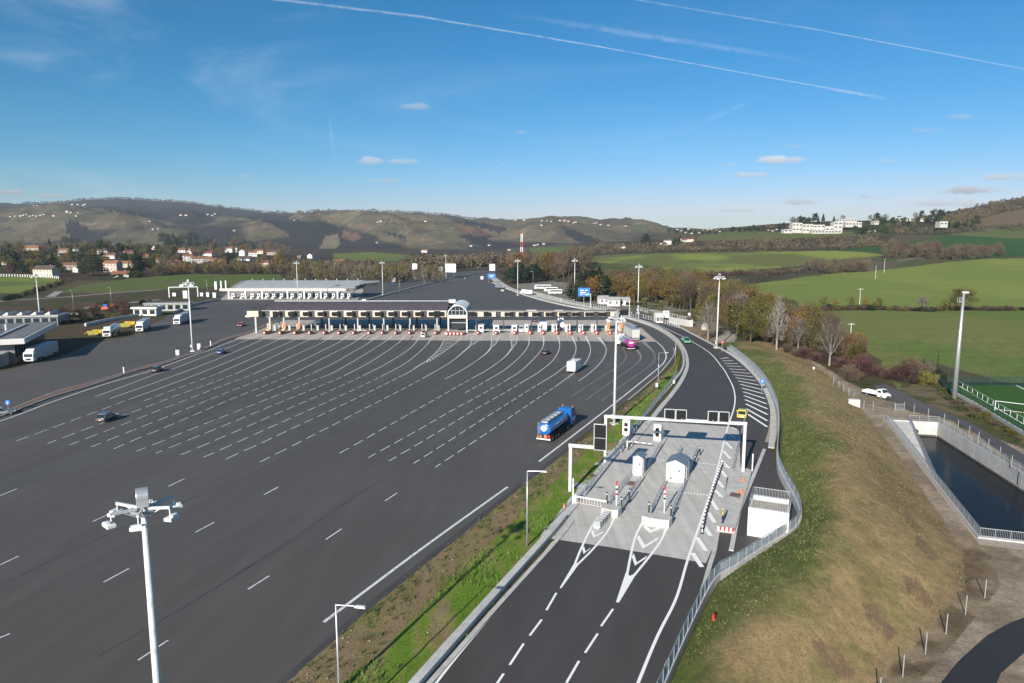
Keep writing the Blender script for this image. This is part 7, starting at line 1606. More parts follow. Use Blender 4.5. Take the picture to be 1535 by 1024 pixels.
# ------------------------------------------------------------ houses and other buildings
def house(loc, w, d, h, rz, label, wall='render_wall', roof='tile_roof', ch=True, cat='house', rh=None, storeys=1, name='house', group=None, win=True):
    root = empty(name, (loc[0], loc[1], loc[2]-.4), rz, label, cat, group); h = h+.4; rh = rh or w*.14+.6; e = .35
    m = MB(); m.box((0, 0, h/2), (w, d, h)); m.add([(-w/2, -d/2, h), (-w/2, d/2, h), (-w/2, 0, h+rh-.05)], [(0, 1, 2)]); m.add([(w/2, -d/2, h), (w/2, d/2, h), (w/2, 0, h+rh-.05)], [(0, 2, 1)]); m.build('wall', wall, root)
    m = MB()
    for s in (-1, 1): m.add([(-w/2-e, 0, h+rh), (w/2+e, 0, h+rh), (w/2+e, s*(d/2+e), h-.15), (-w/2-e, s*(d/2+e), h-.15), (-w/2-e, 0, h+rh-.2), (w/2+e, 0, h+rh-.2), (w/2+e, s*(d/2+e), h-.35), (-w/2-e, s*(d/2+e), h-.35)], [(0, 1, 2, 3), (4, 7, 6, 5), (0, 3, 7, 4), (1, 5, 6, 2), (2, 6, 7, 3)])
    rf = m.build('roof', roof, root)
    if ch: m = MB(); m.box((w*.22, d*.1, h+rh*.9), (.8, .7, 1.4)); m.build('chimney', 'render_wall', rf)
    if win:
        n = max(2, int(w/3.2))
        for st in range(storeys):
            for k in range(n): m = MB(); x = -w/2+w*(k+.5)/n; zz = (h-.4)*(st+.55)/storeys+.4; m.box((x, -d/2-.03, zz), (1.1, .08, 1.4)); m.build('window', 'shutter', root)
    return root
vil = [  # left u, right u, base v, wall height px, wall, roof, storeys, words
 (54, 87, 413, 11, 'render_wall', 'dark_tile', 2, 'large cream mansion with dark roof and balcony windows above the fenced field'),
 (97, 114, 403, 8, 'render_wall', 'tile_roof', 1, 'cream house with brown gable right of the mansion'), (112, 130, 406, 5, 'render_wall', 'tile_roof', 1, 'low cream house in front of the brown-gabled one'),
 (159, 181, 406, 13, 'render_wall', 'tile_roof', 2, 'tall cream house with red roof left of the big round dark tree'), (171, 194, 414, 5, 'white_wall', 'tile_roof', 1, 'low white house with tiled roof just left of the big round dark tree'),
 (181, 200, 399, 6, 'render_wall', 'tile_roof', 1, 'pinkish house behind the big round dark tree'), (147, 160, 379, 5, 'white_wall', 'dark_tile', 1, 'small white cube house on the upper edge of the village'),
 (158, 175, 386, 5, 'white_wall', 'tile_roof', 1, 'white gabled house in the upper middle of the village'), (187, 199, 380, 4, 'render_wall', 'tile_roof', 1, 'small cream house on the upper edge, right of the white cube'),
 (205, 224, 389, 6, 'cream', 'tile_roof', 2, 'orange-cream house with tall chimney above the round tree'), (233, 245, 393, 5, 'render_wall', 'tile_roof', 1, 'small house half hidden right of the round tree'),
 (36, 57, 374, 4, 'cream', 'tile_roof', 1, 'long yellowish house high up at the left end of the village'), (56, 67, 381, 3, 'white_wall', 'dark_tile', 1, 'low white house among dark trees above the mansion'),
 (110, 117, 375, 3, 'white_wall', 'dark_tile', 1, 'tiny white house high on the slope behind the village'), (6, 30, 395, 4, 'render_wall', 'tile_roof', 1, 'low house with orange-red roof at the far left of the village'),
 (30, 38, 391, 4, 'white_wall', 'tile_roof', 1, 'small white gable left of the mansion'), (40, 51, 389, 4, 'white_wall', 'tile_roof', 1, 'white gabled house directly left above the mansion'), (81, 90, 386, 6, 'render_wall', 'dark_tile', 1, 'grey gabled house behind the mansion'),
 (251, 270, 397, 5, 'render_wall', 'tile_roof', 1, 'low house with wide red roof in the middle of the village'), (275, 289, 390, 8, 'white_wall', 'tile_roof', 2, 'white square house in the bright middle cluster'),
 (287, 304, 393, 7, 'white_wall', 'tile_roof', 1, 'white house with red gable, front of the bright cluster'), (304, 318, 391, 5, 'render_wall', 'tile_roof', 1, 'cream house right in the bright cluster'), (316, 328, 392, 4, 'render_wall', 'tile_roof', 1, 'low cream house at the right end of the bright cluster'),
 (306, 322, 382, 4, 'white_wall', 'tile_roof', 1, 'house with vivid red roof behind the bright cluster'), (281, 298, 381, 5, 'render_wall', 'tile_roof', 1, 'house with dark roof at the back of the bright cluster'),
 (265, 278, 377, 4, 'white_wall', 'tile_roof', 1, 'pale long house on the upper edge beneath the conifers'), (284, 290, 374, 3, 'white_wall', 'tile_roof', 1, 'tiny pale house on the upper edge of the bright cluster'),
 (338, 351, 377, 6, 'white_wall', 'tile_roof', 2, 'white house with two gables beside tall conifers'), (352, 359, 377, 6, 'render_wall', 'tile_roof', 1, 'narrow cream house right of the two-gabled one'),
 (360, 372, 382, 7, 'white_wall', 'tile_roof', 1, 'white gabled house in the right part of the village'), (373, 385, 383, 6, 'white_wall', 'tile_roof', 1, 'white flat-fronted house at the right end of the village row'),
 (357, 378, 389, 3, 'white_wall', 'dark_tile', 1, 'low white house with grey roof below the right-hand row'), (391, 404, 398, 6, 'cream', 'tile_roof', 1, 'cream house in the trees right of the village'), (400, 414, 381, 5, 'render_wall', 'tile_roof', 1, 'tile-roofed farmhouse on the slope right of the village'),
 (314, 322, 396, 4, 'white_wall', 'dark_tile', 1, 'small gable below the bright cluster'), (462, 477, 386, 5, 'white_wall', 'dark_tile', 1, 'white bungalow in front of the quarry-like slope'), (499, 518, 396, 5, 'cream_light', 'tile_roof', 1, 'pinkish house standing alone behind the brown wood'),
 (446, 452, 386, 3, 'white_wall', 'tile_roof', 1, 'tiny pale house left of the white bungalow'), (632, 642, 377, 3, 'white_wall', 'tile_roof', 1, 'small white house at the foot of the terraced hill'), (995, 1006, 365, 6, 'white_wall', 'dark_tile', 2, 'white house with dark roof beside a lone cedar on the fields'),
 (990, 999, 367, 3, 'white_wall', 'tile_roof', 1, 'low annexe beside the white house with dark roof'), (1018, 1031, 362, 4, 'white_wall', 'tile_roof', 1, 'red-roofed white farmhouse right of the lone cedar'), (1030, 1040, 361, 4, 'render_wall', 'tile_roof', 1, 'smaller red-roofed farmhouse next to the lone cedar farm'),
 (922, 938, 371, 3, 'offwhite', 'dark_tile', 1, 'low pale shed in the brown scrub before the fields'), (1300, 1312, 346, 3, 'white_wall', 'dark_tile', 1, 'small white house on the wooded ridge'), (1408, 1420, 337, 5, 'white_wall', 'tile_roof', 1, 'white house at the foot of the wooded hill, right')]
for i, (u0, u1, v, hp, wl_, rf_, st, lb_) in enumerate(vil):
    p = ground_at((u0+u1)/2, v+1.5); s = px2m(p); w = (u1-u0)*s
    house(p, w, min(9, w*.75), hp*s, random.choice([-.5, -.2, .15, .5, 1.2])+random.uniform(-.2, .2), lb_, wl_, rf_, True, 'house', None, st)
proto = None
for k_ in range(34):
    u, v = random.uniform(0, 425), random.uniform(374, 402); p = ground_at(u, v)
    if any(a-4 < u < b+4 and c-14 < v < c+9 for a, b, c, *_ in vil): continue
    s = px2m(p); o = house((0, 0, 0), 10, 7.5, 3.6, 0, None, 'render_wall', 'tile_roof', False, 'house', 1.7, 1, 'house', None, True) if proto is None else copy_tree(proto); proto = proto or o; w = random.uniform(8, 13)*s/10
    vil.append((u-4, u+4, v, 4)); place(o, p, random.choice([-.5, .1, .4, 1.2]), 'small cream house with tan tiled roof half hidden among the village trees', 'half-hidden village houses', (w, w, w))
# tiny far houses on the hills
HG = 'tiny pale houses scattered on the far hills'; proto = None
spots = [(16, 325), (22, 324), (31, 324), (36, 323), (40, 322), (45, 324), (50, 323), (55, 324), (61, 323), (65, 322), (81, 324), (115, 324), (51, 308), (56, 308), (109, 307), (117, 307), (124, 308), (128, 307), (101, 318), (106, 319), (117, 319),
         (271, 323), (279, 323), (312, 322), (318, 323), (323, 321), (224, 332), (230, 344), (237, 343), (351, 346), (566, 333), (571, 332), (638, 332), (565, 364), (706, 369), (733, 368), (763, 375), (801, 368), (806, 367), (815, 366), (812, 338), (1183, 340),
         (441, 330), (773, 330), (786, 330), (812, 331), (820, 331), (826, 332), (839, 331), (846, 331), (852, 332), (863, 333), (890, 335), (894, 334), (900, 337), (912, 338), (938, 339), (860, 334),
         (1015, 344), (1021, 346), (1027, 349), (1032, 344), (1037, 350), (1048, 349), (1053, 345), (1061, 345), (1066, 344), (1074, 345), (1079, 347), (1152, 345), (1158, 346), (1164, 344)]
for i, (u, v) in enumerate(spots):
    p = ground_at(u, v+.6)
    if p is None: p = at(u, 4900)
    s = px2m(p); 
    if proto is None: proto = house((0, 0, 0), 10, 7, 5.5, 0, None, 'residence_wall', 'tile_roof', False, 'house', 2, 1, 'far_house', None, False); o = proto
    else: o = copy_tree(proto)
    k = random.uniform(.22, .42)*s; place(o, (p[0], p[1], p[2]-.3), random.uniform(-.5, .5), 'tiny pale house among those dotting the far hills', HG, (k, k, k*random.uniform(.7, 1)))
# white stepped residence on the ridge and long white blocks
zR = zone(1140, 280, .25733)
def block(x0, x1, yt, yb, Y, label, cat='apartment block', win=True, name='apartment_block'):
    (u0, vt), (u1, vb) = zR(x0, yt), zR(x1, yb); p = PY((u0+u1)/2, vb, Y); s = px2m(p); w = (u1-u0)*s; h = (vb-vt)*s
    root = empty(name, (p[0], p[1], p[2]-2), 0, label, cat); m = MB(); m.box((0, 6, h/2+1), (w, 12, h+2)); m.build('wall', 'residence_wall', root)
    m = MB(); m.box((0, 6, h+2.1), (w+.6, 12.6, .3)); m.build('flat_roof', 'offwhite', root)
    if win:
        n = max(2, int(w/5)); k2 = max(1, int(h/5))
        for j in range(k2):
            for k in range(n): m = MB(); m.box((-w/2+w*(k+.5)/n, -.05, 2+h*(j+.55)/k2), (w/n*.62, .1, 1.7)); m.build('window', 'glass', root)
for i, (x0, x1, yt, yb, Y, lb_) in enumerate(((185, 242, 212, 262, 1085, 'white block at the left end of the stepped residence'), (243, 305, 219, 266, 1080, 'second white block of the stepped residence, flat top'), (308, 372, 223, 266, 1082, 'third white block of the stepped residence'), (375, 428, 231, 268, 1078, 'fourth and lowest white block of the stepped residence'), (424, 476, 205, 268, 1084, 'tallest white block at the right end of the stepped residence'),
        (136, 186, 249, 264, 1075, 'low white terrace wing at the far left of the residence'), (300, 470, 256, 271, 1068, 'long low white terrace in front of the stepped residence'), (457, 562, 188, 203, 1160, 'long white block with brown roof behind the residence'), (496, 590, 207, 229, 1130, 'long plain white block right of the residence'),
        (785, 832, 178, 195, 1170, 'white block left in the row on the ridge'), (850, 892, 182, 194, 1170, 'white block second in the row on the ridge'), (915, 955, 184, 197, 1170, 'white block third in the row on the ridge'), (962, 1026, 178, 196, 1170, 'white block with brown top at the right of the ridge row'), (664, 690, 200, 214, 1120, 'small white villa between the dark trees on the ridge'), (1045, 1090, 203, 230, 1060, 'white house ruin-like at the edge of the wooded hill'))): block(x0, x1, yt, yb, Y, lb_)
# service building at the left edge
def flat_building(name, c, w, d, h, rz, label, fas=1.5, wall='white_paint', roof='roof_flat', over=1.5, cat='building', fasm='offwhite', win='glass'):
    root = empty(name, c, rz, label, cat); m = MB(); m.box((0, 0, h/2), (w-over*2, d-over*2, h)); m.build('wall', wall, root)
    m = MB(); m.box((0, 0, h+fas/2), (w, d, fas)); rf = m.build('roof_fascia', fasm, root, .05); m = MB(); m.box((0, 0, h+fas+.04), (w-1.2, d-1.2, .1)); m.build('roof_deck', roof, rf)
    n = int((w-over*2)/3)
    for k in range(n): m = MB(); m.box((-w/2+over+(w-over*2)*(k+.5)/n, -d/2+over-.04, h*.55), (2.2, .1, h*.6)); m.build('window', win, root)
    return root
a = P(37, 513.5, 6.0); b_ = P(86, 487, 6.0); dvx, dvy = b_[0]-a[0], b_[1]-a[1]; L = math.hypot(dvx, dvy); th = math.atan2(dvy, dvx); W_b = 26
cx, cy = a[0]+dvx/2-math.sin(th)*W_b/2, a[1]+dvy/2+math.cos(th)*W_b/2
o = flat_building('service_building', (cx, cy, 0), L, W_b, 5.6, th, 'flat-roofed building with broad white fascia and recessed roof at the left edge', 1.5, 'trailer_dark', over=3.2)
m = MB()
for k in range(3): m.box((-L*.25+k*L*.22, -2+k*3, 7.6), (L*.16, 5, .9))
m.box((-L*.05, 5, 7.35), (L*.75, .5, .5)); m.box((-L*.05, -6, 7.35), (L*.75, .5, .5)); m.tube((0, -4, 7), (0, -4, 9), .3); m.build('roof_upstand', 'offwhite', o)
m = MB(); cw = [P(u, v) for u, v in [(-40, 560), (-5, 552), (12, 546), (18, 536)]]; solid_wall(m, smooth_line(cw, 1), .4, 0, 3.4); tag(m.build('curved_wall', 'old_concrete'), 'curved grey concrete wall below the flat-roofed building', 'wall')
a = P(-30, 487, 4.5); o = flat_building('workshop', (P(28, 489)[0]-5, P(28, 489)[1]+4, 0), 38, 12, 3.6, math.radians(12), 'long low workshop with a row of slanted skylights behind the flat-roofed building', .6, 'trailer_dark', over=.6, fasm='roof_grey')
for k in range(7): m = MB(); m.side([(0, 4.3), (2.0, 5.6), (2.2, 5.4), (2.2, 4.3)], -4, 4); s_ = m.build('skylight', 'offwhite', o); s_.location = (-17+k*5, 0, 0)
p = P(215, 474); flat_building('gatehouse', (p[0], p[1]+4, 0), 12, 7, 3.2, 0, 'white gatehouse with flat roof and glazed front near the parked lorries', .8, 'offwhite', over=.8)
p = P(249, 466); flat_building('annexe', (p[0], p[1]+3, 0), 21, 9, 3.4, math.radians(12), 'long blue-grey annexe with flat roof behind the gatehouse', .5, 'roof_grey', over=.4, fasm='roof_grey')
for l, lb_ in (([(128, 489), (165, 481), (208, 474)], 'long low white wall behind the yellow machines'),): barrier('garden_wall', [P(*q) for q in l], .6, 1.2, lb_, 'offwhite', 'wall')
for l, n in (([(2, 414.5), (30, 415), (60, 416), (88, 418)], 26),): rail3('field_fence', [ground_at(*q) for q in l], 2.2, 3.2, 'white post fence along the green field below the mansion', 'fence', 2, 0, 'white_wall', None, .35)
# site huts right of the motorway
for u0, u1, v, h, rz, lb_, rf_ in ((898, 912, 456, 3.2, .1, 'white site hut with grey gable, leftmost of the site buildings', 'roof_grey'), (911, 930, 459, 3.4, -.1, 'white site building with grey roof in the middle', 'roof_grey'), (928, 944, 458, 3.0, .05, 'white site building with dark grey roof, right', 'roof_grey'), (925, 938, 452, 3.2, .05, 'white site building at the back with grey roof', 'roof_grey'), (984, 994, 484, 2.6, 0, 'small white container at the site fence', 'offwhite')):
    p = P((u0+u1)/2, v); s = px2m(p); house((p[0], p[1]+3, 0), (u1-u0)*s, 6, h, rz, lb_, 'white_wall', rf_, False, 'site hut', 1.3, 1, 'site_hut')
# blue tarpaulin heap / white bags near the track
p = P(1057, 494); m = MB(); m.sphere((p[0], p[1], .8), 1.8, 10, 6, None, .9); tag(m.build('white_cover', 'offwhite', smooth=True), 'white covered heap beside a bare tree at the gravel track', 'covered heap')
# field fence posts (thin pale) near the hedge of the upper fields
def pfence(l, label, sp=6, h=1.3):
    q = [ground_at(*x) for x in l]; q = [p for p in q if p]; rail3('field_fence', q, h, sp, label, 'fence', 2, 0, 'stone_light', None, .1)
pfence([(1150, 413), (1200, 404), (1245, 397)], 'pale wire fence below the middle green field'); pfence([(1345, 392), (1400, 385), (1450, 378)], 'pale wire fence climbing past the long copse')
# ------------------------------------------------------------ trees
def crown_arrays(kind, seed, n, size):
    r = np.random.default_rng(seed)
    if kind == 'conifer':
        t = r.random(n)**.75; z = .08+.92*(1-t); rad = .22*t**.85*(1+.25*np.sin(z*42))*r.uniform(.6, 1.08, n); a = r.random(n)*6.283
        c = np.stack([rad*np.cos(a), rad*np.sin(a), z], 1); dr = np.stack([np.cos(a), np.sin(a), r.uniform(-.5, .1, n)], 1)
    elif kind == 'cedar':
        lay = r.integers(0, 7, n); z = .25+.11*lay+r.normal(0, .015, n); R = .42*(1-lay/8.5)+.03; a = r.random(n)*6.283; rad = R*np.sqrt(r.random(n)); c = np.stack([rad*np.cos(a), rad*np.sin(a), z], 1); dr = np.stack([np.cos(a), np.sin(a), r.uniform(-.2, .2, n)], 1)
    else:
        nl = 26 if kind != 'bush' else 18; lc = []
        for _ in range(nl):
            a = r.random()*6.283; ph = r.uniform(-1.15, 1.35); rr = r.uniform(.45, 1)
            if kind == 'bush': lc.append((.42*rr*math.cos(ph)*math.cos(a), .42*rr*math.cos(ph)*math.sin(a), .38+.4*rr*math.sin(ph), r.uniform(.12, .24)))
            elif kind == 'tall': lc.append((.17*rr*math.cos(ph)*math.cos(a), .17*rr*math.cos(ph)*math.sin(a), .55+.40*rr*math.sin(ph), r.uniform(.07, .13)))
            else: lc.append((.30*rr*math.cos(ph)*math.cos(a), .30*rr*math.cos(ph)*math.sin(a), .53+.38*rr*math.sin(ph), r.uniform(.10, .19)))
        lc = np.array(lc); k = r.integers(0, nl, n); d = r.normal(0, 1, (n, 3)); d /= np.linalg.norm(d, axis=1)[:, None]; q = r.random(n)**.4
        c = lc[k, :3]+d*(lc[k, 3]*q)[:, None]; c[:, 2] = np.clip(c[:, 2], .02, 1.0); dr = d
    return c, dr, r
def add_leaves(V, Fc, c, dr, r, size, twig):
    n = len(c); base = len(V)
    if twig:                                   # slender upward twigs
        dd = c-np.array([0, 0, .35]); dd /= np.maximum(.05, np.linalg.norm(dd, axis=1))[:, None]; dd = dd+r.normal(0, .35, (n, 3))+np.array([0, 0, .55]); dd /= np.linalg.norm(dd, axis=1)[:, None]
        sd = np.cross(dd, r.normal(0, 1, (n, 3))); sd /= np.linalg.norm(sd, axis=1)[:, None]; L = size*r.uniform(2.0, 4.6, n)[:, None]; w = size*r.uniform(.10, .22, n)[:, None]
        vs = np.stack([c-dd*L*.5-sd*w, c-dd*L*.5+sd*w, c+dd*L*.5], 1).reshape(-1, 3); V += vs.tolist(); Fc += [(base+3*i, base+3*i+1, base+3*i+2) for i in range(n)]
    else:
        u = r.normal(0, 1, (n, 3)); u -= dr*(u*dr).sum(1)[:, None]*.6; u /= np.linalg.norm(u, axis=1)[:, None]; v = np.cross(u, dr+r.normal(0, .5, (n, 3))); v /= np.linalg.norm(v, axis=1)[:, None]
        s = size*r.uniform(.55, 1.35, n)[:, None]
        vs = np.stack([c-u*s-v*s*.6, c+u*s-v*s*.5, c+u*s*.7+v*s*.7, c-u*s*.6+v*s*.6], 1).reshape(-1, 3); V += vs.tolist(); Fc += [(base+4*i, base+4*i+1, base+4*i+2, base+4*i+3) for i in range(n)]
def limbs(kind, seed, fine=True):
    r = random.Random(seed); m = MB()
    if kind in ('conifer', 'cedar'): m.tube((0, 0, 0), (0, 0, .95), .018, .004, 6); return m
    if kind == 'bush':
        for _ in range(6): a = r.random()*6.28; m.tube((0, 0, 0), (.2*math.cos(a), .2*math.sin(a), .5), .012, .004, 5)
        return m
    top = Vector((r.uniform(-.02, .02), r.uniform(-.02, .02), .42)); m.tube((0, 0, 0), top, .024, .015, 7, None, False); sp_ = .55 if kind == 'tall' else 1
    for k in range(7 if fine else 4):
        a = 6.28*k/7+r.uniform(-.4, .4); z0 = r.uniform(.2, .42); p = Vector((top.x*z0/.42, top.y*z0/.42, z0)); e = Vector((.26*sp_*math.cos(a)*r.uniform(.6, 1), .26*sp_*math.sin(a)*r.uniform(.6, 1), r.uniform(.62, .92))); mid = p.lerp(e, .5)+Vector((0, 0, -.03)); m.tube(p, mid, .011, .007, 5, None, False); m.tube(mid, e, .007, .002, 5, None, False)
        if fine:
            for _ in range(4): t = r.uniform(.3, .9); s = p.lerp(e, t); q = s+Vector((r.uniform(-.12, .12)*sp_, r.uniform(-.12, .12)*sp_, r.uniform(.05, .16))); m.tube(s, q, .004, .001, 4, None, False)
    m.tube(top, top+Vector((.02, 0, .45)), .014, .003, 6, None, False); return m
LIB = {}
def variant(kind, foliage, twig, n, size, seed, bark='trunk_bark'):
    key = (kind, foliage, twig, n, seed, bark)
    if key in LIB: return LIB[key]
    c, dr, r = crown_arrays(kind, seed, n, size); V, Fc = [], []
    if twig == 2: k = n*2//3; add_leaves(V, Fc, c[:k], dr[:k], r, size, True); add_leaves(V, Fc, c[k:], dr[k:], r, size*.8, False)
    else: add_leaves(V, Fc, c, dr, r, size, twig)
    me = bpy.data.meshes.new('crown'); me.from_pydata(V, [], Fc); me.materials.append(M[foliage])
    lm = limbs(kind, seed, n > 700); mt = bpy.data.meshes.new('trunk'); mt.from_pydata(lm.v, [], lm.f); mt.materials.append(M[bark]); mt.polygons.foreach_set('use_smooth', [True]*len(mt.polygons))
    LIB[key] = (me, mt); return LIB[key]
KINDS = {  # kind: (shape, foliage, twig, bark, leaf size)
 'bare': ('round', 'twig_brown', 1, 'trunk_bark', .030), 'barered': ('round', 'twig_red', 1, 'trunk_bark', .030), 'grey': ('round', 'twig_grey', 1, 'pale_bark', .032), 'white': ('tall', 'twig_white', 1, 'pale_bark', .030),
 'autumn': ('round', 'leaf_autumn', 2, 'trunk_bark', .026), 'yellow': ('round', 'leaf_yellow', 2, 'trunk_bark', .026), 'olive': ('round', 'leaf_olive', 2, 'trunk_bark', .026), 'green': ('round', 'leaf_green', 0, 'trunk_bark', .026),
 'dark': ('round', 'leaf_dark', 0, 'trunk_bark', .026), 'darkbush': ('bush', 'leaf_dark', 0, 'trunk_bark', .034), 'conifer': ('conifer', 'leaf_dark', 0, 'trunk_bark', .024), 'cedar': ('cedar', 'leaf_dark', 0, 'trunk_bark', .032), 'poplar': ('tall', 'twig_brown', 1, 'pale_bark', .026),
 'bush': ('bush', 'leaf_olive', 2, 'trunk_bark', .034), 'brush': ('bush', 'twig_brown', 1, 'trunk_bark', .040), 'greenbush': ('bush', 'leaf_green', 0, 'trunk_bark', .034), 'redbush': ('bush', 'twig_red', 1, 'trunk_bark', .04), 'yellowbush': ('bush', 'leaf_yellow', 2, 'trunk_bark', .034)}
NAMES = {'bush': 'shrub', 'brush': 'shrub', 'greenbush': 'shrub', 'redbush': 'shrub', 'yellowbush': 'shrub', 'darkbush': 'shrub', 'conifer': 'conifer', 'cedar': 'cedar'}
TREES = []
def tree(loc, h, kind, label, group=None, q='mid', wx=1.0, sink=.2): TREES.append((h/px2m(loc), loc, h, kind, label, group, q, wx, sink))
def plant_all():
    cnt = {'tree': 0, 'shrub': 0, 'conifer': 0, 'cedar': 0}; NT = 0; V = []; Q = []; mats_ = []; MI = []; nv_ = 0
    for (_, loc, h, kind, label, group, q, wx, sink) in sorted(TREES, key=lambda t: -t[0]-(1000 if t[5] is None else 0)):
        sh, fo, tw, bk, sz = KINDS[kind]; nm = NAMES.get(kind, 'tree'); cat_ = 'shrub' if nm == 'shrub' else 'tree'; cnt[cat_] += 1; solo = cnt[cat_] <= 292
        n = {'near': 4200, 'mid': 1500, 'far': 480}[q]; k = {'near': .62, 'mid': 1.0, 'far': 1.7}[q]
        if kind in ('grey', 'white'): n = int(n*(.5 if kind == 'grey' else .3))
        me, mt = variant(sh, fo, tw, n, sz*k, 11+NT % 3+{'near': 0, 'mid': 10, 'far': 20}[q], bk); NT += 1
        if solo:
            root = empty(nm, (loc[0], loc[1], loc[2]-sink), R_.uniform(0, 6.28), label, cat_, group, (h*wx, h*wx, h))
            for name, mesh in (('crown', me), ('trunk', mt)):
                o = bpy.data.objects.new(name, mesh); C.objects.link(o); o.parent = root
        else:
            for mesh in (me, mt):
                a = np.empty(len(mesh.vertices)*3); mesh.vertices.foreach_get('co', a); a = a.reshape(-1, 3); t = R_.uniform(0, 6.28); ca, sa = math.cos(t), math.sin(t)
                V.append(np.stack([(a[:, 0]*ca-a[:, 1]*sa)*h*wx+loc[0], (a[:, 0]*sa+a[:, 1]*ca)*h*wx+loc[1], a[:, 2]*h+loc[2]-sink], 1))
                lt = np.empty(len(mesh.polygons), np.int32); mesh.polygons.foreach_get('loop_total', lt); li = np.empty(len(mesh.loops), np.int32); mesh.loops.foreach_get('vertex_index', li)
                mn = mesh.materials[0]
                if mn not in mats_: mats_.append(mn)
                Q.append((lt, li+nv_)); nv_ += len(a); MI.append(np.full(len(lt), mats_.index(mn), np.int32))
    if V:
        me = bpy.data.meshes.new('background_trees'); V = np.concatenate(V); lt = np.concatenate([q[0] for q in Q]); li = np.concatenate([q[1] for q in Q])
        me.vertices.add(len(V)); me.vertices.foreach_set('co', V.astype(np.float32).reshape(-1)); me.loops.add(len(li)); me.loops.foreach_set('vertex_index', li.astype(np.int32)); me.polygons.add(len(lt)); ls = np.r_[0, np.cumsum(lt)[:-1]]
        me.polygons.foreach_set('loop_start', ls.astype(np.int32)); me.polygons.foreach_set('loop_total', lt)
        for q in mats_: me.materials.append(q)
        me.polygons.foreach_set('material_index', np.concatenate(MI)); me.update(calc_edges=True); o = bpy.data.objects.new('background_trees', me); C.objects.link(o); o['kind'] = 'stuff'; o['label'] = 'many small distant trees of the village, hedges and valley woods'
def tuv(u, v, hp, kind, label, group=None, q='mid', wx=1.0):
    p = ground_at(u, v)
    if p is None: return
    return tree(p, hp*px2m(p), kind, label, group, q, wx)
R_ = random.Random(5)
# --- thicket beside the mound
G1_ = 'trees of the thicket beyond the mound'
for u, v, h, k, wx, lb_ in ((1164, 524, 84, 'white', .95, 'tall bare pale-barked tree standing in front of the thicket'), (1108, 500, 66, 'white', 1.1, 'bare pale tree by the gravel track, left end of the thicket'), (1125, 514, 60, 'olive', 1.1, 'yellow-green round tree at the left end of the thicket'),
        (1061, 510, 60, 'grey', .9, 'bare grey tree beside the mast at the gravel track'), (1243, 548, 72, 'grey', 1, 'bare grey tree at the right side of the thicket'), (1196, 530, 60, 'grey', .8, 'thin bare grey tree in the middle of the thicket')): tuv(u, v, h, k, lb_, None, 'near', wx)
for i in range(120):
    t = i/119; u = 1088+t*200+R_.uniform(-8, 8); v0 = 500+t*52; v = v0-R_.uniform(0, 26)*(1-.4*t); k = R_.choice(['bare', 'olive', 'autumn', 'bare', 'olive', 'olive'])
    tuv(u, v, R_.uniform(42, 66)*(1 if u < 1245 else .75), k, {'bare': 'bare brown tree in the dense thicket behind the grassy mound', 'olive': 'olive-brown leafy tree in the dense thicket behind the grassy mound', 'autumn': 'orange-brown leafy tree in the dense thicket behind the grassy mound'}[k], G1_, 'near' if i % 3 == 0 else 'mid', R_.uniform(.8, 1.1))
for i in range(26):
    t = i/25; u = 1175+t*165+R_.uniform(-6, 6); v = 528+t*42+R_.uniform(-3, 2); tuv(u, v, R_.uniform(14, 26), R_.choice(['redbush', 'brush', 'bush']), 'low brown shrub along the foot of the thicket by the dirt path', 'shrubs at the foot of the thicket', 'mid', 1.3)
for u, v, h, k, wx, lb_ in ((1372, 572, 50, 'brush', 1.4, 'large brown bush beside the sports pitch bank'), (1356, 574, 34, 'redbush', 1.5, 'reddish bush left beside the large brown bush'), (1391, 577, 30, 'yellowbush', 1.3, 'yellow-leaved bush in front of the large brown bush'), (1290, 565, 40, 'redbush', 1.3, 'reddish bare bush at the right end of the thicket'), (1272, 572, 30, 'brush', 1.4, 'brown bush near the row of steel posts')): tuv(u, v, h, k, lb_, None, 'near', wx)
for i in range(40): t = i/39; tuv(1405+t*125+R_.uniform(-8, 8), 585+t*72+R_.uniform(-4, 10), R_.uniform(5, 11), R_.choice(['bush', 'greenbush', 'brush']), 'low shrub on the bank below the sports pitch wall', 'shrubs on the pitch bank', 'far', 1.6)
# --- belt between the parking area and the fields
G2_ = 'trees of the autumn belt right of the motorway'
for i in range(120):
    u = 862+250*((i*.618) % 1); row = i % 3; Y = (395, 430, 470)[row]*R_.uniform(.96, 1.05)*(1 if u < 1000 else .86 if u < 1060 else .74); p = at(u, Y); k = R_.choice(['bare', 'autumn', 'olive', 'bare', 'autumn', 'olive', 'olive'] if u > 900 else ['bare', 'bare', 'autumn'])
    tree(p, R_.uniform(13, 19), k, {'bare': 'bare brown tree in the belt between the parking area and the fields', 'autumn': 'orange-leaved tree in the belt between the parking area and the fields', 'olive': 'olive-leaved tree in the belt between the parking area and the fields', 'grey': 'grey leafless tree in the belt between the parking area and the fields'}[k], G2_, 'mid', R_.uniform(.8, 1.15))
for i in range(10):
    u = 862+i*4.8+R_.uniform(-1.5, 1.5); tree(at(u, R_.uniform(385, 415)), R_.uniform(14, 19), 'cedar' if i % 2 else 'conifer', 'dark conifer in the clump by the blue direction sign', 'dark conifers by the blue sign', 'mid', 1.3)
for i in range(9):
    u = 764+i*5+R_.uniform(-1.5, 1.5); tree(at(u, R_.uniform(560, 600)), R_.uniform(12, 17), 'cedar' if i % 2 else 'dark', 'dark evergreen in the clump below the lattice tower', 'dark evergreens below the lattice tower', 'mid', 1.3)
for i in range(70):
    u = 770+110*R_.random(); tree(at(u, R_.uniform(600, 800)), R_.uniform(16, 26), R_.choice(['bare', 'barered', 'autumn', 'bare']), 'brown tree in the wood around the lattice tower', 'trees around the lattice tower', 'far', 1.1)
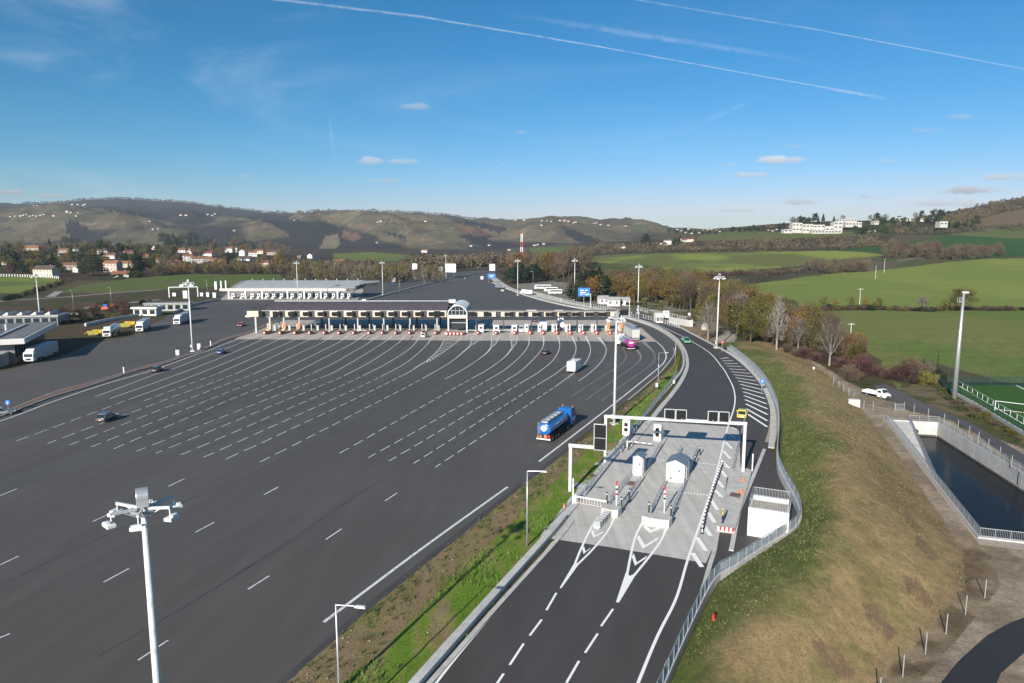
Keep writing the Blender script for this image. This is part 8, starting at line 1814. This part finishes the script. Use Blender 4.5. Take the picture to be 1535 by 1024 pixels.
for i in range(16): tuv(R_.uniform(965, 1085), R_.uniform(470, 486), R_.uniform(7, 14), R_.choice(['bush', 'brush', 'olive']), 'small shrub on the green behind the site fence', 'shrubs behind the site fence', 'far', 1.2)
for u, v in ((950, 466), (965, 465), (992, 468), (1046, 474), (1020, 462)): tuv(u, v, 20, 'olive', 'small olive tree planted on the green behind the site huts', 'small trees behind the site huts', 'far', 1)
# --- brown wood along the left of the motorway
for i in range(110):
    u = 440+225*((i*.618) % 1); tree(at(u, R_.uniform(560, 720)), R_.uniform(10, 15), R_.choice(['bare', 'bare', 'poplar', 'grey', 'olive']), 'leafless brown tree in the wood left of the motorway', 'trees of the brown wood left of the motorway', 'far', 1.0)
# --- village trees
GV = 'trees in and around the village'
tuv(212, 414.5, 37, 'dark', 'big round very dark tree at the lower edge of the village', None, 'near', 1.35); tuv(140, 414, 34, 'cedar', 'broad dark cedar left of the low white house', None, 'near', 1.3); tuv(127, 413, 24, 'dark', 'dark round tree beside the lane into the village', None, 'mid', 1.1)
tuv(203, 416, 12, 'greenbush', 'rounded green hedge shrub in front of the big dark tree', None, 'mid', 2.2); tuv(176, 417, 9, 'greenbush', 'rounded green hedge shrub below the low white house', None, 'mid', 2.5)
for i in range(270):
    u = 442*((i*.618) % 1)-12; vb = R_.uniform(373, 412) if u < 230 else R_.uniform(376, 411); k = R_.choice(['dark', 'green', 'bare', 'autumn', 'olive', 'conifer', 'bare', 'dark'] if u < 200 else ['bare', 'autumn', 'olive', 'bare', 'green', 'conifer', 'bare'])
    if any(u0-2 < u < u1+2 and vh-2 < vb < vh+14 for u0, u1, vh, *_ in vil): vb = vb+ (4 if R_.random() < .3 else -12); 
    if any(u0-1 < u < u1+1 and vh-1 < vb < vh+12 for u0, u1, vh, *_ in vil): continue
    if vb > 414 or vb < 366: continue
    w_ = {'dark': 'dark evergreen tree among the village houses', 'green': 'green leafy tree among the village houses', 'bare': 'bare brown tree among the village houses', 'autumn': 'orange-brown tree among the village houses', 'olive': 'olive-green tree among the village houses', 'conifer': 'dark pointed conifer among the village houses'}[k]
    tuv(u, vb, R_.uniform(11, 19)*(1.15 if vb > 395 else .9), k, w_, GV, 'far', R_.uniform(.9, 1.2))
for i in range(50):
    u = 232+208*(i/49)+R_.uniform(-3, 3); tuv(u, R_.uniform(405, 412), R_.uniform(13, 21), R_.choice(['bare', 'olive', 'autumn', 'bare']), 'bushy tree in the hedge along the green meadow before the village', 'hedge trees before the village', 'far', 1.2)
for i in range(14): u = 246+i*3.6; tuv(u, R_.uniform(366, 373), R_.uniform(15, 22), 'conifer' if i % 3 else 'dark', 'tall dark conifer on the crest behind the village', 'conifers behind the village', 'far', 1.3)
for i in range(30): u = -5+95*R_.random(); tuv(u, R_.uniform(396, 412), R_.uniform(14, 26), R_.choice(['dark', 'green', 'olive', 'barered']), 'dense tree left of or behind the mansion', 'trees around the mansion', 'far', 1.2)
# shrubs and small trees around the left buildings and slip roads
for i in range(70): u = R_.uniform(60, 225); v = 488-(u-60)*.10+R_.uniform(-20, 2); tuv(u, v, R_.uniform(5, 11), R_.choice(['bush', 'brush', 'redbush', 'darkbush']), 'shrub among the plantings around the left service buildings', 'shrubs around the left service buildings', 'far', 1.5)
for u, v in ((100, 482), (122, 480), (78, 484), (141, 478), (177, 470), (187, 467)): tuv(u, v, 26, 'barered', 'small bare tree between the service building and the slip road', 'bare trees by the slip road', 'mid', 1.2)
for i in range(40): t = i/39; tuv(8+t*95, 450-t*27+R_.uniform(-2, 2), R_.uniform(5, 9), R_.choice(['darkbush', 'brush']), 'dark shrub in the hedge along the lane to the village', 'hedge along the village lane', 'far', 1.6)
# --- hedges and copses in the fields
def hedge(l, n, h0, h1, kinds, label, group, jit=2, q='far', wx=1.4):
    u = [a for a, _ in l]; v = [b for _, b in l]
    for i in range(n):
        t = i/(n-1)*(len(l)-1); k = min(int(t), len(l)-2); f = t-k; tuv(u[k]+(u[k+1]-u[k])*f+R_.uniform(-3, 3), v[k]+(v[k+1]-v[k])*f+R_.uniform(-jit, jit), R_.uniform(h0, h1), R_.choice(kinds), label, group, q, wx)
hedge([(1215, 468), (1260, 464), (1330, 465), (1385, 467), (1440, 464), (1550, 465)], 64, 5, 11, ['brush', 'redbush', 'darkbush', 'bush'], 'brown shrub in the long hedge between the two right-hand fields', 'hedge between the right-hand fields', 1, 'far', 1.8)
hedge([(1040, 418), (1090, 412), (1150, 413), (1200, 408)], 30, 6, 13, ['brush', 'redbush', 'bare'], 'bare shrub in the hedge below the middle green field', 'hedge below the middle field', 1.5)
hedge([(1210, 404), (1240, 409), (1270, 408), (1298, 406)], 18, 16, 26, ['bare', 'bare', 'brush'], 'leafless tree in the rounded copse in the upper fields', 'rounded copse in the upper fields', 3, 'mid', 1.0)
hedge([(1325, 384), (1380, 386), (1430, 388), (1500, 384)], 40, 16, 27, ['bare', 'bare', 'barered', 'bare'], 'leafless tree in the long copse before the dark green field', 'long copse before the dark green field', 3, 'mid', 1.0)
hedge([(1235, 460), (1262, 460), (1310, 461), (1320, 461)], 6, 12, 18, ['olive', 'yellow'], 'olive-yellow bush in the hedge near the power pole', 'olive bushes near the power pole', 1)
tuv(1440, 466, 38, 'olive', 'large round olive tree in the hedge near the sports mast', None, 'near', 1.6); tuv(1426, 466, 24, 'bush', 'olive bush left below the large round olive tree', None, 'mid', 1.5); tuv(1384, 466, 26, 'grey', 'bare grey round bush in the hedge', None, 'mid', 1.4)
hedge([(940, 418), (980, 412), (1000, 416)], 10, 10, 16, ['bare', 'brush'], 'brown bush in the hollow of the near field', 'bushes in the hollow', 2); tuv(968, 368, 18, 'cedar', 'lone dark cedar left of the white house with dark roof', None, 'mid', 1.2); tuv(893, 369, 14, 'bare', 'bare tree between two small white houses', None, 'far', 1.2)
hedge([(1014, 366), (1019, 364)], 3, 10, 12, ['conifer'], 'dark conifer beside the red-roofed farm', 'conifers beside the farm', 1)
# ridge trees by the residence
hedge([(1190, 338), (1230, 333), (1290, 329), (1330, 329)], 34, 8, 15, ['conifer', 'dark', 'dark', 'bare'], 'dark tree on the ridge behind the white residence', 'trees on the ridge', 2, 'far', 1.1)
hedge([(1300, 336), (1350, 338), (1420, 338), (1470, 340)], 44, 8, 14, ['dark', 'bare', 'olive', 'green', 'conifer'], 'tree below the row of white ridge blocks', 'trees below the ridge blocks', 5, 'far', 1.2)
hedge([(1340, 329), (1400, 326), (1420, 324)], 12, 8, 13, ['dark', 'bare', 'conifer'], 'tree on the skyline between the ridge blocks', 'skyline trees', 1, 'far', 1.1)
hedge([(1000, 349), (1060, 350), (1120, 346), (1180, 342)], 40, 4, 9, ['dark', 'green', 'bare', 'conifer'], 'small tree along the distant settlement left of the residence', 'trees of the distant settlement', 2, 'far', 1.2)
hedge([(1280, 352), (1300, 350), (1330, 352)], 10, 10, 15, ['green', 'dark'], 'green tree right of the long white block', 'trees by the long white block', 3, 'far', 1.2)
# --- far woods too dense to count: one object each
def woods(name, spots, label, mats_, n=60, size=.09):
    for mi, mt_ in enumerate(mats_):
        V, Fc = [], []
        T = [crown_arrays('round', 90+k, n, size) for k in range(4)]
        sel = [s for j, s in enumerate(spots) if j % len(mats_) == mi]
        for j, (p, h) in enumerate(sel):
            c, dr, r = T[j % 4]; a = R_.uniform(0, 6.28); ca, sa = math.cos(a), math.sin(a); c2 = np.stack([c[:, 0]*ca-c[:, 1]*sa, c[:, 0]*sa+c[:, 1]*ca, c[:, 2]*1.1-.28], 1)*h*np.array([1.25, 1.25, 1])+np.array([p[0], p[1], p[2]-.5]); add_leaves(V, Fc, c2, dr, r, size*h, False)
        me = bpy.data.meshes.new(name); me.from_pydata(V, [], Fc); me.materials.append(M[mt_]); o = bpy.data.objects.new(name, me); C.objects.link(o); o['kind'] = 'stuff'; o['label'] = label
def scatter(l, n, h0, h1):
    out = []
    u0, u1 = min(p[0] for p in l), max(p[0] for p in l); v0, v1 = min(p[1] for p in l), max(p[1] for p in l)
    while len(out) < n:
        u, v = R_.uniform(u0, u1), R_.uniform(v0, v1)
        if inside(l, np.array([u]), np.array([v]))[0]:
            p = ground_at(u, v, 300)
            if p: out.append((p, R_.uniform(h0, h1)))
            else: n -= 1
    return out
mat('wood_brown', (.105, .082, .055), .95, var=.45, scale=.02); mat('wood_red', (.12, .082, .05), .95, var=.45, scale=.02); mat('wood_olive', (.095, .088, .036), .95, var=.45, scale=.02); mat('wood_dark', (.032, .040, .022), .95, var=.4, scale=.02)
woods('brown_woodland', scatter([(600, 392), (700, 388), (790, 384), (800, 404), (760, 400), (700, 402), (640, 406)], 330, 13, 20), 'brown leafless woodland closing the valley behind the motorway', ['wood_brown', 'wood_red', 'wood_olive', 'wood_brown'], 60)
woods('hill_woodland', scatter([(1400, 334), (1440, 318), (1500, 303), (1560, 292), (1560, 312), (1500, 318), (1450, 336), (1430, 342)], 420, 8, 13), 'autumn woodland on the hill at the right edge', ['wood_brown', 'wood_red', 'wood_olive'], 50)
woods('scrub_woodland', scatter([(858, 372), (900, 368), (1040, 366), (1120, 362), (1200, 360), (1300, 356), (1330, 370), (1240, 374), (1100, 376), (960, 379), (862, 384)], 520, 6, 11), 'strip of brown scrub woodland above the middle field', ['wood_brown', 'wood_red', 'wood_brown', 'wood_olive'], 45)
woods('slope_woodland', scatter([(1330, 345), (1420, 342), (1535, 338), (1560, 345), (1440, 350), (1340, 352)], 160, 5, 9), 'low woodland along the foot of the right hill', ['wood_brown', 'wood_olive'], 45)
woods('village_woodland', scatter([(-20, 362), (120, 366), (250, 368), (440, 372), (440, 384), (300, 378), (100, 376), (-20, 374)], 300, 9, 14), 'mixed woodland behind the village', ['wood_brown', 'wood_dark', 'wood_olive'], 45)
woods('meadow_woodland', scatter([(430, 393), (500, 396), (600, 398), (650, 400), (640, 405), (540, 407), (440, 408)], 200, 8, 12), 'brown woodland edge before the bright meadow', ['wood_brown', 'wood_red'], 50)
woods('ridge_woodland', [(at(u, 4960+R_.uniform(-60, 60)), R_.uniform(14, 26)) for u in np.linspace(40, 1000, 330)], 'dark woodland along the crest of the far hills', ['wood_dark', 'wood_brown'], 24, .16)

plant_all()
# ------------------------------------------------------------ light and sky
SUN_AZ = math.radians(24.8); SUN_EL = math.radians(22.8)      # shadows run towards +X+Y
sd = bpy.data.lights.new('sun', 'SUN'); so = bpy.data.objects.new('sun', sd); C.objects.link(so)
sd.energy = 5.0; sd.angle = math.radians(.5); sd.color = (1.0, .93, .83)
ldir = Vector((math.sin(SUN_AZ)*math.cos(SUN_EL), math.cos(SUN_AZ)*math.cos(SUN_EL), -math.sin(SUN_EL)))
so.rotation_euler = ldir.to_track_quat('-Z', 'Y').to_euler(); so.location = (-40, -60, 80)
w = bpy.data.worlds.new('World'); sc.world = w; w.use_nodes = True; nt = w.node_tree
bg = nt.nodes['Background']; bg.inputs['Strength'].default_value = .065
w.cycles.sampling_method = 'MANUAL'; w.cycles.sample_map_resolution = 256
sky = nt.nodes.new('ShaderNodeTexSky'); sky.sky_type = 'NISHITA'; sky.sun_disc = False
sky.sun_elevation = SUN_EL; sky.sun_rotation = math.pi + SUN_AZ
sky.altitude = 200; sky.air_density = 1.0; sky.dust_density = .35; sky.ozone_density = 2.6
tc = nt.nodes.new('ShaderNodeTexCoord'); d = tc.outputs['Generated']
sp = nt.nodes.new('ShaderNodeSeparateXYZ'); nt.links.new(d, sp.inputs[0])
# plane coordinates of the sky straight ahead (north): east/north and up/north
yy = mathn(nt, 'MAXIMUM', sp.outputs[1], .05); qx = mathn(nt, 'DIVIDE', sp.outputs[0], yy); qz = mathn(nt, 'DIVIDE', sp.outputs[2], yy)
cv = nt.nodes.new('ShaderNodeCombineXYZ'); nt.links.new(qx, cv.inputs[0]); nt.links.new(qz, cv.inputs[1]); q = cv.outputs[0]
def skyp(u, v): r = ray(u, v); return (r[0]/r[1], r[2]/r[1])
def mul(*a):
    o = a[0]
    for x in a[1:]: o = mathn(nt, 'MULTIPLY', o, x)
    return o
def sst(x, a, b):
    n = nt.nodes.new('ShaderNodeMapRange'); n.interpolation_type = 'SMOOTHSTEP'; n.inputs['From Min'].default_value = a; n.inputs['From Max'].default_value = b
    nt.links.new(x, n.inputs['Value']); return n.outputs[0]
wis = noise(nt, 18, 6, q, .7); brk = noise(nt, 45, 5, q, .7)
skc = nt.nodes.new('ShaderNodeHueSaturation'); skc.inputs['Saturation'].default_value = 1.12; skc.inputs['Hue'].default_value = .497
nt.links.new(sky.outputs[0], skc.inputs['Color'])
rgb = nt.nodes.new('ShaderNodeSeparateColor'); nt.links.new(skc.outputs[0], rgb.inputs[0]); cmb = nt.nodes.new('ShaderNodeCombineColor')
ch = [mathn(nt, 'MULTIPLY', mathn(nt, 'POWER', rgb.outputs[k], pw), kk/.0985) for k, (pw, kk) in enumerate(((2.0, .0125), (1.08, .0715), (1.15, .0810)))]
ch[0] = mathn(nt, 'MINIMUM', ch[0], mathn(nt, 'MULTIPLY', ch[1], .85))
for k in range(3): nt.links.new(ch[k], cmb.inputs[k])
col_ = cmb.outputs[0]
def layer(mask, colr): 
    global col_
    col_ = mixc(nt, mask, col_, colr)
CW = (8.3, 9.0, 9.8); 
# thin cirrus veil
cm = mapping(nt, q, (1.6, 5.0, 1), (0, 0, -.28)); cn = noise(nt, 1.6, 7, cm, .62, 1.0); cn2 = noise(nt, 1.1, 3, q, .5)
veil = mul(sst(cn, .46, .82), sst(cn2, .36, .62), .26)
layer(veil, CW)
veil2 = mul(sst(noise(nt, 1.0, 6, mapping(nt, q, (1.0, 9, 1), (0, 0, .12)), .6, .6), .5, .8), sst(qz, .42, .12), .30)
layer(veil2, CW)
def trail(p0, p1, wd, st, fade0=.02, fade1=.02):
    (x0, z0), (x1, z1_) = skyp(*p0), skyp(*p1); L = math.hypot(x1-x0, z1_-z0); tx, tz = (x1-x0)/L, (z1_-z0)/L
    al = mathn(nt, 'ADD', mathn(nt, 'MULTIPLY', qx, tx), mathn(nt, 'MULTIPLY', qz, tz)); al = mathn(nt, 'SUBTRACT', al, x0*tx+z0*tz)
    pe = mathn(nt, 'ADD', mathn(nt, 'MULTIPLY', qx, -tz), mathn(nt, 'MULTIPLY', qz, tx)); pe = mathn(nt, 'SUBTRACT', pe, -x0*tz+z0*tx)
    pe = mathn(nt, 'ADD', pe, mathn(nt, 'MULTIPLY', mathn(nt, 'SUBTRACT', brk, .5), wd*1.2)); pe = mathn(nt, 'ABSOLUTE', pe)
    mk = mul(sst(pe, wd, 0), sst(al, -fade0, fade0), sst(al, L+fade1, L-fade1), sst(brk, .25, .6), st); layer(mk, (9.2, 9.8, 10.3))
trail((340, -10), (640, 26), .0026, .27); trail((630, 25), (900, 70), .0019, .34); trail((893, 69), (1240, 132), .0011, .42, .004, .008)
trail((1240, 132), (1318, 146), .003, .3)
trail((920, -6), (1220, 44), .0018, .22); trail((1212, 42), (1580, 112), .0013, .33)
trail((830, 32), (1150, 82), .006, .16, .1, .1); trail((495, 185), (500, 235), .003, .12); trail((738, 258), (772, 230), .003, .12); trail((1050, 185), (1125, 152), .005, .10, .05, .05)
for u, v, ru, rv, lum, s in ((558, 242, 26, 8, .82, .55), (605, 243, 24, 6, .8, .5), (622, 161, 26, 7, .72, .35), (575, 272, 24, 5, .7, .45), (1170, 241, 38, 9, .86, .8), (1122, 263, 40, 6, .8, .7), (1097, 248, 14, 4, .8, .4),
                         (1190, 220, 16, 4, .7, .45), (1505, 266, 42, 9, .78, .85), (1460, 286, 66, 9, .62, .9), (1195, 304, 34, 6, .62, .6), (80, 294, 24, 5, .55, .8), (15, 289, 34, 6, .55, .8), (1105, 316, 40, 5, .68, .4),
                         (365, 264, 12, 4, .7, .3), (1420, 306, 80, 7, .66, .5), (1330, 242, 16, 4, .8, .3), (1440, 176, 24, 7, .8, .25), (780, 199, 12, 5, .8, .25), (1390, 196, 26, 6, .75, .25), (965, 296, 16, 5, .7, .3), (1297, 295, 12, 4, .6, .5)):
    cx, cz = skyp(u, v); k = 1/F*1.02
    a = mathn(nt, 'DIVIDE', mathn(nt, 'SUBTRACT', qx, cx), ru*k); b_ = mathn(nt, 'DIVIDE', mathn(nt, 'SUBTRACT', qz, cz), rv*k)
    b2 = mathn(nt, 'MULTIPLY', b_, mathn(nt, 'ADD', 1, mathn(nt, 'MULTIPLY', mathn(nt, 'LESS_THAN', b_, 0), .6)))
    r2 = mathn(nt, 'ADD', mathn(nt, 'MULTIPLY', a, a), mathn(nt, 'MULTIPLY', b2, b2))
    r2 = mathn(nt, 'ADD', r2, mathn(nt, 'MULTIPLY', mathn(nt, 'SUBTRACT', brk, .5), 2.6)); r2 = mathn(nt, 'ADD', r2, mathn(nt, 'MULTIPLY', mathn(nt, 'SUBTRACT', wis, .5), 1.6))
    base = tuple(x*lum*.80 for x in (7.6, 8.2, 9.2)); topc = tuple(x*lum for x in (9.4, 9.6, 9.8))
    layer(mul(sst(r2, 1.0, .0), s), mixc(nt, sst(b_, -.6, .7), base, topc))
nt.links.new(col_, bg.inputs['Color'])
sc.view_settings.view_transform = 'Standard'; sc.view_settings.look = 'None'; sc.view_settings.gamma = 1; sc.view_settings.exposure = .62
sc.view_settings.use_curve_mapping = False
sc.cycles.use_denoising = True; sc.cycles.max_bounces = 6; sc.cycles.diffuse_bounces = 2; sc.cycles.glossy_bounces = 2; sc.cycles.transparent_max_bounces = 4
mb = MB(); mb.box((0, 4550, 200), (19600, 9300, 420)); hz_o = mb.build('haze', 'black', org=1)
m = bpy.data.materials.new('haze_air'); m.use_nodes = True; nt = m.node_tree; nt.nodes.clear(); out = nt.nodes.new('ShaderNodeOutputMaterial'); pv = nt.nodes.new('ShaderNodeVolumePrincipled')
pv.inputs['Color'].default_value = (.80, .88, 1, 1); pv.inputs['Density'].default_value = 5.0e-5; pv.inputs['Anisotropy'].default_value = .0; nt.links.new(pv.outputs[0], out.inputs['Volume'])
hz_o.data.materials[0] = m; hz_o['kind'] = 'stuff'
sc.cycles.volume_bounces = 0
